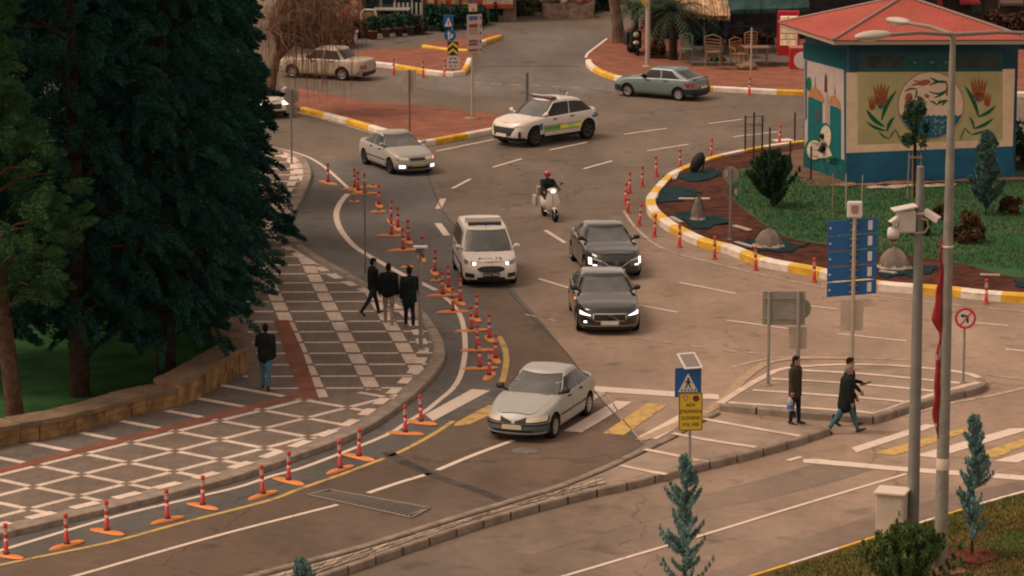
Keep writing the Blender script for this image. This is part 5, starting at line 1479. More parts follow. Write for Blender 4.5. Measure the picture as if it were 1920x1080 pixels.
def place_post(px, py, e0, e1, label):
    global used
    a, c_ = G(*e0), G(*e1); ang = math.atan2(c_.y - a.y, c_.x - a.x)
    o = proto if not used else copy_tree(proto); used = True
    g = G(px, py + 4); o.location = (g.x, g.y, 0.01); o.rotation_euler = (R(random.uniform(-2, 2)), R(random.uniform(-2, 2)), ang)
    tag(o, label, 'traffic post', GP)
rowA = [(12, 1040, (-22, 1032), (45, 1045)), (125, 1020, (92, 1030), (160, 1013)), (201, 995, (170, 988), (233, 1000)), (314, 973, (282, 983), (347, 967)), (380, 947, (350, 938), (412, 952)),
        (493, 926, (463, 935), (523, 918)), (541, 900, (508, 893), (576, 907)), (638, 878, (614, 888), (664, 873)), (673, 855, (643, 849), (706, 860)), (760, 810, (725, 809), (795, 813)), (790, 790, (765, 786), (823, 795))]
for i, (x, y, a, b_) in enumerate(rowA): place_post(x, y, a, b_, '%s red post on orange base from the left edge, along the yellow line' % ORD[i])
rowB = [(917, 703, (907, 716), (926, 700)), (900, 688, (866, 691), (934, 690)), (929, 671, (921, 666), (936, 684)), (895, 654, (864, 656), (926, 654)), (918, 633, (911, 625), (929, 645)), (884, 617, (852, 620), (915, 618)),
        (893, 595, (888, 589), (902, 606)), (849, 582, (818, 585), (880, 583)), (863, 564, (853, 558), (875, 576)), (830, 551, (800, 555), (860, 553)), (841, 538, (835, 530), (850, 549)), (815, 508, (812, 502), (824, 521)),
        (791, 482, (787, 478), (797, 492)), (766, 450, (760, 443), (775, 461)), (756, 466, (728, 469), (785, 468)), (746, 425, (740, 420), (754, 438)), (734, 439, (705, 441), (765, 441)), (733, 412, (726, 404), (740, 424)),
        (711, 382, (706, 376), (718, 392)), (684, 360, (652, 361), (700, 361)), (672, 356, (655, 346), (690, 362)), (665, 350, (650, 352), (682, 349)), (615, 340, (600, 341), (632, 347))]
for i, (x, y, a, b_) in enumerate(rowB):
    place_post(x, y, a, b_, ('%s red post on orange base counting upward from the silver saloon' % ORD[i]) if i < 20 else ('red post on orange base, %s counting downward from the small pavement tip' % ORD[len(rowB) - 1 - i]))
# bases that have lost their posts
lost = [(710, 398, (695, 399), (725, 397), 'orange base without a post beside the thin grey pole'), (664, 379, (655, 379), (674, 379), 'short orange base left alone on the dark lane left of the thin pole'),
        (764, 502, (752, 503), (776, 501), 'orange base without a post above the heads of the walking trio'), (818, 527, (808, 528), (829, 526), 'orange base without a post just above a post near the police van'),
        (699, 351, (690, 350), (712, 353), 'orange base beneath the group of posts near the thin pole top')]
for x, y, a, c2, lb in lost:
    t = thing('post_base', lb, 'post base', group='orange bases without posts'); L = min(.75, max(.4, (G(*a) - G(*c2)).length)); ridge_base(t, L, 'base_shell')
    bb = MB(); bb.lathe([(.06, .05), (.06, .075), (.03, .08)], 10); bb.build('socket', PD, t)
    g = G(x, y); t.location = (g.x, g.y, .01); aa, cc = G(*a), G(*c2); t.rotation_euler = (0, 0, math.atan2(cc.y - aa.y, cc.x - aa.x))
# posts without bases around the roundabout
pr2 = thing('marker_post', 'x', 'traffic post'); post_mesh(pr2, .78)
b = MB(); b.lathe([(.10, .004), (.10, .03), (.055, .07)], 14); b.build('foot', PR, pr2)
used2 = False
rowC = [(1173, 383), (1181, 362), (1177, 399), (1204, 350), (1231, 331), (1275, 317), (1333, 297), (1198, 423), (1227, 444), (1274, 464), (1340, 486), (1417, 507), (1527, 529), (1849, 570)]
ordc = sorted(range(len(rowC)), key=lambda i: 0)
lbs = ['leftmost red post of the cluster at the tip of the roundabout', 'red post just right of the leftmost pair at the roundabout tip', 'red post in front of the leftmost pair at the roundabout tip',
       'red post upper right of the tip cluster, before the far kerb bend', 'second red post along the far side of the roundabout kerb', 'third red post along the far side, behind the teal cloth', 'red post by the far kerb nearest the wire fence frame',
       'leaning red post just above the dark saloon, left of the kerb tip', 'first red post standing against the near painted kerb from the tip', 'second red post against the near painted kerb from the tip', 'third red post against the near painted kerb from the tip',
       'fourth red post against the near painted kerb, below the grey sign pole', 'red post against the near kerb just left of the blue direction sign', 'red post against the near kerb at the right edge of the photo']
extra = [((1461, 270), 'red post seen between the black fence stakes beyond the roundabout'), ((738, 141), 'left of the three red posts at the upper red island kerb'), ((793, 146), 'middle of the three red posts at the upper red island kerb'),
         ((833, 143), 'red post beside the chevron sign at the upper red island kerb'), ((1405, 178), 'red post by the far kerb below the thin grey cafe pole')]
for (x, y), lb in list(zip(rowC, lbs)) + extra:
    o = pr2 if not used2 else copy_tree(pr2); used2 = True
    g = G(x, y); o.location = (g.x, g.y, 0); o.rotation_euler = (R(random.uniform(-3, 3)), R(random.uniform(-3, 3)), random.uniform(0, 3)); tag(o, lb, 'traffic post', 'red posts without orange bases')
    if x == 1198: o.rotation_euler = (0, R(7), 0)
# ================================================================== POLES AND SIGNS
STEEL = M('galvanised_steel', (0.22, 0.205, 0.185), 0.6, metal=0.0, noise=.15, scale=2)
STEEL_D = M('grey_post_paint', (0.165, 0.158, 0.145), 0.65, noise=.15, scale=2)
STEEL_L = M('pale_post_paint', (0.34, 0.30, 0.24), 0.6, noise=.12, scale=2)
SBACK = M('sign_back', (0.24, 0.225, 0.19), 0.6, noise=.12, scale=2)
SBACK_L = M('pale_sign_back', (0.44, 0.36, 0.29), 0.6, noise=.1, scale=2)
S_BLUE = M('sign_blue', (0.010, 0.090, 0.26), 0.45)
S_WHITE = M('sign_white', (0.55, 0.52, 0.50), 0.5)
S_YEL = M('sign_yellow', (0.56, 0.40, 0.03), 0.5)
S_RED = M('sign_red', (0.50, 0.02, 0.03), 0.5)
S_INK = M('sign_ink', (0.015, 0.014, 0.014), 0.6)
def disc(r, n=28, sx=1.0): return [(math.cos(2 * math.pi * k / n) * r * sx, math.sin(2 * math.pi * k / n) * r) for k in range(n)]
def rrect(w_, h_, r=.03):
    out = []
    for cx, cy, a0 in ((w_ / 2 - r, h_ / 2 - r, 0), (-w_ / 2 + r, h_ / 2 - r, 90), (-w_ / 2 + r, -h_ / 2 + r, 180), (w_ / 2 - r, -h_ / 2 + r, 270)):
        for k in range(5): a = R(a0 + 22.5 * k); out.append((cx + r * math.cos(a), cy + r * math.sin(a)))
    return out
def off(poly, dx, dz): return [(p[0] + dx, p[1] + dz) for p in poly]
def TR(x=0, y=0, z=0, rz=0): return Matrix.Translation((x, y, z)) @ Matrix.Rotation(R(rz), 4, 'Z')
def ring_poly(r0, r1, n=28): pass
def ringplate(b, r0, r1, th, m, mi=0, n=32, y=0):
    keep = b.x; b.x = m
    vs = []
    for k in range(n):
        a = 2 * math.pi * k / n
        for r in (r0, r1): vs.append((r * math.cos(a), y - th / 2, r * math.sin(a)))
    b.add(vs, [(2 * k, 2 * ((k + 1) % n), 2 * ((k + 1) % n) + 1, 2 * k + 1) for k in range(n)], mi); b.x = keep
def textXZ(txt, size, mat, par, x, y, z, rz=0, xs=1.0, name='lettering'):
    m = TR(0, 0, 0, rz) @ Matrix.Translation((x, y, z)) @ Matrix.Rotation(R(90), 4, 'X')
    return text_mesh(txt, size, mat, name, par, m, .002, xs=xs)
def pole(par, h, r0, r1=None, mat=STEEL, z0=0.0, name='post', n=12, base=True):
    b = MB(); b.tube([(0, 0, z0), (0, 0, h * .5), (0, 0, h)], [r0, (r0 + (r1 or r0)) / 2, r1 or r0], n); o = b.build(name, mat, par)
    if base:
        b = MB(); b.lathe([(r0 * 2.2, z0), (r0 * 2.2, z0 + .02), (r0 * 1.3, z0 + .03)], 12); b.build('foot_plate', mat, par)
    return o
def stand(name, label, cat, px, py, z0=0.0):
    g = G(px, py, z0); return thing(name, label, cat, (g.x, g.y, z0)), g.y
def zt(px, y, ty, z0=0.0): return atY(px, ty, y).z - z0
def mpp(px, py, y): return (atY(px + 1, py, y) - atY(px, py, y)).x

# crossing sign with solar panel and yellow plate
t, y = stand('crossing_sign', 'blue pedestrian crossing sign with solar panel above a yellow give way notice', 'traffic sign', 1293, 861, RZ)
k = mpp(1290, 760, y); H1 = zt(1290, y, 684, RZ); pole(t, H1, .035)
zc = zt(1286, y, 716, RZ); rz = 7
b = MB(); m = TR(-.06, -.05, zc, rz); b.plate(rrect(.66, .74, .03), .03, m, 0, 1); ft = b.build('crossing_panel', [S_BLUE, SBACK], t)
b = MB(); b.plate([(-.245, -.235), (.245, -.235), (0, .235)], .006, TR(-.06, -.05, zc, rz) @ Matrix.Translation((0, -.02, 0)), 0); b.build('white_triangle', S_WHITE, ft)
b = MB(); mm = TR(-.06, -.05, zc, rz) @ Matrix.Translation((0, -.026, 0))
b.plate(off(disc(.028, 12), 0, .095), .006, mm); b.plate([(-.03, .06), (.03, .06), (.035, -.03), (-.03, -.03)], .006, mm)
b.plate([(-.03, -.03), (0, -.03), (-.05, -.14), (-.085, -.14)], .006, mm); b.plate([(0, -.03), (.03, -.03), (.08, -.14), (.045, -.14)], .006, mm)
b.plate([(-.03, .055), (-.025, .03), (-.075, -.02), (-.085, -.005)], .006, mm); b.plate([(.03, .055), (.025, .03), (.065, -.02), (.078, -.005)], .006, mm)
for q in range(5):
    x0 = -.18 + q * .082; b.plate([(x0, -.215), (x0 + .035, -.215), (x0 + .05, -.16), (x0 + .028, -.16)], .006, mm)
b.build('walking_figure', S_INK, ft)
zc2 = zt(1289, y, 771, RZ)
b = MB(); m = TR(.01, -.045, zc2, rz); b.plate(rrect(.60, .96, .03), .03, m, 0, 1); yt = b.build('notice_panel', [S_YEL, SBACK], t)
b = MB(); mm = m @ Matrix.Translation((0, -.019, 0))
for (x0, x1, z0_, z1_) in ((-.285, .285, .455, .47), (-.285, .285, -.47, -.455), (-.29, -.275, -.47, .47), (.275, .29, -.47, .47)): b.plate([(x0, z0_), (x1, z0_), (x1, z1_), (x0, z1_)], .004, mm)
b.build('notice_border', S_INK, yt)
b = MB(); b.plate([(-.21, .40), (-.06, .40), (-.135, .265)], .004, mm, 0); b.build('give_way_mark', S_RED, yt)
b = MB(); b.plate([(-.175, .38), (-.095, .38), (-.135, .305)], .006, mm @ Matrix.Translation((0, -.002, 0)), 0); b.build('give_way_white', S_WHITE, yt)
b = MB(); b.plate(off(disc(.078), .13, .335), .004, mm, 0); b.build('roundabout_mark', S_INK, yt)
b = MB(); b.plate([(.10, .38), (.16, .38), (.13, .33)], .006, mm @ Matrix.Translation((0, -.002, 0)), 0); b.plate([(.08, .30), (.11, .34), (.12, .28)], .006, mm @ Matrix.Translation((0, -.002, 0)), 0); b.plate([(.18, .30), (.15, .34), (.14, .28)], .006, mm @ Matrix.Translation((0, -.002, 0)), 0); b.build('roundabout_arrows', S_RED, yt)
for i, (tx, xs) in enumerate((('ADA', .9), ('ETRAFINDA', .82), ('DÖNENE', .9), ('YOL VER', .9))):
    o = text_mesh(tx, .125, S_INK, 'notice_lettering', yt, mm @ Matrix.Translation((0, 0, .17 - i * .165)) @ Matrix.Rotation(R(90), 4, 'X'), .003, xs=xs)
b = MB(); b.x = TR(-.02, 0, H1 + .10, 20) @ Matrix.Rotation(R(28), 4, 'X'); b.box(-.24, .24, -.30, .30, -.015, .015); o = b.build('solar_panel', S_WHITE, t)
b = MB(); b.x = TR(-.02, 0, H1 + .10, 20) @ Matrix.Rotation(R(28), 4, 'X'); b.box(-.19, .19, -.245, .245, .0155, .019); b.build('solar_cells', M('solar_cells', (.20, .17, .16), .25, coat=.5), o)
b = MB(); b.tube([(0, 0, H1 - .06), (0, 0, H1 + .09)], .05, 8); b.build('panel_bracket', STEEL_D, t)

# no-left-turn sign
t, y = stand('no_left_turn_sign', 'round white no left turn sign with red rim on the tip of the refuge', 'traffic sign', 1806, 717, RZ)
zc = zt(1807, y, 596, RZ); pole(t, zc + .25, .035)
b = MB(); m = TR(.01, -.05, zc); b.plate(disc(.285, 32), .025, m, 0, 1); o = b.build('sign_disc', [S_WHITE, SBACK], t)
b = MB(); ringplate(b, .225, .29, .0, TR(.01, -.066, zc)); b.plate([(-.17, -.20), (-.14, -.225), (.20, .185), (.17, .21)], .004, TR(.01, -.070, zc)); b.build('red_ring', S_RED, o)
b = MB(); mm = TR(.01, -.0675, zc)
b.plate([(.03, -.12), (.085, -.12), (.085, .02), (.06, .07), (.01, .095), (-.05, .095), (-.05, .045), (.0, .045), (.03, .02)], .003, mm); b.plate([(-.05, .13), (-.15, .068), (-.05, .01)], .003, mm); b.build('arrow', S_INK, o)

# grey back of a rectangular sign on two posts, with a smaller one on the right post
t, y = stand('road_sign', 'grey back of a large rectangular road sign on the refuge left post', 'traffic sign', 1440, 722, RZ)
k = mpp(1440, 600, y); pole(t, zt(1440, y, 547, RZ), .045, mat=SBACK)
zb_, zt_ = zt(1440, y, 610, RZ), zt(1440, y, 547, RZ)
b = MB(); x0, x1 = (1428 - 1440) * k, (1508 - 1440) * k
b.plate([(x0, zb_), (x1, zb_), (x1, zt_), (x0, zt_)], .03, TR(0, .06, 0)); b.build('panel', SBACK, t)
for q in (.2, .8):
    b = MB(); zq = zb_ + (zt_ - zb_) * q; b.box(x0 + .03, x1 - .03, .0, .045, zq - .025, zq + .025); b.build('bracket', STEEL, t)
x2 = (1495 - 1440) * k
b = MB(); b.tube([(x2, 0, 0), (x2, 0, zt(1495, y, 545, RZ))], .055, 12); b.build('post', SBACK, t)
t2, y2 = stand('road_sign', 'small square sign back with a round one above, behind the large grey sign', 'traffic sign', 1497, 716, RZ)
k2 = mpp(1495, 600, y2); zl, zh = zt(1495, y2, 655, RZ), zt(1495, y2, 614, RZ)
b = MB(); b.tube([(0, 0, 0), (0, 0, zt(1495, y2, 548, RZ))], .035, 10); b.build('post', STEEL_D, t2)
b = MB(); b.plate([((1478 - 1497) * k2, zl), ((1512 - 1497) * k2, zl), ((1512 - 1497) * k2, zh), ((1478 - 1497) * k2, zh)], .02, TR(0, .07, 0)); b.build('panel', SBACK_L, t2)
b = MB(); b.plate(disc(.30), .02, TR(.02, .09, zt(1495, y2, 580, RZ))); b.build('disc', SBACK, t2)

# blue direction sign, seen from behind with its tilted panels
t, y = stand('direction_sign', 'tall sign of five stacked blue boards on a pale post with a small box above', 'road sign', 1597, 692, RZ)
k = mpp(1597, 500, y); HT = zt(1597, y, 408, RZ); pole(t, HT + .1, .055, mat=STEEL_L)
zt0, zb0 = zt(1597, y, 411, RZ), zt(1597, y, 556, RZ); hh = (zt0 - zb0) / 5
x0, x1 = (1548 - 1597) * k, (1641 - 1597) * k
for i in range(5):
    z1_ = zt0 - i * hh - .02; z0_ = z1_ - hh + .04; sl = .055
    b = MB(); b.plate([(x0, z0_ - sl), (x1, z0_ + sl), (x1, z1_ + sl), (x0, z1_ - sl)], .03, TR(0, .09, 0)); bd = b.build('board', S_BLUE, t)
    b = MB(); xx = x1 - .20; b.plate([(xx - .06, z0_ + .10), (xx + .06, z0_ + .11), (xx + .06, z1_ - .02), (xx - .06, z1_ - .03)], .006, TR(0, .070, 0)); b.build('sticker', S_WHITE, bd)
    b = MB(); b.plate(off(disc(.03, 10), x0 + .07, (z0_ + z1_) / 2 - sl * .9), .006, TR(0, .070, 0)); b.build('bolt', S_WHITE, bd)
    for q in (.25, .75):
        b = MB(); zq = z0_ + (z1_ - z0_) * q; b.box(-.11, .11, -.02, .073, zq - .02, zq + .02); b.build('clamp', STEEL_D, bd)
b = MB(); zc = zt(1597, y, 392, RZ); b.box(-.21, .21, -.08, .08, zc - .24, zc + .22); o = b.build('lamp_box', S_WHITE, t); bv = o.modifiers.new('b', 'BEVEL'); bv.width = .05; bv.segments = 3
b = MB(); b.plate([(-.10, .12), (.10, .12), (.10, -.06), (.05, -.12), (-.05, -.12), (-.10, -.06)], .01, TR(0, -.087, zc)); b.build('box_emblem', M('emblem_tan', (.28, .17, .11), .6), o)
for xx in (-.26, .20):
    b = MB(); b.tube([(xx * .9, .0, zc), (xx, 0, zc + .95)], .012, 6); b.build('aerial', STEEL_L, t)
zl, zh = zt(1597, y, 621, RZ), zt(1597, y, 563, RZ)
b = MB(); b.plate([(-.33, zl), (.30, zl), (.30, zh), (-.33, zh)], .025, TR(0, .075, 0)); b.build('lower_panel', SBACK_L, t)

# poles on the left
t, y = stand('road_sign', 'grey round sign back with a smaller plate on a pole at the small pavement tip', 'traffic sign', 547, 306, KZ)
pole(t, zt(547, y, 168, KZ), .035, mat=STEEL_D); zc = zt(548, y, 181, KZ)
b = MB(); b.plate(disc(.30), .02, TR(.02, .05, zc)); b.build('disc', SBACK, t)
b = MB(); b.plate(rrect(.42, .32), .02, TR(.02, .05, zc - .47)); b.build('lower_plate', SBACK, t)
t, y = stand('road_sign', 'pale rectangular sign back on a brown pole rising behind the turning silver saloon', 'traffic sign', 768, 252, .13)
pole(t, zt(767, y, 131, .13), .04, mat=M('brown_pole', (.13, .10, .085), .7)); zl, zh = zt(767, y, 173, .13), zt(767, y, 132, .13)
b = MB(); b.plate([(-.27, zl), (.27, zl), (.27, zh), (-.27, zh)], .025, TR(0, .06, 0)); b.build('panel', SBACK_L, t)
t, y = stand('thin_pole', 'thin dark grey pole with a small box on top, left of the row of posts', 'pole', 685, 514, KZ)
pole(t, zt(684, y, 340, KZ), .028, mat=STEEL_D); b = MB(); b.box(-.10, .10, -.06, .06, zt(684, y, 341, KZ) - .02, zt(684, y, 341, KZ) + .05); b.build('cap_box', STEEL_L, t)
t, y = stand('camera_post', 'grey post with a small white hooded camera at the pavement bend near the walking trio', 'pole', 789, 655, KZ)
H1 = zt(789, y, 468, KZ); pole(t, H1, .06, .05, mat=STEEL)
b = MB(); b.box(-.20, .20, -.14, .14, H1 + .06, H1 + .10); b.build('hood_plate', S_WHITE, t)
b = MB(); b.tube([(-.10, -.12, H1 - .02), (.08, .1, H1 + .02)], .05, 10); b.ball((.06, -.05, H1 - .10), .07, 12, 8); b.box(-.12, .12, -.03, .03, H1 + .02, H1 + .06); b.build('camera', M('camera_grey', (.12, .12, .12), .4), t)
b = MB(); b.box(-.16, -.06, -.06, .0, 1.0, 1.35); b.build('small_box', SBACK_L, t)
t, y = stand('thin_pole', 'plain blue grey post standing beyond the traffic police car', 'pole', 988, 205)
pole(t, zt(988, y, 136), .07, mat=M('blue_grey_post', (.115, .13, .14), .6))
t, y = stand('road_sign', 'grey round sign back with a smaller disc on a pole in the roundabout mulch', 'traffic sign', 1369, 449, .2)
pole(t, zt(1370, y, 315, .2), .045, mat=STEEL_D); zc = zt(1371, y, 328, .2)
b = MB(); b.plate(disc(.27), .02, TR(.0, .06, zc)); b.build('disc', SBACK, t)
for dx, dz in ((-.14, .03), (.17, -.56)):
    b = MB(); b.box(dx - .04, dx + .04, .035, .049, zc + dz - .09, zc + dz + .09); b.build('sticker', SBACK_L, t)
b = MB(); b.plate(disc(.21), .02, TR(.02, .06, zc - .52)); b.build('lower_disc', M('olive_disc', (.10, .11, .085), .6), t)
t, y = stand('thin_pole', 'thin pale pole on the red pavement in front of the cafe chairs', 'pole', 1408, 164, .13)
pole(t, zt(1409, y, 52, .13), .04, mat=STEEL_L)

# sign stack at the upper island
t, y = stand('chevron_sign', 'post carrying a crossing sign, blue arrow disc, yellow chevron and white board', 'traffic sign', 848, 138)
k = mpp(846, 80, y); pole(t, zt(842, y, 28), .04)
def zz(p): return zt(846, y, p)
b = MB(); b.plate([(-.39, zz(52)), (.06, zz(52)), (.06, zz(27)), (-.39, zz(27))], .02, TR(0, -.05, 0)); o = b.build('crossing_panel', S_BLUE, t)
b = MB(); b.plate([(-.33, zz(49)), (0.0, zz(49)), (-.165, zz(32))], .006, TR(0, -.064, 0)); b.build('white_triangle', S_WHITE, o)
b = MB(); b.plate([(-.19, zz(47)), (-.14, zz(47)), (-.14, zz(38)), (-.19, zz(38))], .004, TR(0, -.07, 0)); b.build('walking_figure', S_RED, o)
b = MB(); b.plate(off(disc(.27), -.09, zz(66)), .02, TR(0, -.05, 0)); o = b.build('arrow_disc', S_BLUE, t)
b = MB(); z_ = zz(66); mm = TR(-.09, -.064, z_); b.plate([(-.09, -.20), (-.03, -.20), (-.03, .06), (.02, .06), (-.06, .20), (-.14, .06), (-.09, .06)], .006, mm); b.plate([(-.03, -.12), (.10, -.12), (.10, -.02), (.16, -.02), (.07, .08), (-.0, -.02), (.04, -.02), (.04, -.07), (-.03, -.07)], .006, mm); b.build('white_arrows', S_WHITE, o)
b = MB(); z0_, z1_ = zz(103), zz(78); b.plate([(-.24, z0_), (.24, z0_), (.24, z1_), (-.24, z1_)], .02, TR(.03, -.05, 0)); o = b.build('chevron_panel', S_INK, t)
b = MB(); hC = z1_ - z0_
for q in (0, 1):
    zz0 = z0_ + hC * (.02 + .46 * q); b.plate([(-.22, zz0), (0, zz0 + hC * .30), (.22, zz0), (.22, zz0 + hC * .20), (0, zz0 + hC * .50), (-.22, zz0 + hC * .20)], .006, TR(.03, -.064, 0))
b.build('chevron', S_YEL, o)
b = MB(); z0_, z1_ = zz(128), zz(105); b.plate([(-.29, z0_), (.31, z0_), (.31, z1_ - .1), (.16, z1_), (-.14, z1_), (-.29, z1_ - .1)], .02, TR(.04, -.05, 0)); o = b.build('info_board', M('board_offwhite', (.46, .40, .36), .6), t)
b = MB()
for zq, ws in ((.80, (-.16, -.04, .02, .16)), (.50, (-.20, -.08, -.02, .20)), (.20, (-.14, -.06, .06, .14))):
    for q in range(0, 4, 2): z_ = z0_ + (z1_ - z0_) * zq; b.plate([(ws[q], z_ - .03), (ws[q + 1], z_ - .03), (ws[q + 1], z_ + .03), (ws[q], z_ + .03)], .004, TR(.04, -.062, 0))
b.build('board_lettering', M('ink_blue', (.05, .06, .14), .6), o)

# tall brown and white direction board
t, y = stand('direction_board', 'tall pale board with brown and blue strips and an emblem plate on top', 'road sign', 886, 222, .13)
k = mpp(888, 100, y)
def zz(p): return zt(888, y, p, .13)
pole(t, zz(28), .06, .05, mat=STEEL_L)
x0, x1 = (876 - 886) * k, (904 - 886) * k
b = MB(); b.plate([(x0, zz(98)), (x1, zz(100)), (x1, zz(26)), (x0, zz(28))], .04, TR(0, -.08, 0)); o = b.build('panel', M('board_pinkwhite', (.38, .31, .28), .6), t)
BRN = M('board_brown', (.17, .05, .035), .6); bb = MB()
for (p0, p1, tgt) in ((30, 38, 1), (45, 52, 0), (55, 58, 2), (61, 63, 2), (75, 79, 0), (81, 85, 0), (92, 96, 0)):
    q = [( (879.5 - 886) * k, zz(p1)), ((896 - 886) * k, zz(p1) + .03), ((896 - 886) * k, zz(p0) + .03), ((879.5 - 886) * k, zz(p0))]
    if tgt == 1: bb.plate(q, .01, TR(0, -.105, 0))
    else: b = MB(); b.plate(q, .01, TR(0, -.105, 0)); b.build('brown_strip' if tgt == 0 else 'rose_strip', BRN if tgt == 0 else M('board_rose', (.27, .15, .125), .6), o)
bb.build('blue_strip', M('strip_blue', (.05, .09, .22), .6), o)
b = MB()
for p in (32, 47, 61, 77, 92): b.plate([((900 - 886) * k, zz(p + 3)), ((902 - 886) * k, zz(p + 3)), ((902 - 886) * k, zz(p - 2)), ((900 - 886) * k, zz(p - 2))], .006, TR(0, -.105, 0))
b.build('arrow_mark', S_INK, o)
b = MB(); b.plate([(-.16, zz(21)), (.16, zz(21)), (.18, zz(12)), (.18, zz(6)), (-.18, zz(6)), (-.18, zz(12))], .05, TR(.02, -.06, 0)); o = b.build('emblem_plate', M('emblem_cream', (.44, .35, .26), .6), t)
b = MB(); b.ball((.03, -.09, zz(17)), (.05, .01, .05), 8, 6); b.build('emblem_dot', S_RED, o); b = MB(); b.plate([(-.18, zz(6)), (.18, zz(6)), (.16, zz(2)), (-.16, zz(2))], .055, TR(.02, -.06, 0)); b.build('emblem_top', M('emblem_blue', (.05, .07, .16), .6), o)
b = MB(); b.lathe([(.33, 0), (.33, .03), (.12, .08)], 20); b.build('pole_base', M('pole_base_tan', (.26, .19, .15), .8), t)

# cafe lamp post with a yellow flag
t, y = stand('lamp_post', 'grey lamp post in front of the palms with a yellow cloth tied at its top', 'lamp post', 1214, 124, .13)
pole(t, zt(1214, y, -60, .13), .11, .09, mat=STEEL_L); b = MB(); z_ = zt(1210, y, 4, .13); b.plate([(-.5, z_ + .3), (-.1, z_ + .15), (-.05, z_ - .25), (-.2, z_ - .1)], .05, TR(0, -.12, 0)); b.build('yellow_cloth', M('cloth_yellow', (.40, .30, .07), .8), t)

# the camera mast and the street lamp in the foreground
t, y = stand('camera_mast', 'thick grey mast carrying white cameras and a dome camera on a bracket', 'camera mast', 1711, 992, .08)
k = mpp(1715, 400, y)
def zz(p): return zt(1715, y, p, .08)
b = MB(); b.tube([(0, 0, 0), (0, 0, zz(640)), (0, 0, zz(313))], [.145, .125, .085], 20); b.lathe([(.085, zz(313)), (.08, zz(313) + .015), (.001, zz(313) + .02)], 20); b.build('mast', STEEL_D, t)
CW = M('camera_white', (0.52, 0.47, 0.42), .5, noise=.08)
b = MB(); b.lathe([(.115, zz(402)), (.13, zz(402) + .01), (.13, zz(402) + .05), (.115, zz(402) + .06)], 18); b.build('clamp', SBACK_L, t)
zc = zz(412)
b = MB(); b.x = TR(-.30, -.05, zc, 8); b.box(-.22, .20, -.14, .14, -.28, .24); o = b.build('camera_housing', CW, t); bv = o.modifiers.new('b', 'BEVEL'); bv.width = .05; bv.segments = 3
b = MB(); b.x = TR(-.30, -.10, zc + .30, 8) @ Matrix.Rotation(R(-10), 4, 'Y'); b.box(-.34, .22, -.20, .20, -.02, .03); o2 = b.build('sun_shield', CW, t); bv = o2.modifiers.new('b', 'BEVEL'); bv.width = .012
b = MB(); b.x = TR(-.50, -.16, zc + .06, 30) @ Matrix.Rotation(R(-28), 4, 'Y'); b.box(-.24, .14, -.07, .07, -.07, .07); oo = b.build('bullet_camera', CW, t); bv = oo.modifiers.new('b', 'BEVEL'); bv.width = .02; bv.segments = 2
b = MB(); b.x = TR(-.50, -.16, zc + .06, 30) @ Matrix.Rotation(R(-28), 4, 'Y'); b.box(-.25, -.241, -.05, .05, -.05, .05); b.build('lens', BLKP, oo)
b = MB(); b.x = TR(.27, -.06, zc + .10, -25) @ Matrix.Rotation(R(28), 4, 'Y'); b.box(-.20, .20, -.08, .08, -.08, .08); oo = b.build('bullet_camera', CW, t); bv = oo.modifiers.new('b', 'BEVEL'); bv.width = .02; bv.segments = 2
b = MB(); b.x = TR(.27, -.06, zc + .10, -25) @ Matrix.Rotation(R(28), 4, 'Y'); b.box(.201, .21, -.06, .06, -.06, .06); b.build('lens', BLKP, oo)
b = MB(); zd = zz(436); b.lathe([(.06, zd + .16), (.13, zd + .12), (.145, zd), (.13, zd - .10), (.001, zd - .10)], 20, c=(-.60, -.15, 0)); do = b.build('dome_camera', CW, t)
b = MB(); b.ball((-.60, -.15, zd - .10), (.115, .115, .11), 16, 10); b.build('dome_glass', M('dome_amber', (.12, .06, .035), .15, coat=1), do)
b = MB(); b.tube([(-.60, -.15, zd + .15), (-.56, -.12, zc - .16), (-.45, -.08, zc - .12)], .045, 8); b.build('dome_bracket', CW, t)
b = MB(); b.tube([(0, -.14, zc + .05), (.16, -.12, zc + .02), (.20, -.08, zc - .14), (.12, -.10, zc - .27), (-.1, -.14, zc - .29), (-.26, -.1, zc - .24)], .025, 8); b.build('cable', M('cable_tan', (.30, .25, .16), .6), t)

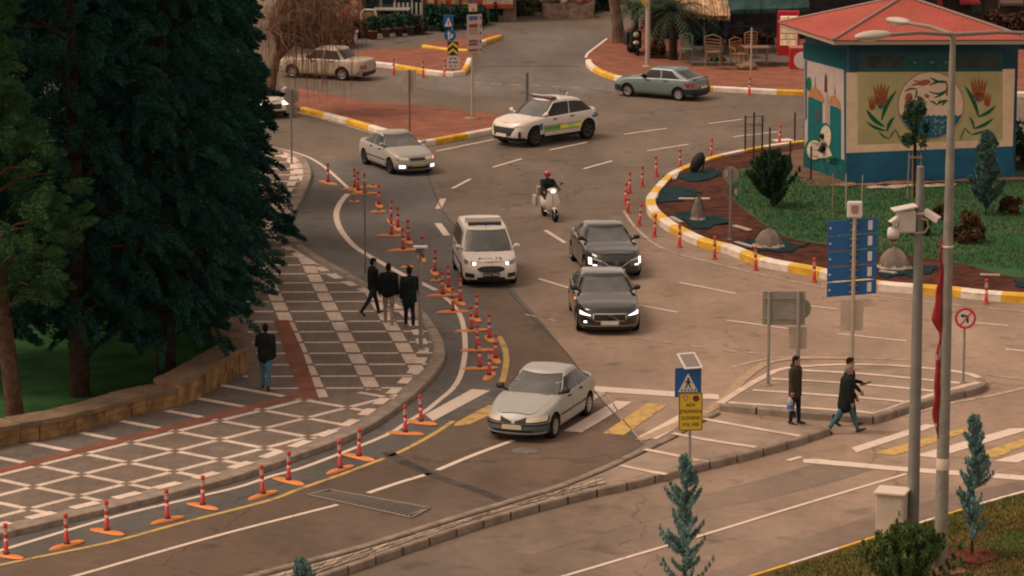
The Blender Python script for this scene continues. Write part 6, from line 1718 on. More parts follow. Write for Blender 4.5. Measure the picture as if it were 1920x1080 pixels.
t, y = stand('street_lamp', 'tall tapering street lamp with two curved heads and a red flag hanging down its side', 'street lamp', 1763, 1066, .08)
def zz(p): return zt(1775, y, p, .08)
k = mpp(1780, 100, y); HL = zz(62)
b = MB(); b.tube([(0, 0, 0), (0, 0, zz(640)), (0, 0, zz(300)), (0, 0, HL)], [.155, .125, .095, .06], 20); b.build('mast', M('lamp_mast', (.20, .185, .155), .6, noise=.15), t)
b = MB(); b.lathe([(.13, zz(464)), (.135, zz(464) + .04), (.11, zz(464) + .05)], 16); b.build('collar', SBACK_L, t); b = MB(); b.lathe([(.15, zz(880)), (.15, zz(880) + .25), (.14, zz(880) + .26)], 16); b.build('collar', SBACK_L, t)
b = MB(); b.lathe([(.28, .0), (.28, .04), (.20, .06)], 16); b.build('foot_plate', STEEL, t)
for (hx, hy, dy, sc_) in ((1660, 66, -1.2, 1.2), (1700, 43, 1.3, .95), (1960, 64, .6, 1.1)):
    px_ = atY(hx, hy, y + dy); loc = px_ - t.location
    b = MB(); p0 = Vector((0, 0, HL - .03)); mid = p0.lerp(loc, .5) + Vector((0, 0, .05)); b.tube([p0, mid, loc], [.05, .045, .04], 8); b.build('arm', M('arm_tan', (.20, .165, .13), .6), t)
    b = MB(); d = (loc - p0).normalized(); b.x = Matrix.Translation(loc + d * .30 * sc_) @ Matrix.Rotation(math.atan2(d.y, d.x), 4, 'Z'); b.ball((0, 0, 0), (.42 * sc_, .16 * sc_, .085 * sc_), 18, 10)
    hd = b.build('lamp_head', M('lamp_head_cream', (.40, .36, .30), .5), t)
    b = MB(); b.x = Matrix.Translation(loc + d * .34 * sc_ + Vector((0, 0, -.06))) @ Matrix.Rotation(math.atan2(d.y, d.x), 4, 'Z'); b.ball((0, 0, 0), (.28 * sc_, .12 * sc_, .05 * sc_), 14, 8); b.build('lamp_glass', LENS, hd)
# red flag, slack folds along the mast
fm = M('flag_red', (0.25, 0.012, 0.014), .75, noise=.25, scale=3, bump=.5, bscale=6)
b = MB(); vs = []; nz_, na = 46, 12; rr = random.Random(11)
tops = [440, 480, 560, 600, 625, 640, 700, 730, 780, 821]; wid = [.01, .06, .10, .15, .04, .035, .08, .13, .09, .02]
for i in range(nz_ + 1):
    p = 440 + (821 - 440) * i / nz_; w_ = np.interp(p, tops, wid); z_ = zz(p); cx = -.13 - w_ * .45 - .02 * math.sin(i * .5)
    for j in range(na):
        a = 2 * math.pi * j / na; fold = 1 + .28 * math.sin(3 * a + i * .22) + .15 * math.sin(5 * a - i * .4)
        vs.append((cx + w_ * .62 * math.cos(a) * fold + .012 * math.sin(i * .9), -.06 + w_ * .40 * math.sin(a) * fold, z_))
b.add(vs, [(i * na + j, i * na + (j + 1) % na, (i + 1) * na + (j + 1) % na, (i + 1) * na + j) for i in range(nz_) for j in range(na)], 0, True)
fl = b.build('flag', fm); fix_normals(fl); fl.location = t.location; tag(fl, 'slack red flag hanging in folds against the tall street lamp', 'flag')
b = MB(); b.plate(off(disc(.07, 14, .45), -.20, zz(668)), .02, TR(0, -.13, 0)); b.build('white_emblem', M('flag_white', (.45, .30, .27), .8), fl); b = MB(); b.plate(off(disc(.05, 5, .6), -.19, zz(795)), .02, TR(0, -.13, 0)); b.build('white_emblem', M('flag_white', (.45, .30, .27), .8), fl)

# cabinet
g0 = G(1672, 1000, .08)
t = thing('utility_cabinet', 'pale cream utility cabinet with a flat lid beside the camera mast', 'cabinet', (g0.x, g0.y + .2, .08), R(-18))
CB = M('cabinet_cream', (0.46, 0.39, 0.32), .7, noise=.1, scale=1.5)
hc2 = .92
b = MB(); b.box(-.30, .34, -.28, .28, 0, hc2); o = b.build('cabinet_body', CB, t); bv = o.modifiers.new('b', 'BEVEL'); bv.width = .012
b = MB(); b.box(-.35, .39, -.34, .34, hc2, hc2 + .07); o = b.build('lid', M('cabinet_lid', (.56, .48, .40), .7), t); bv = o.modifiers.new('b', 'BEVEL'); bv.width = .02; bv.segments = 2
b = MB(); b.box(-.25, .29, -.29, -.283, .10, hc2 - .08); d_ = b.build('door', CB, t); b = MB(); b.box(.22, .25, -.31, -.291, .45, .58); b.build('handle', STEEL_D, d_)

# ================================================================== STONE WALL
STONE = M('wall_stone', (0.30, 0.185, 0.085), .95, col2=(0.14, 0.085, 0.045), scale=2.0, bump=.8, bscale=7)
CAPS = M('coping_stone', (0.22, 0.15, 0.095), .95, col2=(0.13, 0.10, 0.075), scale=1.6, bump=.5, bscale=9)
wl = thing('stone_wall', 'low ochre stone wall with flat coping between the pavement and the dark park', 'wall', (0, 0, 0))
def wallrun(pts, h, wd, nm, capn):
    pl = resample([G2(p, KZ) for p in pts], .55); ns_ = normals2(pl); rr = random.Random(len(pl))
    b = MB(); rows_ = 2
    for i in range(len(pl) - 1):
        for r_i in range(rows_):
            z0_, z1_ = KZ + (h - .12) * r_i / rows_, KZ + (h - .12) * (r_i + 1) / rows_
            a, c2 = pl[i], pl[i + 1]; d = c2 - a; sh_ = .5 if r_i else 0
            j = rr.uniform(-.02, .02); a2, c3 = a + d * .02, c2 - d * .02
            n = ns_[i]; q = [a2 + n * j, c3 + n * j, c3 + n * wd, a2 + n * wd]
            b.prism([(p.x, p.y) for p in q], z0_ + .004, z1_ - .004)
    b.build(nm, STONE, wl)
    b = MB()
    for i in range(len(pl) - 1):
        a, c2 = pl[i], pl[i + 1]; n = ns_[i]; j = rr.uniform(-.012, .012); d = (c2 - a) * .012
        q = [a + d - n * .06, c2 - d - n * .06, c2 - d + n * (wd + .06), a + d + n * (wd + .06)]
        b.prism([(p.x, p.y) for p in q], KZ + h - .12, KZ + h + j, 0, bottom=True)
    b.build(capn, CAPS, wl)
wallrun([(-90, 860), (0, 838), (133, 814), (267, 776), (338, 762)], .52, .75, 'lower_run', 'coping')
wallrun([(338, 764), (367, 750), (400, 731), (463, 695)], .72, .72, 'upper_run', 'coping')
wallrun([(463, 693), (455, 675), (446, 655), (432, 628), (418, 600)], .66, .5, 'return_run', 'coping')

# ================================================================== VEGETATION
def leaf_mat(name, c1, c2, rough=.75, island=.35, scale=1.2):
    return M(name, c1, .85, col2=c2, scale=scale, island=island, spec=.05)
def leaf_cloud(name, mat, clumps, per, size, parent, seed=1, droop=0.0, shell=.45, elong=1.6):
    """clumps: (centre, (rx,ry,rz)); small leaf faces spread through each clump"""
    rg = np.random.default_rng(seed); V_ = []; n_tot = 0
    for c_, r in clumps:
        n = per; d = rg.normal(size=(n, 3)); d /= np.linalg.norm(d, axis=1)[:, None]
        rad = rg.uniform(shell, 1.0, size=(n, 1)) ** .6
        P = np.array(c_)[None] + d * rad * np.array(r)[None]
        a = d * .8 + rg.normal(size=(n, 3)) * .55; a[:, 2] -= droop; a /= np.linalg.norm(a, axis=1)[:, None]
        s_ = np.cross(a, rg.normal(size=(n, 3))); s_ /= np.linalg.norm(s_, axis=1)[:, None] + 1e-9
        sz = size * rg.uniform(.6, 1.35, size=(n, 1))
        q = np.stack([P - a * sz * elong * .5, P + s_ * sz * .5, P + a * sz * elong * .5, P - s_ * sz * .5], axis=1)
        V_.append(q); n_tot += n
    V_ = np.concatenate(V_).reshape(-1, 3).astype(np.float32)
    me = bpy.data.meshes.new(name); nf = n_tot
    me.vertices.add(nf * 4); me.vertices.foreach_set('co', V_.ravel())
    me.loops.add(nf * 4); me.loops.foreach_set('vertex_index', np.arange(nf * 4, dtype=np.int32))
    me.polygons.add(nf); me.polygons.foreach_set('loop_start', np.arange(0, nf * 4, 4, dtype=np.int32)); me.polygons.foreach_set('loop_total', np.full(nf, 4, dtype=np.int32))
    me.materials.append(mat); me.update(calc_edges=True); me.validate()
    o = bpy.data.objects.new(name, me); COL.objects.link(o)
    if parent: o.parent = parent
    return o
BARK = M('bark', (0.030, 0.022, 0.017), .95, noise=.35, scale=4, bump=.8, bscale=14)
BARK_P = M('pine_bark', (0.085, 0.050, 0.034), .95, noise=.35, scale=4, bump=.8, bscale=12)
def trunk(par, pts, rads, limbs, mat=BARK, seed=1):
    b = MB(); b.tube(pts, rads, 12)
    for l in limbs:
        l = [Vector(p) for p in l]; mid = l[0].lerp(l[-1], .5) + Vector((0, 0, .12 * (l[-1] - l[0]).length)); r0 = l[2].x if False else .06
        b.tube([l[0], mid, l[-1]], [.07, .045, .015], 6)
    return b.build('trunk', mat, par)
def spray_cloud(name, mat, sprays, per, wd, ln, parent, seed=1):
    """sprays: (root, axis vector, radius); needle-like leaves lie along each drooping, tapering spray"""
    rg = np.random.default_rng(seed); Q = []
    for c_, ax, r in sprays:
        ax = np.array(ax); L = np.linalg.norm(ax); ad = ax / L; n = max(8, int(per * rg.uniform(.7, 1.3)))
        t = rg.uniform(0, 1, size=(n, 1)) ** .8; d = rg.normal(size=(n, 3)); d /= np.linalg.norm(d, axis=1)[:, None]
        P = np.array(c_)[None] + ax[None] * t + d * r * (1 - .72 * t) * rg.uniform(.3, 1, size=(n, 1)) ** .5; P[:, 2] -= (t[:, 0] ** 2) * L * .18
        a = ad[None] * 1.0 + d * .55 + rg.normal(size=(n, 3)) * .35; a /= np.linalg.norm(a, axis=1)[:, None]
        s_ = np.cross(a, rg.normal(size=(n, 3))); s_ /= np.linalg.norm(s_, axis=1)[:, None] + 1e-9
        w_ = wd * rg.uniform(.6, 1.3, size=(n, 1)); l_ = ln * rg.uniform(.6, 1.3, size=(n, 1))
        Q.append(np.stack([P - a * l_ * .5, P + s_ * w_ * .5, P + a * l_ * .5, P - s_ * w_ * .5], axis=1))
    V_ = np.concatenate(Q).reshape(-1, 3).astype(np.float32); nf = len(V_) // 4
    me = bpy.data.meshes.new(name)
    me.vertices.add(nf * 4); me.vertices.foreach_set('co', V_.ravel()); me.loops.add(nf * 4); me.loops.foreach_set('vertex_index', np.arange(nf * 4, dtype=np.int32))
    me.polygons.add(nf); me.polygons.foreach_set('loop_start', np.arange(0, nf * 4, 4, dtype=np.int32)); me.polygons.foreach_set('loop_total', np.full(nf, 4, dtype=np.int32))
    me.materials.append(mat); me.update(calc_edges=True)
    o = bpy.data.objects.new(name, me); COL.objects.link(o); o.parent = parent; return o
def feather_tree(px, py, H_, Rm, label, mat, seed, low=1.5, n=700, per=330, prof=None, wd=.030, ln=.13, rise=-.35, sl=(.5, 1.15), sr=(.16, .30), z0=.02, lean=0.0, bark=BARK, name='conifer_tree', cat='conifer', tr_r=.28):
    g = G(px, py, z0); t = thing(name, label, cat, (g.x, g.y, z0)); rg = random.Random(seed); sp = []; limbs = []
    for i in range(n):
        u = rg.random() ** 1.1; z_ = low + (H_ - low) * u; a = rg.uniform(0, 2 * math.pi)
        lobe = 1 + .13 * math.sin(3 * a + z_ * 1.3 + seed) + .10 * math.sin(5 * a - z_ * 2.1)
        r_ = Rm * prof(u) * lobe; q = rg.uniform(.25, .85) if rg.random() < .4 else rg.uniform(.80, 1.0); L = rg.uniform(*sl) * (1.0 - .3 * u)
        c_ = (math.cos(a) * (r_ * q - L * .3) + lean * z_, math.sin(a) * (r_ * q - L * .3), z_ + rg.uniform(-.2, .2)); aa = a + rg.uniform(-.5, .5); rs = rise + rg.uniform(-.45, .35)
        ax = Vector((math.cos(aa), math.sin(aa), rs)).normalized() * L; sp.append((c_, tuple(ax), rg.uniform(*sr)))
        if i % 9 == 0: limbs.append(((lean * z_, 0, max(.8, z_ - .4 - r_ * .1)), c_))
    trunk(t, [(0, 0, -.1), (lean * H_ * .3, 0, H_ * .3), (lean * H_ * .65, 0, H_ * .65), (lean * H_, 0, H_ * .95)], [tr_r, tr_r * .8, tr_r * .45, .03], limbs, bark)
    spray_cloud('crown', mat, sp, per, wd, ln, t, seed); return t
def conifer(px, py, H_, Rm, label, mat, seed, low=1.6, per=420, ncl=150, lsize=.085, prof=None, z0=.02, group=None, lean=0, cat='conifer', bark=BARK, name='conifer_tree', size_var=(.35, .75), loc=None, droop=.1, tr_r=.28):
    g = G(px, py, z0) if loc is None else Vector(loc)
    t = thing(name, label, cat, (g.x, g.y, z0), 0, group); rg = random.Random(seed); cl = []; limbs = []
    prof = prof or (lambda u: (1 - u) ** .75 * (0.55 + .45 * min(1, u * 5)) * 1.15)
    for i in range(ncl):
        u = rg.random() ** 1.15; z_ = low + (H_ - low) * u; r_ = Rm * prof(u); a = rg.uniform(0, 2 * math.pi)
        q = rg.uniform(.35, 1.0) if rg.random() < .35 else rg.uniform(.8, 1.08)
        c_ = (math.cos(a) * r_ * q + lean * z_, math.sin(a) * r_ * q, z_); s_ = rg.uniform(*size_var) * (1.1 - .4 * u)
        ex = abs(math.cos(a)) * .35 * s_; ey = abs(math.sin(a)) * .35 * s_
        cl.append((c_, (s_ * .85 + ex, s_ * .85 + ey, s_ * rg.uniform(.7, 1.35))))
        if i % 5 == 0: limbs.append(((lean * z_, 0, max(.8, z_ - .5 - r_ * .2)), c_))
    trunk(t, [(0, 0, -.1), (lean * H_ * .3, 0, H_ * .3), (lean * H_ * .65, 0, H_ * .65), (lean * H_, 0, H_ * .95)], [tr_r, tr_r * .8, tr_r * .45, .03], limbs, bark)
    leaf_cloud('crown', mat, cl, per, lsize, t, seed, droop)
    return t
CYP = leaf_mat('cypress_foliage', (0.026, 0.080, 0.066), (0.013, 0.046, 0.042), island=.4)
CYP2 = leaf_mat('dark_pine_foliage', (0.021, 0.066, 0.054), (0.011, 0.040, 0.036), island=.4)
PINE = leaf_mat('pine_foliage', (0.070, 0.155, 0.058), (0.032, 0.085, 0.044), island=.4)
fat = lambda u: min(1, .90 + u * 1.2) * (1 - max(0, u - .30) ** 1.1 * .95)
tap = lambda u: 1 - .55 * min(1, u * 4.0) - .25 * max(0, u - .4)
feather_tree(312, 708, 17, 2.75, 'large dark scaly conifer overhanging the pavement and the lone walking man', CYP, 21, low=1.45, n=1050, per=330, prof=lambda u: 1 - .16 * min(1, u * 3) - .5 * max(0, u - .4))
feather_tree(150, 742, 16, 2.4, 'dark conifer with a slim trunk behind the left part of the stone wall', CYP2, 22, low=2.5, n=620, per=280, prof=fat)
feather_tree(245, 640, 18, 3.0, 'dark conifer standing behind the large overhanging one', CYP2, 23, low=1.0, n=760, per=260, prof=fat, wd=.036, ln=.15)
feather_tree(362, 560, 18, 2.35, 'farther dark conifer whose ragged right side hangs over the upper pavement', CYP, 24, low=.9, n=820, per=300, prof=lambda u: 1 - .20 * min(1, u * 3) - .4 * max(0, u - .4), wd=.034, ln=.14)
feather_tree(424, 468, 17, 2.10, 'dark conifer beside the small pavement tip, its lumpy twigs reaching the road', CYP, 25, low=.7, n=640, per=280, prof=tap, wd=.036, ln=.15)
feather_tree(80, 560, 18, 4.0, 'broad dark tree deep in the park on the far left', CYP2, 26, low=.4, n=700, per=220, prof=fat, wd=.06, ln=.2, sr=(.25, .45), sl=(.8, 1.6))
feather_tree(210, 470, 18, 4.0, 'dark tree deep in the park between the two tall conifers', CYP2, 27, low=.3, n=650, per=200, prof=fat, wd=.07, ln=.22, sr=(.3, .5), sl=(.8, 1.6))
feather_tree(325, 380, 18, 3.0, 'distant dark tree filling the gap behind the conifers', CYP2, 28, low=.6, n=520, per=200, prof=fat, wd=.07, ln=.22, sr=(.3, .5), sl=(.8, 1.4))
feather_tree(-60, 700, 18, 3.4, 'dark tree behind the pine at the left edge of the photo', CYP2, 29, low=1.2, n=600, per=220, prof=fat, wd=.05, ln=.18, sr=(.25, .4))
feather_tree(30, 786, 15, 1.95, 'light green pine with a leaning reddish brown trunk at the left edge', PINE, 31, low=3.3, n=620, per=330, prof=lambda u: .80 + .30 * math.sin(u * 9), wd=.022, ln=.15, rise=.25, sl=(.35, .8), sr=(.18, .34), lean=-.09, bark=BARK_P, name='pine_tree', cat='pine', tr_r=.24)

# bare weeping willow
g = G(500, 214, .13); t = thing('willow_tree', 'bare weeping willow with a haze of brown hanging twigs behind the conifer', 'tree', (g.x, g.y, .13))
TW = M('twig_brown', (0.165, 0.100, 0.066), .9, island=.35, noise=.2); rg = random.Random(44)
limbs = []
for i in range(14):
    a = rg.uniform(-1.9, 1.9); L = rg.uniform(1.4, 3.3); limbs.append(((.5, .1, 2.2 + rg.uniform(0, .6)), (.5 + math.cos(a) * L, math.sin(a) * L * .8, rg.uniform(3.4, 6.5))))
trunk(t, [(0, 0, 0), (.2, .1, 1.4), (.5, .1, 2.6), (.8, .1, 4.4)], [.28, .22, .16, .08], limbs, M('willow_bark', (.12, .07, .05), .95, noise=.3))
b = MB()
for i in range(950):
    a0, l1_ = limbs[rg.randrange(len(limbs))]; a0 = Vector(a0); l1_ = Vector(l1_); s0 = a0.lerp(l1_, rg.uniform(.3, 1.0)) + Vector((0, 0, rg.uniform(0, .5)))
    a = rg.uniform(-2.4, 2.4); out = Vector((math.cos(a), math.sin(a) * .8, 0)); R0 = rg.uniform(.3, 2.0); dz = rg.uniform(-.3, 1.1); fall = rg.uniform(.1, 1.2) if rg.random() < .5 else rg.uniform(.8, 3.2)
    pts = [s0]
    for k_i in range(1, 7):
        q = k_i / 6; z_ = s0.z + dz * math.sin(min(1, q * 2) * math.pi / 2) - fall * max(0, q - .25) ** 1.4 * 1.5
        pts.append(Vector((s0.x + out.x * R0 * min(1, q * 1.5) + rg.uniform(-.06, .06), s0.y + out.y * R0 * min(1, q * 1.5), max(.5, z_))))
    b.tube(pts, [.011, .011, .010, .009, .008, .007, .005], 3, cap=False, sm=False)
b.build('twigs', TW, t)

# blue cedars in the foreground, built of upswept sprays
BLUEC = leaf_mat('blue_cedar_foliage', (0.200, 0.330, 0.310), (0.095, 0.180, 0.175), island=.35, scale=3)
def cedar(px, py, H_, label, sprays, seed, z0=.08, mat=BLUEC, wide=.42, per=34, ls=.019, low=.25, group=None, stem=.03, loc=None, cat='cedar', name='cedar_tree'):
    g = G(px, py, z0) if loc is None else Vector(loc); t = thing(name, label, cat, (g.x, g.y, z0), 0, group); rg = random.Random(seed); cl = []
    limbs = []
    for i in range(sprays):
        u = rg.random() ** .8; z_ = low + (H_ - low) * u * .95; a = rg.uniform(0, 2 * math.pi); L = wide * (1 - u) ** .6 * rg.uniform(.45, 1.45) + .05
        n = 9
        for k_i in range(n):
            q = (k_i + .3) / n; r_ = L * q; cl.append(((math.cos(a) * r_, math.sin(a) * r_, z_ + .75 * L * q * q + rg.uniform(-.01, .02)), (.026 + .034 * (1 - q), .026 + .034 * (1 - q), .07)))
        if i % 3 == 0: limbs.append(((0, 0, max(.05, z_ - .05)), (math.cos(a) * L * .8, math.sin(a) * L * .8, z_ + .5 * L)))
    for k_i in range(10): cl.append(((0, 0, H_ * (.55 + .045 * k_i)), (.05, .05, .10)))
    b = MB(); b.tube([(0, 0, -.05), (0.01, 0, H_ * .5), (0, 0, H_ * .98)], [stem, stem * .6, .006], 8)
    for l0_, l1_ in limbs: b.tube([l0_, l1_], [.010, .004], 5)
    b.build('trunk', BARK, t); leaf_cloud('crown', mat, cl, per, ls, t, seed, -.9, shell=.1, elong=5.0)
    return t
g1 = G(1284, 1118, .08)
cedar(0, 0, hgt(1284, 1118, 846, .08), 'young blue cedar with upswept tips at the bottom centre of the photo', 75, 51, loc=(g1.x, g1.y, .08), wide=.60, low=.15)
cedar(1822, 1042, hgt(1822, 1042, 772, .08), 'young blue cedar growing from red mulch right of the street lamp', 85, 52, wide=.42, low=.45)
g1 = G(566, 1128, .0); cedar(0, 0, hgt(566, 1128, 1058, 0), 'tip of a small cedar showing at the bottom edge, left of centre', 40, 53, loc=(g1.x, g1.y, 0), wide=.2)
cedar(1848, 404, hgt(1848, 404, 246, .28), 'blurred slim blue conifer on the roundabout lawn before the kiosk wall', 90, 54, z0=.28, wide=.50, mat=leaf_mat('grey_blue_foliage', (.115, .200, .175), (.055, .110, .105)), per=60, ls=.05, low=.3)
# shrubs
def shrub(px, py, W_, H_, label, mat, seed, z0=.28, per=300, ncl=26, ls=.06, group=None, twigs=True, loc=None, cat='shrub', name='shrub', stemh=.0, D=None):
    g = G(px, py, z0) if loc is None else Vector(loc); t = thing(name, label, cat, (g.x, g.y, z0), 0, group); rg = random.Random(seed); cl = []; D = D or W_
    for i in range(ncl):
        a = rg.uniform(0, 2 * math.pi); u = rg.random(); r_ = (1 - abs(u - .4) ** 1.5) * rg.uniform(.2, 1.0)
        c_ = (math.cos(a) * r_ * W_ / 2, math.sin(a) * r_ * D / 2, stemh + .12 * H_ + u * .8 * (H_ - stemh)); s_ = rg.uniform(.07, .20)
        cl.append((c_, (s_ * W_, s_ * W_, s_ * (H_ - stemh))))
    b = MB()
    for i in range(8 if not stemh else 3): c_ = cl[(i * 2) % len(cl)][0]; b.tube([(0 if stemh else c_[0] * .1, 0, 0), (c_[0] * .3, c_[1] * .3, stemh + (c_[2] - stemh) * .5), c_], [.02, .014, .006], 5)
    if stemh: b.tube([(0, 0, 0), (0.02, 0, stemh * 1.3)], [.035, .025], 8)
    b.build('stems' if not stemh else 'trunk', BARK, t); leaf_cloud('foliage' if not stemh else 'crown', mat, cl, per, ls, t, seed, .0, shell=.1, elong=1.8)
    return t
SH_G = leaf_mat('shrub_green', (0.115, 0.165, 0.050), (0.045, 0.085, 0.035)); SH_D = leaf_mat('shrub_dark', (0.045, 0.085, 0.042), (0.020, 0.046, 0.030)); SH_O = leaf_mat('shrub_olive', (0.095, 0.095, 0.030), (0.045, 0.062, 0.025)); SH_R = leaf_mat('shrub_russet', (0.15, 0.085, 0.045), (0.045, 0.035, 0.020))
cedar(1448, 388, 1.95, 'loose round green shrub on the lawn left of the kiosk', 120, 61, z0=.28, wide=.85, mat=SH_D, per=44, ls=.04, low=.1, cat='shrub', name='shrub')
shrub(1816, 456, 1.05, .95, 'rounded dark russet shrub on the lawn right of the street lamp mast', SH_R, 62, per=380)
shrub(1725, 442, .75, .7, 'small low shrub behind the camera mast on the lawn', SH_D, 63)
shrub(1762, 412, .55, .5, 'tiny brown tuft behind the street lamp on the lawn', SH_R, 64, per=150)
shrub(1895, 402, .8, .6, 'low brown green shrub near the right edge on the lawn', SH_R, 65, per=220)
g1 = G(1700, 1118, .08)
cedar(0, 0, hgt(1700, 1118, 992, .08), 'leafy green bush at the bottom edge below the cabinet', 190, 66, loc=(g1.x, g1.y, .08), wide=.95, mat=SH_G, per=34, ls=.030, low=.05, cat='shrub', name='shrub')
shrub(1738, 1070, .5, .95, 'thin sprig of yellowish leaves between the mast and the lamp', SH_O, 67, z0=.08, per=70, ncl=14, ls=.05)
shrub(1562, 330, 1.25, 1.75, 'grey green sapling in front of the painted side wall of the kiosk', leaf_mat('sapling_green', (.085, .085, .050), (.035, .045, .028)), 68, z0=.2, per=90, ncl=26, ls=.06, stemh=.55, cat='sapling', name='sapling')
g1 = G(1714, 372, .28)
shrub(0, 0, 1.05, hgt(1714, 372, 196, .28), 'dark leafy sapling tied to wooden stakes before the tulip mural', SH_D, 69, loc=(g1.x, g1.y, .28), per=140, ncl=26, ls=.06, stemh=1.6, cat='sapling', name='sapling')
st = thing('sapling_stakes', 'frame of thin wooden stakes round the sapling before the tulip mural', 'stakes', (g1.x, g1.y - .05, .28))
for dx, dy in ((-.28, -.2), (.22, -.2), (-.05, .3)):
    b = MB(); b.tube([(dx, dy, 0), (dx * .8, dy * .8, 1.65)], .022, 6); b.build('stake', M('stake_wood', (.30, .20, .14), .8), st)
b = MB(); b.beam((-.28, -.2, 1.5), (.22, -.2, 1.5), .05, .06); b.beam((.22, -.2, 1.5), (-.05, .3, 1.5), .05, .06); b.build('crossbar', M('stake_wood', (.30, .20, .14), .8), st)
g1 = G(1572, 392, .28); st = thing('sapling_stakes', 'two bare thin stakes standing on the lawn left of the lamp box', 'stakes', (g1.x, g1.y, .28))
for dx in (-.2, .25):
    b = MB(); b.tube([(dx, 0, 0), (dx, 0, 1.25)], .02, 6); b.build('stake', M('stake_wood', (.30, .20, .14), .8), st)
# fence stakes
FB = M('fence_dark', (0.022, 0.025, 0.024), .6)
for i, (x, y0_, y1_, lb) in enumerate(((1397, 284, 218, 'leftmost black fence stake of the frame beyond the mulch'), (1413, 298, 212, 'tall black stake standing forward of the fence frame'), (1429, 281, 218, 'third black stake, joined by wires to the fence frame'),
        (1443, 288, 240, 'short black stake right of the fence frame'), (1481, 326, 266, 'black stake in the mulch behind the dark shrub'), (1520, 342, 276, 'black stake before the lower left corner of the kiosk'),
        (1490, 266, 212, 'tall black stake near the far kerb by the white road patch'), (1598, 341, 278, 'black stake against the blue base of the kiosk front'), (1721, 341, 274, 'black stake behind the staked sapling'))):
    g = G(x, y0_, .2); b = MB(); b.tube([(0, 0, 0), (0, 0, hgt(x, y0_, y1_, .2))], .035, 6); b.ball((0, 0, hgt(x, y0_, y1_, .2)), .04, 6, 4); o = b.build('fence_stake', FB); o.location = (g.x, g.y, .2); tag(o, lb, 'fence stake', 'black fence stakes round the kiosk')
g0, g1 = G(1397, 284, .2), G(1429, 281, .2)
b = MB(); h1 = hgt(1397, 284, 220, .2)
for q in (.0, .25): b.tube([(g0.x, g0.y, .2 + h1 - q), (g1.x, g1.y, .2 + h1 - q * 1.5)], .012, 4)
for q in range(1, 9):
    p = g0.lerp(g1, q / 9); b.tube([(p.x, p.y, .25), (p.x, p.y, .2 + h1 - .25)], .004, 3, cap=False)
for q in range(1, 9): b.tube([(g0.x, g0.y, .2 + h1 * q / 10), (g1.x, g1.y, .2 + h1 * q / 10)], .004, 3, cap=False)
tag(b.build('fence_wire', FB), 'panel of thin wire mesh stretched between the left fence stakes', 'fence')

# cloth-covered floodlights
TARP = M('grey_tarp', (0.20, 0.165, 0.14), .85, noise=.25, scale=2.5, bump=.8, bscale=5); TARP_L = M('pale_tarp_hem', (.36, .30, .25), .85, noise=.3, scale=4)
for i, (x, y_, W_, H_, lb) in enumerate(((1308, 412, .42, .80, 'narrow grey cloth cover with pale hem, leftmost covered floodlight'), (1441, 462, .85, .62, 'domed grey cloth cover on teal cloth right of the grey sign pole'), (1676, 502, .95, .68, 'domed grey cloth cover under the dome camera on the mulch'))):
    g = G(x, y_, .22); t = thing('covered_floodlight', lb, 'covered lamp', (g.x, g.y, .22), random.uniform(-.4, .4), 'cloth covered floodlights'); rg = random.Random(i + 3)
    b = MB(); vs = []; n, rws = 20, 7
    for j in range(rws + 1):
        v = j / rws; rr_ = math.cos(v * math.pi / 2) ** .6 if j < rws else .02
        for q in range(n):
            a = 2 * math.pi * q / n; f = 1 + .10 * math.sin(4 * a + i) + .05 * math.sin(9 * a + v * 5); vs.append((math.cos(a) * W_ / 2 * rr_ * f, math.sin(a) * W_ * .38 * rr_ * f, H_ * v ** .9 * (1 + .05 * math.sin(3 * a))))
    b.add(vs, [(j * n + q, j * n + (q + 1) % n, (j + 1) * n + (q + 1) % n, (j + 1) * n + q) for j in range(rws) for q in range(n)], 0, True); b.build('cover', TARP, t)
    b = MB(); vs = []
    for q in range(n):
        a = 2 * math.pi * q / n; f = 1.08 + .12 * math.sin(6 * a + i)
        for z_, k_ in ((0.0, 1.12), (.10 + .04 * math.sin(7 * a), .99)): vs.append((math.cos(a) * W_ / 2 * f * k_, math.sin(a) * W_ * .38 * f * k_, z_))
    b.add(vs, [(2 * q, 2 * ((q + 1) % n), 2 * ((q + 1) % n) + 1, 2 * q + 1) for q in range(n)], 0, True); b.build('hem', TARP_L, t)
    b = MB(); b.tube([(-W_ * .6, 0, H_ * .35), (-W_ * .25, 0, H_ * .95), (0, 0, H_ * 1.10), (W_ * .25, 0, H_ * .95), (W_ * .6, 0, H_ * .35)], .016, 6); b.build('bracket', FB, t)
g = G(1304, 322, .22); t = thing('covered_floodlight', 'dark cloth covered floodlight tipped on its side at the upper kerb', 'covered lamp', (g.x, g.y, .22), 0, None)
b = MB(); b.x = TR(0, 0, .25) @ Matrix.Rotation(R(28), 4, 'Y'); b.ball((0, 0, .12), (.22, .2, .42), 12, 8); b.build('cover', M('dark_tarp', (.035, .035, .035), .8, noise=.3, bump=.6, bscale=6), t)
b = MB(); b.tube([(.25, 0, 0), (.35, .05, .55)], .03, 6); b.build('bracket', FB, t)
for x, y_, rz_, lb in ((1302, 372, 0, 'pale plank laid across the mulch above the leftmost covered floodlight'),):
    g = G(x, y_, .24); b = MB(); b.box(-.55, .55, -.14, .14, .0, .05); o = b.build('board', WOODP); o.location = (g.x, g.y, .20); tag(o, lb, 'board')
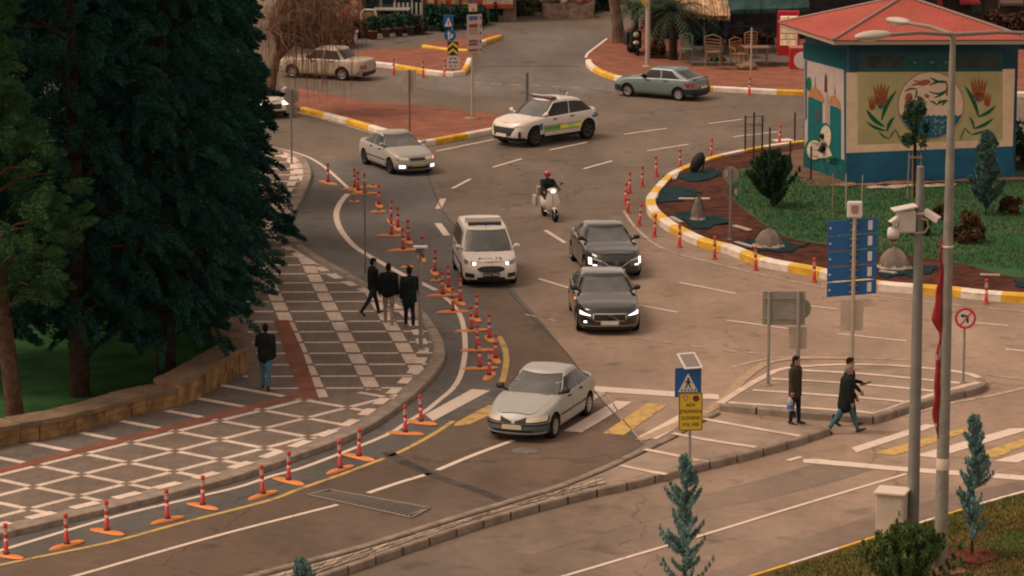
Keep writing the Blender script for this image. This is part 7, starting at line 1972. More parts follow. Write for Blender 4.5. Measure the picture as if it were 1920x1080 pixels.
# ================================================================== PAINTED KIOSK
KA, KB, KC = G(1588, 343, .28), G(1903, 331, .28), G(1506, 313, .28)
KD = KB + (KC - KA)
def zfor(P, py): return atY(0, py, P.y).z
ZT = zfor(KA, 72)
kio = thing('painted_kiosk', 'blue kiosk with red hipped roof and tulip murals on the roundabout', 'kiosk', (0, 0, 0))
KBL = M('kiosk_navy', (0.008, 0.050, 0.095), .7, noise=.2, scale=1.0); KTL = M('kiosk_teal', (0.012, 0.085, 0.10), .7, noise=.2, scale=1.5); KGY = M('kiosk_faded', (0.055, 0.072, 0.068), .8, noise=.25, scale=2)
KBASE = M('kiosk_blue', (0.008, 0.105, 0.20), .7, noise=.2, scale=1.2); KCR = M('kiosk_cream', (0.74, 0.56, 0.40), .8, noise=.08, scale=2); KOL = M('mural_olive', (0.46, 0.40, 0.21), .8, noise=.1, scale=1.0)
b = MB()
corn = [KA, KB, KD, KC]
b.prism([(p.x, p.y) for p in corn], .15, ZT, 0)
b.build('walls', [KBL], kio)
class Wall:
    def __init__(s, P, Q):
        s.P = P.copy(); d = (Q - P); d.z = 0; s.d = d.normalized(); s.n = Vector((s.d.y, -s.d.x, 0))
        if s.n.y > 0: s.n = -s.n
    def at(s, px, py, off_=0.0):
        r = ray(px, py); P = s.P + s.n * off_; o = Vector((0, 0, CAMH)); t = (P - o).dot(s.n) / r.dot(s.n); return o + r * t
    def poly(s, b, pts, off_=.01, mi=0, th=.008):
        p = [s.at(x, y, off_) for x, y in pts]; loc2 = [(q.dot(s.d), q.z) for q in p]
        a = sum(loc2[i][0] * loc2[(i + 1) % len(p)][1] - loc2[(i + 1) % len(p)][0] * loc2[i][1] for i in range(len(p)))
        if a < 0: p = p[::-1]; loc2 = loc2[::-1]
        tr = tessellate_polygon([[Vector((q[0], q[1], 0)) for q in loc2]]); fs = []
        for t in tr:
            u, v, w_ = (Vector((loc2[i][0], loc2[i][1], 0)) for i in t)
            if (v - u).cross(w_ - u).z < 0: t = t[::-1]
            fs.append(t)
        if s.d.cross(Vector((0, 0, 1))).dot(s.n) < 0: fs = [f[::-1] for f in fs]
        b.add(p, fs, mi); back = [q - s.n * th for q in p]; n = len(p)
        b.add(p + back, [(i, (i + 1) % n, n + (i + 1) % n, n + i) for i in range(n)], mi)
FW, LW = Wall(KA, KB), Wall(KC, KA)
def wp(wall, name, mat, polys, off_=.01, par=kio):
    b = MB()
    for p in polys: wall.poly(b, p, off_)
    return b.build(name, mat, par)
def blade(x0, y0, x1, y1, bend, w_):
    """leaf blade polygon between two points"""
    n = 7; L = math.hypot(x1 - x0, y1 - y0); nx, ny = -(y1 - y0) / L, (x1 - x0) / L; a, c2 = [], []
    for i in range(n + 1):
        t = i / n; cx, cy = x0 + (x1 - x0) * t + nx * bend * 4 * t * (1 - t), y0 + (y1 - y0) * t + ny * bend * 4 * t * (1 - t); ww = w_ * (math.sin(math.pi * min(1, t * .95 + .04)) ** .7) / 2 + .15
        a.append((cx + nx * ww, cy + ny * ww)); c2.append((cx - nx * ww, cy - ny * ww))
    return a + c2[::-1]
def ell(cx, cy, rx, ry, n=28, rot=0):
    return [(cx + rx * math.cos(2 * math.pi * k / n) * math.cos(rot) - ry * math.sin(2 * math.pi * k / n) * math.sin(rot), cy + rx * math.cos(2 * math.pi * k / n) * math.sin(rot) + ry * math.sin(2 * math.pi * k / n) * math.cos(rot)) for k in range(n)]
wp(FW, 'base_band', KBASE, [[(1588, 343), (1588, 287), (1898, 273), (1903, 331)]], .012)
wp(FW, 'teal_band', KTL, [[(1610, 134), (1610, 98), (1880, 98), (1880, 134)]], .012)
wp(FW, 'faded_patch', KGY, [[(1615, 128), (1615, 104), (1696, 104), (1696, 128)]], .024); wp(FW, 'faded_patch', KGY, [[(1792, 128), (1792, 104), (1874, 104), (1874, 128)]], .024)
wp(FW, 'cream_frame', KCR, [[(1587, 287), (1587, 136), (1608, 136), (1608, 272), (1880, 262), (1880, 130), (1903, 129), (1899, 274)]], .02)
mu = wp(FW, 'mural_panel', KOL, [[(1608, 272), (1608, 135), (1880, 134), (1880, 262)]], .016)
CX, CY, RX, RY = 1745.5, 198, 60.5, 62.5
wp(FW, 'medallion_rim', M('mural_ochre', (.33, .19, .09), .8), [ell(CX, CY, RX + 1.8, RY + 1.8, 40)], .026, mu)
wp(FW, 'medallion', M('mural_pink', (.74, .57, .43), .8, noise=.06), [ell(CX, CY, RX, RY, 40)], .032, mu)
sea = [(CX + RX * .985 * math.cos(a), CY + RY * .985 * math.sin(a)) for a in [R(v) for v in range(14, 167, 8)]]
wave = [(CX - RX * .93 + q * (RX * 1.86) / 22, 216 + (2.2 if q % 2 else -1)) for q in range(1, 22)]
wp(FW, 'medallion_sea', M('mural_sea', (.035, .13, .19), .8, noise=.3, scale=4), [sea + wave], .038, mu)
rr = random.Random(9); dots = []
for i in range(60):
    x, y = CX + rr.uniform(-50, 50), 222 + rr.uniform(0, 38)
    if ((x - CX) / RX) ** 2 + ((y - CY) / RY) ** 2 < .84: dots.append(ell(x, y, 1.5, 1.7, 7))
wp(FW, 'sea_dots', M('mural_foam', (.30, .38, .42), .8), dots, .044, mu)
MG = M('mural_green', (.010, .125, .062), .8); MO = M('mural_orange', (.33, .115, .05), .8, noise=.15, scale=8); MR = M('mural_coral', (.38, .12, .08), .8)
def tulip(cx, cy, w_, h_, n=5, tilt=0):
    out = [ell(cx, cy + h_ * .1, w_ * .42, h_ * .22, 16)]
    for i in range(n):
        t = (i - (n - 1) / 2) / ((n - 1) / 2); out.append(blade(cx + t * w_ * .38, cy + h_ * .22, cx + t * w_ * .62 + tilt, cy - h_ * (.78 - .12 * abs(t)), -t * w_ * .10, w_ * .20))
    return out
wp(FW, 'tulip', MO, tulip(1652, 187, 24, 40)); wp(FW, 'tulip', MO, tulip(1635, 198, 12, 25, 4)); wp(FW, 'tulip', MO, tulip(1835, 178, 24, 42)); wp(FW, 'tulip', MO, tulip(1851, 192, 12, 24, 4))
for o in [c_ for c_ in kio.children if c_.name.startswith('tulip')]: o.location = FW.n * .022; o.parent = mu
wp(FW, 'leaves', MG, [blade(1653, 226, 1681, 170, -4, 7), blade(1658, 237, 1625, 205, -4, 8), blade(1663, 246, 1677, 219, -2, 6), blade(1661, 245, 1625, 228, -3, 5), blade(1667, 260, 1648, 247, -2, 3), blade(1667, 260, 1679, 242, 0, 2), blade(1679, 242, 1694, 273, 0, 2),
   blade(1835, 218, 1809, 161, 3, 7), blade(1834, 219, 1867, 198, 3, 6), blade(1826, 241, 1862, 222, 3, 6), blade(1826, 242, 1818, 219, 2, 4), blade(1820, 252, 1848, 243, 2, 3.5), blade(1820, 252, 1809, 240, 0, 2), blade(1809, 240, 1800, 263, 0, 2)], .030, mu)
wp(FW, 'tulip_heart', M('mural_blue', (.05, .11, .20), .8), [ell(1651.5, 200, 5, 4, 12), ell(1834, 186, 4.5, 2.6, 12)], .036, mu)
wp(FW, 'coral_flowers', MR, [ell(1733, 155, 12, 5.5, 16, -.2), blade(1725, 156, 1709, 160, 0, 4), blade(1725, 153, 1713, 152, 0, 3), ell(1704, 183, 7, 9, 16, .3), blade(1700, 188, 1696, 205, 0, 4), blade(1703, 190, 1702, 208, 0, 3),
   ell(1779, 168, 6, 13, 14, .2), blade(1776, 160, 1772, 152, 0, 4), ell(1738, 180, 5, 3.5, 12, .5)], .040, mu)
wp(FW, 'medallion_leaves', MG, [blade(1744, 145, 1774, 154, 3, 4), blade(1743, 160, 1776, 153, -3, 4), blade(1696, 172, 1720, 167, -3, 3), blade(1718, 167, 1715, 185, -2, 3), blade(1742, 171, 1775, 168, 6, 3), blade(1752, 183, 1776, 168, 2, 4), blade(1744, 190, 1756, 197, -2, 3), blade(1756, 197, 1784, 190, -4, 4),
   blade(1757, 197, 1764, 187, 0, 3), blade(1766, 198, 1774, 189, 0, 3)], .046, mu)
b = MB()
for x in (1715, 1745, 1772): p = FW.at(x, 117, .05); b.ball(tuple(p), (.10, .10, .07), 10, 6)
b.build('wall_light', M('wall_light', (.14, .15, .14), .5), kio)
# side wall mural
ml = wp(LW, 'side_mural_sky', M('mural_lilac', (.40, .33, .31), .8, noise=.08), [[(1510, 112), (1582, 131), (1583, 312), (1508, 300)]], .012)
wp(LW, 'side_band', M('side_teal', (.012, .075, .085), .8, noise=.2), [[(1506, 110), (1506, 80), (1586, 92), (1586, 131)]], .010)
wp(LW, 'side_base', M('side_base', (.014, .09, .10), .8, noise=.25), [[(1508, 313), (1508, 285), (1586, 300), (1587, 342)]], .018)
wp(LW, 'hall_wall', M('mural_teal', (.012, .115, .125), .8, noise=.1), [[(1514, 300), (1515, 180), (1530, 186), (1542, 192), (1543, 305)], [(1555, 308), (1556, 197), (1567, 200), (1577, 206), (1577, 312)]], .018, ml)
wp(LW, 'hall_dome', M('mural_amber', (.36, .17, .08), .8, noise=.15, scale=5), [[(1514, 182), (1520, 168), (1527, 161), (1538, 170), (1545, 186), (1545, 194), (1529, 183)], [(1553, 195), (1556, 181), (1566, 178), (1574, 190), (1577, 207), (1565, 196)]], .026, ml)
wp(LW, 'tower', M('mural_tower', (.33, .25, .20), .8), [[(1547, 300), (1548, 176), (1553, 176), (1554, 302)]], .022, ml)
wp(LW, 'tower_cap', M('mural_maroon', (.10, .03, .03), .8), [[(1545.5, 172), (1546, 146), (1548.5, 136), (1550.5, 146), (1550.5, 174)]], .024, ml)
wp(LW, 'spires', M('mural_maroon', (.10, .03, .03), .8), [[(1527.5, 162), (1528, 143), (1528.8, 162)], [(1564.5, 178), (1565, 160), (1566, 178)]], .024, ml)
wp(LW, 'door_shape', M('mural_grey', (.06, .07, .085), .8), [ell(1533, 216, 5.5, 13, 14)], .030, ml)
wp(LW, 'tree_shape', MG, [ell(1517, 158, 5, 14, 12)], .016, ml)
blob = ell(1549, 250, 11, 19, 20)
wp(LW, 'rock_outline', MG, [ell(1547, 256, 12, 26, 20), ell(1526, 280, 18, 22, 20), [(1512, 297), (1520, 262), (1552, 262), (1565, 296), (1550, 300)]], .034, ml)
wp(LW, 'pale_rock', M('mural_white', (.50, .42, .36), .8, noise=.15, scale=4), [ell(1548, 257, 10, 22, 20), ell(1527, 281, 14, 18, 20), [(1518, 296), (1522, 266), (1550, 268), (1560, 292), (1548, 296)]], .042, ml)
wp(LW, 'pipe', M('pipe_grey', (.16, .20, .22), .6), [[(1507, 222), (1507, 110), (1510.5, 111), (1510.5, 222)]], .06)
# roof
ZE = atY(1562, 75, KA.y - .5).z
E1, E2, E3 = G(1460, 43, ZE), G(1562, 76, ZE), G(1937, 75, ZE); E4 = E1 + (E3 - E2)
cen = (E1 + E2 + E3 + E4) / 4; APX = Vector((cen.x, cen.y, atY(0, -6, cen.y).z))
def roof_mat():
    m = bpy.data.materials.new('red_sheet_roof'); m.use_nodes = True; nt = m.node_tree; b_ = nt.nodes['Principled BSDF']
    tc = _n(nt, 'ShaderNodeTexCoord')
    n1 = noise_chain(nt, tc, .5, .3, .7, .86, 1.10); n2 = noise_chain(nt, tc, 5, .3, .7, .92, 1.06)
    nt.links.new(mul(nt, (.34, .084, .066), mul(nt, n1, n2)), b_.inputs['Base Color']); b_.inputs['Roughness'].default_value = .75; b_.inputs['Specular IOR Level'].default_value = .12
    return m
RFM = roof_mat(); b = MB(); ES = [E1, E2, E3, E4]
for i in range(4):
    P, Q = ES[i], ES[(i + 1) % 4]; n = int((Q - P).length / .13); d = (Q - P) / n
    nrm = (Q - P).cross(APX - P).normalized()
    if nrm.z < 0: nrm = -nrm
    mid = (P + Q) / 2; eave = (Q - P).length
    for k in range(n):
        # each corrugation runs up the slope until it meets the hip
        a0 = P + d * k; a1 = a0 + d * .5; a2 = a0 + d
        def up(pt):
            t = ((pt - P).dot(d.normalized())) / eave; f = 1 - abs(2 * t - 1); tgt = APX
            foot = P + (Q - P) * t; apex_t = f; slope = APX - (P + Q) / 2
            return foot + slope * f
        u0, u1, u2 = up(a0), up(a1), up(a2); h_ = nrm * .018
        vs = [a0, a0 + d * .28 + h_, a0 + d * .72 + h_, a2, u0, up(a0 + d * .28) + h_, up(a0 + d * .72) + h_, u2]
        b.add(vs, [(0, 1, 5, 4), (1, 2, 6, 5), (2, 3, 7, 6)])
ro = b.build('roof', RFM, kio); fix = None
b = MB()
for e in ES: b.tube([e + Vector((0, 0, .03)), APX + Vector((0, 0, .04))], .06, 6)
b.build('ridge_cap', M('ridge_pinkgrey', (.25, .16, .14), .6), ro)
b = MB(); cx, cy = cen.x, cen.y
outer = [(p.x, p.y) for p in ES]; inner = [(cx + (p.x - cx) * .985, cy + (p.y - cy) * .985) for p in ES]
b.prism(inner, ZE - .16, ZE - .02, 0, bottom=True); b.build('fascia', M('fascia_cream', (.34, .28, .21), .7), ro)

# ================================================================== SHOPS AND CAFE AT THE TOP
def YY(py): return G(960, py).y
def bx(b, x0, x1, ytop, ybase, Yf, dep, mi=0):
    """box whose front face spans these pixel columns / rows on the vertical plane Y=Yf"""
    p0, p1 = atY(x0, ybase, Yf), atY(x1, ytop, Yf); b.box(p0.x, p1.x, Yf, Yf + dep, min(p0.z, p1.z), max(p0.z, p1.z), mi)
DARKG = M('shop_glass', (.012, .030, .032), .12, spec=.8, noise=.3, scale=.8)
# left shop
Yl = YY(42)
t = thing('shop_building', 'glazed shop front with pale mullions and red picture boards behind the planted hedges', 'shop', (0, 0, 0))
b = MB(); bx(b, 560, 968, -190, 42, Yl + .3, 8); b.build('wall', M('shop_wall', (.20, .16, .13), .8, noise=.2), t)
for x0, x1, nm in ((684, 713, 0), (717, 739, 0), (743, 771, 0), (774, 790, 0)):
    b = MB(); bx(b, x0, x1, -70, 38, Yl + .15, .12); w_ = b.build('window', DARKG, t); b = MB(); bx(b, x1, x1 + 2.6, -70, 40, Yl + .02, .2); b.build('mullion', M('mullion_grey', (.25, .24, .23), .6), w_)
b = MB(); bx(b, 790, 960, -70, 9, Yl + .12, .15); b.build('red_fascia', M('red_board', (.25, .035, .03), .7, noise=.5, scale=1.5), t)
b = MB()
for x in (800, 822, 846, 866): bx(b, x, x + 14, -6, 8, Yl - .02, .1)
b.build('poster', M('poster_ochre', (.34, .24, .10), .7, noise=.6, scale=3), t)
b = MB(); bx(b, 905, 962, -10, 14, Yl - .02, .1); b.build('cream_board', M('cream_board', (.40, .30, .22), .8, noise=.2), t)
b = MB(); bx(b, 905, 962, 8, 16, Yl - .06, .05); b.build('red_skirting', M('red_strip', (.30, .06, .03), .8), t)
# red billboard with round pictures
Yb = YY(50)
t = thing('menu_board', 'tall red picture board beside a wooden post at the left end of the shop front', 'billboard', (0, 0, 0))
b = MB(); bx(b, 655, 674, -60, 34, Yb, .15); o = b.build('panel', M('red_board2', (.38, .035, .03), .6), t)
b = MB()
for y_ in (-22, 7, 23): p = atY(664, y_, Yb - .01); b.x = Matrix.Translation(p); b.plate(disc(.20, 20), .03, Matrix(), 0); b.x = None
b.build('round_picture', M('picture_tan', (.36, .28, .16), .6, noise=.5, scale=8), o)
b = MB(); bx(b, 674, 676.5, -70, 42, Yb - .1, .12); b.build('wood_post', M('wood_tan', (.30, .17, .10), .8), t)
b = MB(); bx(b, 679, 683, -70, 30, Yb + .1, .12); b.build('wood_post', M('wood_dark', (.12, .075, .05), .8), t)
b = MB(); bx(b, 640, 655, 10, 50, YY(56), .12); o = b.build('coral_screen', M('coral_screen', (.42, .10, .07), .8, noise=.35, scale=5)); tag(o, 'coral red patterned screen left of the tall red picture board', 'screen')
b = MB(); bx(b, 520, 600, -160, 52, YY(54), .5); o = b.build('garden_wall', M('tan_wall', (.26, .15, .10), .9, noise=.35, scale=.8)); tag(o, 'tan rendered wall half lost behind the bare willow twigs', 'wall')
b = MB(); bx(b, 602, 646, -160, 40, YY(44), .5); o = b.build('garden_wall', M('olive_wall', (.17, .14, .09), .9, noise=.4, scale=.9)); tag(o, 'olive brown wall between the willow and the coral screen', 'wall')
HEDGE = leaf_mat('hedge_green', (.045, .090, .045), (.020, .046, .028)); HED2 = leaf_mat('hedge_teal', (.032, .080, .052), (.015, .042, .034))
def hedge(x0, x1, ytop, ybase, label, mat, seed, dep=1.2, per=240, ls=.13, name='hedge', cat='hedge', pot=None):
    p0 = G(x0, ybase); p1 = G(x1, ybase); h_ = hgt(x0, ybase, ytop); cx = (p0.x + p1.x) / 2; t = thing(name, label, cat, (cx, p0.y + dep / 2, 0)); W_ = p1.x - p0.x; cl = []; rg = random.Random(seed); n = max(3, int(W_ / .45))
    for i in range(n):
        for j in range(3): cl.append((((i + .5) / n * W_ - W_ / 2 + rg.uniform(-.1, .1), rg.uniform(-dep / 3, dep / 3), h_ * (.22 + .27 * j) * rg.uniform(.9, 1.1)), (W_ / n * .75, dep * .45, h_ * .24)))
    leaf_cloud('foliage', mat, cl, per, ls, t, seed, 0, shell=.2)
    b = MB(); b.box(-W_ * .45, W_ * .45, -dep * .35, dep * .35, 0, .3); b.build('planter', pot or M('planter_dark', (.04, .045, .045), .8, noise=.3), t); return t
hedge(692, 762, 30, 62, 'rounded dark green hedge in front of the glazed shop window', HEDGE, 71)
hedge(796, 834, 12, 60, 'dark green hedge left of the blue crossing sign', HED2, 72); hedge(836, 884, 16, 56, 'dark hedge behind the chevron sign stack', HED2, 73); hedge(884, 912, 18, 50, 'low dark hedge behind the tall direction board', HED2, 74)
for i, x in enumerate((925, 938, 951)):
    hedge(x - 5, x + 5, 2 + i, 42 - i * 1.5, ('left', 'middle', 'right')[i] + ' one of three potted slim cypresses right of the tall board', HED2, 75 + i, dep=.5, name='potted_cypress', cat='potted plant')
hedge(560, 655, 40, 92, 'brown leafless undergrowth behind the cream saloon', leaf_mat('brown_brush', (.17, .10, .065), (.08, .05, .035)), 79, dep=2.5, per=160, ls=.16, name='undergrowth', cat='bushes')
hedge(658, 690, 40, 72, 'row of low dark potted plants below the red picture board', leaf_mat('pot_plants', (.06, .055, .040), (.03, .03, .022)), 80, dep=1, per=160)
hedge(764, 796, 44, 66, 'small dusky flower bed beside the red cloth on the shop terrace', leaf_mat('dusky_bed', (.05, .035, .035), (.025, .03, .022)), 84, dep=1, per=120)
Yt = YY(44)
t = thing('cafe_table', 'pale long table with a white slatted bench under the shop window', 'table', (atY(735, 40, Yt).x, Yt, 0))
b = MB(); b.box(-.9, .9, -.5, .5, .70, .76); b.build('table_top', M('top_pale', (.34, .33, .28), .6), t)
for sx in (-.8, .8):
    b = MB(); b.box(sx - .04, sx + .04, -.4, .4, 0, .70); b.build('leg', STEEL, t)
t = thing('slatted_bench', 'white slatted bench right of the long table under the shop window', 'bench', (atY(764, 34, Yt).x, Yt, 0))
b = MB()
for q in range(7): b.box(-.7 + q * .22, -.6 + q * .22, -.05, 0, .45, 1.05)
b.build('backrest', M('bench_white', (.40, .38, .34), .6), t); b = MB(); b.box(-.75, .8, -.5, 0, .40, .46); b.build('seat', M('bench_dark', (.04, .04, .045), .7), t)
b = MB(); b.box(-.7, -.62, -.45, -.05, 0, .4); b.box(.62, .7, -.45, -.05, 0, .4); b.build('leg', M('bench_dark', (.04, .04, .045), .7), t)
t = thing('display_frame', 'white arched display frame with tan signs left of the long table', 'display', (atY(692, 40, Yb).x, Yb - .3, 0)); z0_ = atY(692, 17, Yb).z
b = MB(); b.tube([(-.36, 0, 0), (-.36, 0, z0_ - .15), (-.25, 0, z0_), (.25, 0, z0_), (.36, 0, z0_ - .15), (.36, 0, 0)], .05, 8); b.build('frame', S_WHITE, t); b = MB(); b.box(-.3, .3, .02, .06, z0_ * .45, z0_ - .1); b.build('panel', M('panel_tan', (.30, .19, .08), .7, noise=.4, scale=5), t)
g = G(762, 56); b = MB(); b.prism([(-.55, -.4), (.75, -.3), (.4, .5), (-.5, .55)], 0, .12); o = b.build('red_cloth', M('cloth_red', (.38, .03, .05), .8)); o.location = g; tag(o, 'bright red cloth lying at the foot of the hedge', 'cloth')
t = thing('stone_bench', 'pale low stone bench beside the undergrowth near the coral screen', 'bench', G(655, 72)); b = MB(); b.box(-.45, .45, -.3, .3, .32, .42); b.build('seat', S_WHITE, t); b = MB(); b.box(-.4, -.2, -.25, .25, 0, .32); b.box(.2, .4, -.25, .25, 0, .32); b.build('leg', SBACK_L, t)
t = thing('thin_pole', 'short grey pole standing by the undergrowth behind the cream saloon', 'pole', G(635, 80)); pole(t, 2.6, .05, mat=STEEL)

# market stall and parked bits at the very top
g = G(1068, 32)
t = thing('market_stall', 'stall heaped with white and blue cloth at the top of the far road', 'market stall', (g.x, g.y, 0))
b = MB(); b.box(-1.35, 1.2, -.6, .6, 0, .75); b.build('table', M('stall_dark', (.26, .19, .15), .9, noise=.4), t)
rr = random.Random(4)
for nm, mt, n, xr, zr in (('white_cloth', M('cloth_white', (.46, .42, .38), .8, noise=.3), 9, (-1.2, .5), (.75, 1.6)), ('blue_cloth', M('cloth_blue', (.08, .10, .28), .8, noise=.3), 2, (-.5, .3), (1.2, 1.6)), ('red_cloth', M('cloth_coral', (.36, .14, .10), .8, noise=.4), 3, (.5, 1.2), (.8, 1.4))):
    b = MB()
    for i in range(n): b.ball((rr.uniform(*xr), rr.uniform(-.5, .1), rr.uniform(*zr)), (rr.uniform(.2, .4), .3, rr.uniform(.2, .35)), 8, 6)
    b.build(nm, mt, t)
b = MB(); b.box(-1.4, 1.3, .55, .65, 0, 3.2); b.build('back_panel', M('stall_back', (.32, .24, .18), .9, noise=.3), t)
hedge(1000, 1032, 6, 22, 'pale brown low bank of plants left of the market stall', leaf_mat('pale_brush', (.16, .12, .08), (.08, .07, .05)), 81, dep=1.5, per=120)
hedge(1095, 1120, 2, 26, 'dark leafy pot plants at the right end of the market stall', HED2, 82, dep=1, per=150)
b = MB(); bx(b, 1110, 1180, -160, 12, YY(8), .6); o = b.build('garden_wall', M('brown_wall', (.15, .10, .075), .9, noise=.3)); tag(o, 'brown wall closing the far end of the road behind the slanting trunk', 'wall')
b = MB(); bx(b, 960, 1112, -160, -2, YY(4), .6); o = b.build('garden_wall', M('dun_wall', (.20, .15, .11), .9, noise=.3)); tag(o, 'dun wall behind the market stall', 'wall')

# slanting tree
g = G(1161, 80, .13); t = thing('street_tree', 'tree with a bare slanting brown trunk at the corner of the cafe pavement', 'tree', (g.x, g.y, .13))
trunk(t, [(0, 0, -.05), (-.10, 0, 1.0), (-.32, 0, 2.4), (-.5, 0, 4.5), (-.4, .2, 7)], [.34, .27, .25, .22, .15], [((-.5, 0, 4.5), (1.5, 1, 7)), ((-.5, 0, 4.8), (-2, 0, 7.5)), ((-.4, .2, 6), (0, 2, 8.5))], M('plane_bark', (.13, .085, .06), .9, noise=.3, scale=2))
leaf_cloud('crown', HEDGE, [((rr.uniform(-2.4, 2), rr.uniform(-1, 2.5), rr.uniform(6.6, 9)), (.7, .7, .6)) for _ in range(30)], 200, .14, t, 7)
# parked black scooter
g = G(1187, 101, .13); t = thing('scooter', 'black scooter with pale bags parked under the palms', 'scooter', (g.x, g.y, .13), R(-75)); sc_old = sc; 
b = MB(); b.box(-.95, -.35, -.24, .24, .35, 1.0); o = b.build('rear_body', BLKP, t); bv = o.modifiers.new('b', 'BEVEL'); bv.width = .08; bv.segments = 3
b = MB(); b.box(-.45, .35, -.16, .16, .25, .45); b.box(.30, .48, -.28, .28, .3, 1.15); o = b.build('front_shield', BLKP, t); bv = o.modifiers.new('b', 'BEVEL'); bv.width = .06; bv.segments = 2
for x in (-.62, .62):
    b = MB(); b.lathe([(.14, -.05), (.22, -.05), (.24, 0), (.22, .05), (.14, .05), (.14, -.05)], 18, c=(x, 0, .24), axis='Y'); b.build('wheel', RUBBER, t)
b = MB(); b.tube([(.3, .34, 1.2), (.32, 0, 1.22), (.3, -.34, 1.2)], .02, 6); b.build('handlebar', BLKP, t)
b = MB(); b.ball((.46, 0, .95), (.08, .16, .13), 10, 8); b.build('headlight', LENS, t); b = MB(); b.ball((.50, 0, .58), (.07, .16, .10), 10, 8); b.build('badge_panel', LENS, t)
b = MB(); b.ball((-.2, 0, 1.25), (.22, .22, .3), 12, 8); b.build('pale_bag', M('bag_pinkgrey', (.24, .19, .18), .8, noise=.3), t)
# palms
PALM = leaf_mat('palm_green', (.055, .080, .045), (.028, .048, .032))
def palm(px, py, H_, L, label, seed, nfr=34, z0=.13):
    g = G(px, py, z0); t = thing('palm_tree', label, 'palm', (g.x, g.y, z0)); rg = random.Random(seed)
    b = MB(); b.tube([(0, 0, 0), (0, 0, H_ * .5), (0, 0, H_)], [.20, .18, .16], 12); b.build('trunk', BARK, t)
    b = MB()
    for i in range(nfr):
        a = rg.uniform(0, 6.28); e = rg.uniform(-.5, 1.2); l = L * rg.uniform(.7, 1.1); d = Vector((math.cos(a), math.sin(a), 0)); sdv = Vector((-d.y, d.x, 0)); pts = []
        for k in range(8):
            q = k / 7; pts.append(Vector((0, 0, H_)) + d * (l * math.cos(e) * q) + Vector((0, 0, l * math.sin(e) * q - l * .65 * q * q)))
        for k in range(1, 8):
            for m_ in range(2):
                p = pts[k - 1].lerp(pts[k], m_ * .5)
                for s in (1, -1):
                    ll = .42 * (1 - .5 * (k / 7)); tip = p + sdv * s * ll + (pts[k] - pts[k - 1]) * .7 + Vector((0, 0, -.10)); w_ = (pts[k] - pts[k - 1]) * .22; b.add([p, p + w_, tip], [(0, 1, 2)])
    b.build('crown', PALM, t)
palm(1190, 98, 2.1, 1.5, 'small fan palm above the parked black scooter', 91); palm(1262, 112, 2.3, 2.3, 'broad leafy palm in front of the cafe terrace', 92, 46); palm(1238, 104, 2.6, 1.9, 'palm between the grey lamp post and the broad palm', 93, 34)
hedge(1225, 1290, -8, 60, 'green creeper mass hanging behind the palms', leaf_mat('creeper', (.040, .062, .034), (.02, .035, .024)), 94, dep=1.5, per=300)
# cafe
Yc, Yk = YY(112), YY(78)
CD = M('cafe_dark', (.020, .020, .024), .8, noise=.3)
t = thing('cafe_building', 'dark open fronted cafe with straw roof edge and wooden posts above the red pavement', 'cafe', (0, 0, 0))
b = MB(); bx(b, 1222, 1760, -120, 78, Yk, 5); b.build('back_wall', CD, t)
for i, (x0, x1, y0, y1) in enumerate(((1326, 1350, 30, 72), (1356, 1368, 28, 76), (1380, 1394, 40, 78), (1412, 1432, 52, 76))):
    b = MB(); bx(b, x0, x1, y0, y1, Yk - .05, .04); b.build('window', M('cafe_pane', (.035, .042, .06), .2, noise=.3, scale=2), t)
for x in (1318, 1345, 1362, 1377, 1437, 1450):
    b = MB(); bx(b, x, x + (5 if x == 1318 else 2.2), 24, 118 if x == 1318 else 104, Yc + (0 if x == 1318 else 1.2), .14); b.build('wood_post', M('cafe_post', (.15, .095, .07), .8, noise=.2) if x == 1318 else M('cafe_thin_post', (.055, .048, .055), .7), t)
b = MB(); bx(b, 1362, 1452, 48, 50.5, Yc + 1.1, .06); b.build('rail', M('cafe_thin_post', (.055, .048, .055), .7), t)
p0, p1 = atY(1270, 28, Yc - .8), atY(1368, 34, Yc - .8); pb = atY(1262, -6, Yk)
b = MB(); rr = random.Random(6)
for i in range(420):
    u = rr.random(); x = p0.x + (p1.x - p0.x) * u; y_ = Yc - .8 + rr.uniform(-.15, .1); z_ = p0.z + (p1.z - p0.z) * u + rr.uniform(-.12, .12); L = rr.uniform(.8, 1.6); b.tube([(x + rr.uniform(-.1, .1), y_ + L * 1.7, z_ + L * .55), (x, y_, z_)], [.05, .03], 4, cap=False, sm=False)
b.add([p0 + Vector((0, .3, .05)), p1 + Vector((0, .3, .05)), Vector((p1.x, Yk, p1.z + 1.6)), Vector((p0.x, Yk, p0.z + 1.6))], [(0, 1, 2, 3)])
b.build('straw_roof', M('straw', (.40, .27, .17), .9, island=.35, noise=.3, scale=3), t)
b = MB()
for i in range(5):
    x0 = 1366 + i * 30; q0, q1 = atY(x0, 20 - i, Yc - .3), atY(x0 + 32, 17 - i, Yc - .3); b.add([q0, q1, q1 + Vector((0, 2.4, 1.0)), q0 + Vector((0, 2.4, 1.1))], [(0, 1, 2, 3)]); b.add([q0, q1, q1 - Vector((0, 0, .22)), q0 - Vector((0, 0, .16))], [(3, 2, 1, 0)])
b.build('awning', M('awning_teal', (.022, .050, .048), .8, noise=.4, scale=1.5, bump=.5, bscale=3), t)
b = MB(); q0 = G(1296, 124, .13); q1 = G(1520, 128, .13); b.box(q0.x, q1.x, q0.y, Yk, .13, .30); b.build('terrace', M('terrace_slab', (.11, .095, .085), .85, noise=.2), t)
hedge(1352, 1376, 0, 22, 'dark foliage spilling over the right end of the straw roof', HEDGE, 95, dep=1.0, per=200)
CH1 = M('chair_tan', (.19, .125, .09), .8); CH2 = M('chair_orange', (.22, .10, .045), .7, noise=.3)
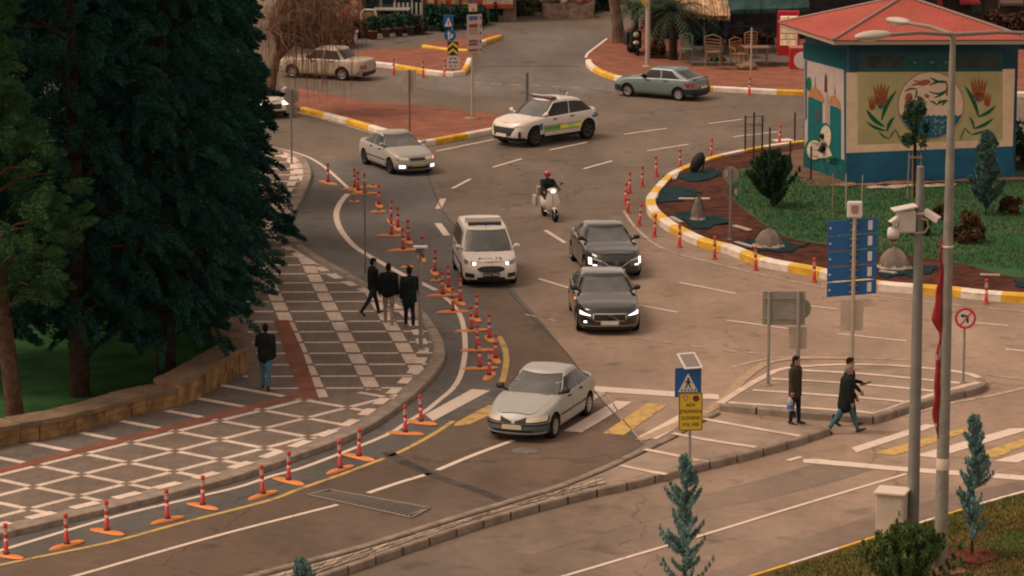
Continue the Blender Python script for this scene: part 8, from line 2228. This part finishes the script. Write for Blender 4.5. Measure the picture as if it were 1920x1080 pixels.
def chair(px, py, s, rz, label, mat, arms=True, slats=4, name='chair', cat='chair'):
    g = G(px, py, .30); t = thing(name, label, cat, (g.x, g.y, .30), R(rz))
    b = MB(); b.box(-.25 * s, .25 * s, -.25 * s, .25 * s, .42 * s, .46 * s); b.build('seat', mat, t)
    for x in (-.23, .23):
        for y_ in (-.22, .22): b = MB(); b.tube([(x * s * 1.1, y_ * s * 1.1, 0), (x * s, y_ * s, .42 * s)], .028 * s, 6); b.build('leg', mat, t)
    b = MB(); b.tube([(-.24 * s, .23 * s, .44 * s), (-.26 * s, .30 * s, .98 * s), (0, .32 * s, 1.06 * s), (.26 * s, .30 * s, .98 * s), (.24 * s, .23 * s, .44 * s)], .026 * s, 6)
    for q in range(slats): z_ = (.56 + .42 * q / slats) * s; b.beam((-.25 * s, .27 * s, z_), (.25 * s, .27 * s, z_ + .04 * s), .02 * s, .05 * s)
    b.build('backrest', mat, t)
    if arms:
        for x in (-.27, .27): b = MB(); b.tube([(x * s, -.22 * s, .42 * s), (x * s, -.22 * s, .66 * s), (x * s, .28 * s, .70 * s)], .024 * s, 6); b.build('armrest', mat, t)
chair(1338, 122, 1.35, 170, 'tan plastic slatted armchair by the wooden post of the cafe', CH1); chair(1385, 122, 1.15, 25, 'low orange wooden armchair on the cafe terrace left of the thin pole', CH2)
chair(1287, 112, 1.1, 0, 'pale framed high stool in the shade left of the cafe post', M('stool_pale', (.13, .15, .14), .6), arms=False, slats=1, name='bar_stool', cat='stool')
g = G(1418, 118, .30); t = thing('cafe_table', 'brown cafe table on the terrace right of the thin pale pole', 'table', (g.x, g.y, .3)); b = MB(); b.box(-.55, .55, -.4, .4, .70, .75); b.build('table_top', CH1, t)
for x in (-.48, .48):
    for y_ in (-.33, .33): b = MB(); b.box(x - .03, x + .03, y_ - .03, y_ + .03, 0, .70); b.build('leg', CH1, t)
chair(1402, 108, 1.2, 200, 'brown chair behind the cafe table', CH2, arms=False)
g = G(1512 - 112, 134, .13); b = MB(); b.ball((0, 0, .15), (.5, .35, .22), 10, 6); o = b.build('straw_mat', M('straw_mat', (.22, .15, .09), .9, noise=.4, scale=5)); o.location = G(1400, 130, .13); tag(o, 'crumpled tan mat lying on the edge of the cafe terrace', 'mat')
# drinks fridge and red cooler
g = G(1478, 104, .30); k = mpp(1478, 70, g.y)
t = thing('drinks_fridge', 'tall red drinks fridge with two lit glass doors beside the cafe', 'fridge', (g.x, g.y, .30)); HF = hgt(1478, 104, 22, .30); FR = M('fridge_red', (.40, .015, .02), .5)
b = MB(); w_ = 20 * k; b.box(-w_, w_, 0, .7, 0, HF); b.build('fridge_body', FR, t)
for i, (a, e) in enumerate(((-.78, -.08), (.04, .72))):
    b = MB(); b.box(w_ * a, w_ * e, -.03, -.002, HF * .24, HF * .90); d_ = b.build('glass_door', M('fridge_lit', (.5, .4, .3), .3, emit=(.95, .66, .38), es=.55, noise=.3, scale=3), t)
    b = MB()
    for q in range(1, 5): b.box(w_ * a, w_ * e, -.05, -.031, HF * (.24 + .132 * q) - .02, HF * (.24 + .132 * q) + .02)
    b.build('shelf', M('shelf_dark', (.12, .10, .08), .5), d_)
    b = MB(); rr = random.Random(i)
    for q in range(5):
        for j in range(5): b.box(w_ * a + (j + .15) * w_ * (e - a) / 5, w_ * a + (j + .8) * w_ * (e - a) / 5, -.06, -.032, HF * (.25 + .132 * q), HF * (.25 + .132 * q) + .22)
    b.build('bottles', M('drinks', (.36, .18, .05), .4, island=.9), d_)
    b = MB(); b.box(w_ * e, w_ * e + .05, -.08, -.0, HF * .22, HF * .92); b.build('door_frame', S_WHITE, t)
g = G(1493, 130, .13); k = mpp(1493, 110, g.y); HB = hgt(1493, 130, 92, .13)
t = thing('cooler_box', 'red cooler with a large pale disc on its side, against the kiosk edge', 'cooler', (g.x, g.y, .13)); b = MB(); b.box(-12 * k, 22 * k, 0, .8, 0, HB); b.build('cooler_body', FR, t); b = MB(); b.plate(off(disc(HB * .42, 24), 11 * k, HB * .45), .02, TR(0, -.012, 0)); b.build('pale_disc', S_WHITE, t)
b = MB(); b.box(-12.5 * k, 22.5 * k, -.02, .82, HB, HB + .06); b.build('lid', M('lid_pink', (.42, .12, .13), .5), t)
# right hand background shop
Yr = YY(60)
t = thing('shop_building', 'dim shop with red awnings rising behind the right slope of the kiosk roof', 'shop', (0, 0, 0))
b = MB(); bx(b, 1762, 2150, -160, 78, Yr, 5); b.build('wall', M('shop_dim', (.055, .040, .038), .85, noise=.4, scale=.8), t)
for x0, x1, y0, y1, c_ in ((1738, 1768, -20, 8, (.36, .015, .02)), (1800, 1838, -14, 4, (.30, .02, .03)), (1876, 1920, -20, 6, (.10, .06, .05))):
    b = MB(); a_, e_ = atY(x0, y1, Yr - 1.6), atY(x1, y1, Yr - 1.6); u_ = atY(x0, y0, Yr); b.add([a_, e_, Vector((e_.x, Yr, u_.z)), Vector((a_.x, Yr, u_.z))], [(0, 1, 2, 3)]); b.add([a_, e_, e_ - Vector((0, 0, .12)), a_ - Vector((0, 0, .12))], [(3, 2, 1, 0)]); b.build('awning', M('awning_%d' % x0, c_, .7), t)
b = MB(); bx(b, 1872, 1877, -60, 16, Yr - .1, .1); b.build('pillar', M('pillar_tan', (.24, .15, .11), .8), t)
b = MB(); bx(b, 1820, 1842, 4, 24, Yr - .05, .04); b.build('window', M('shop_green', (.03, .07, .04), .4), t)
hedge(1850, 1960, 24, 92, 'russet and dark shrubs behind the right end of the kiosk roof', leaf_mat('russet_mix', (.09, .045, .035), (.035, .030, .025)), 97, dep=2, per=260, ls=.16)
hedge(1906, 1990, 225, 330, 'dark shrub mass beyond the right corner of the kiosk', SH_D, 98, dep=2.2, per=260, ls=.10)
hedge(1430, 1520, -30, 40, 'brown climbing twigs above the drinks fridge', leaf_mat('climber', (.10, .075, .045), (.04, .038, .028)), 99, dep=1.2, per=220, ls=.12)
# drain grate on the near lane, manhole on the red island
GR = M('grate_steel', (.20, .17, .145), .7)
q = [G(p[0], p[1], .014) for p in ((576, 928), (618, 919), (806, 953), (772, 971))]
t = thing('drain_grate', 'long steel drain grating set across the near lane', 'drain', (q[0].x, q[0].y, .014))
b = MB(); n = 22
def lp(u, v): return q[0].lerp(q[3], u).lerp(q[1].lerp(q[2], u), v) - q[0]
for i in range(n):
    a, e = lp(i / n, .04), lp(min(1, (i + 2.2) / n), .96); b.beam(a + Vector((0, 0, .016)), e + Vector((0, 0, .016)), .045, .02)
b.build('bars', GR, t); b = MB()
for a, e in (((0, 0), (1, 0)), ((0, 1), (1, 1)), ((0, 0), (0, 1)), ((1, 0), (1, 1))): b.beam(lp(*a) + Vector((0, 0, .015)), lp(*e) + Vector((0, 0, .015)), .06, .02)
b.build('frame', GR, t); b = MB(); b.add([lp(0, 0), lp(1, 0), lp(1, 1), lp(0, 1)], [(0, 1, 2, 3)]); b.build('pit', GAP_D, t)
g = G(1272, 844); b = MB(); b.lathe([(.001, .018), (.33, .018), (.35, .004)], 24); o = b.build('manhole_cover', M('manhole', (.13, .115, .10), .7, noise=.3, scale=6)); o.location = G(985, 845, .012); tag(o, 'round manhole cover in the road just below the near silver saloon', 'manhole cover')

hedge(1296, 1352, 58, 98, 'dark leafy pot plants in the shade behind the tan armchair', HED2, 111, dep=.8, per=180, ls=.11)
hedge(1366, 1452, 62, 96, 'row of dark russet plants along the back of the cafe terrace', leaf_mat('cafe_russet', (.085, .040, .028), (.03, .034, .026)), 112, dep=.8, per=140, ls=.11)
hedge(1222, 1246, 72, 116, 'rust brown dry plant beside the foot of the grey lamp post', leaf_mat('rust_plant', (.12, .045, .022), (.05, .028, .02)), 113, dep=.7, per=200, ls=.10)
hedge(1330, 1356, 108, 128, 'small green tuft at the foot of the tan armchair', leaf_mat('tuft_green', (.06, .085, .03), (.03, .05, .022)), 114, dep=.5, per=120, ls=.09, cat='plant')
hedge(964, 1000, 0, 30, 'pale grey green plants between the cypresses and the market stall', leaf_mat('grey_plants', (.13, .12, .085), (.06, .065, .045)), 115, dep=1.2, per=160)
hedge(1116, 1146, -20, 22, 'dark green bush left of the slanting trunk at the end of the road', HEDGE, 116, dep=1.2, per=200)
for i, (x, y_, c_, lb) in enumerate(((700, 74, (.20, .06, .04), 'small terracotta pot at the left foot of the shop hedge'), (724, 70, (.14, .10, .09), 'grey pot in front of the rounded shop hedge'), (748, 68, (.16, .05, .06), 'dark red pot in front of the rounded shop hedge'), (770, 66, (.10, .09, .08), 'small dark pot right of the rounded shop hedge'))):
    g = G(x, y_); t = thing('flower_pot', lb, 'flower pot', (g.x, g.y, 0)); b = MB(); b.lathe([(.001, .01), (.16, .01), (.22, .38), (.24, .38), (.24, .44), (.19, .44), (.17, .36), (.001, .36)], 14); b.build('pot', M('pot_%d' % i, c_, .8), t)
    leaf_cloud('plant', HED2, [((rr.uniform(-.1, .1), rr.uniform(-.1, .1), .6 + .12 * q), (.20, .20, .16)) for q in range(4)], 70, .09, t, 120 + i)
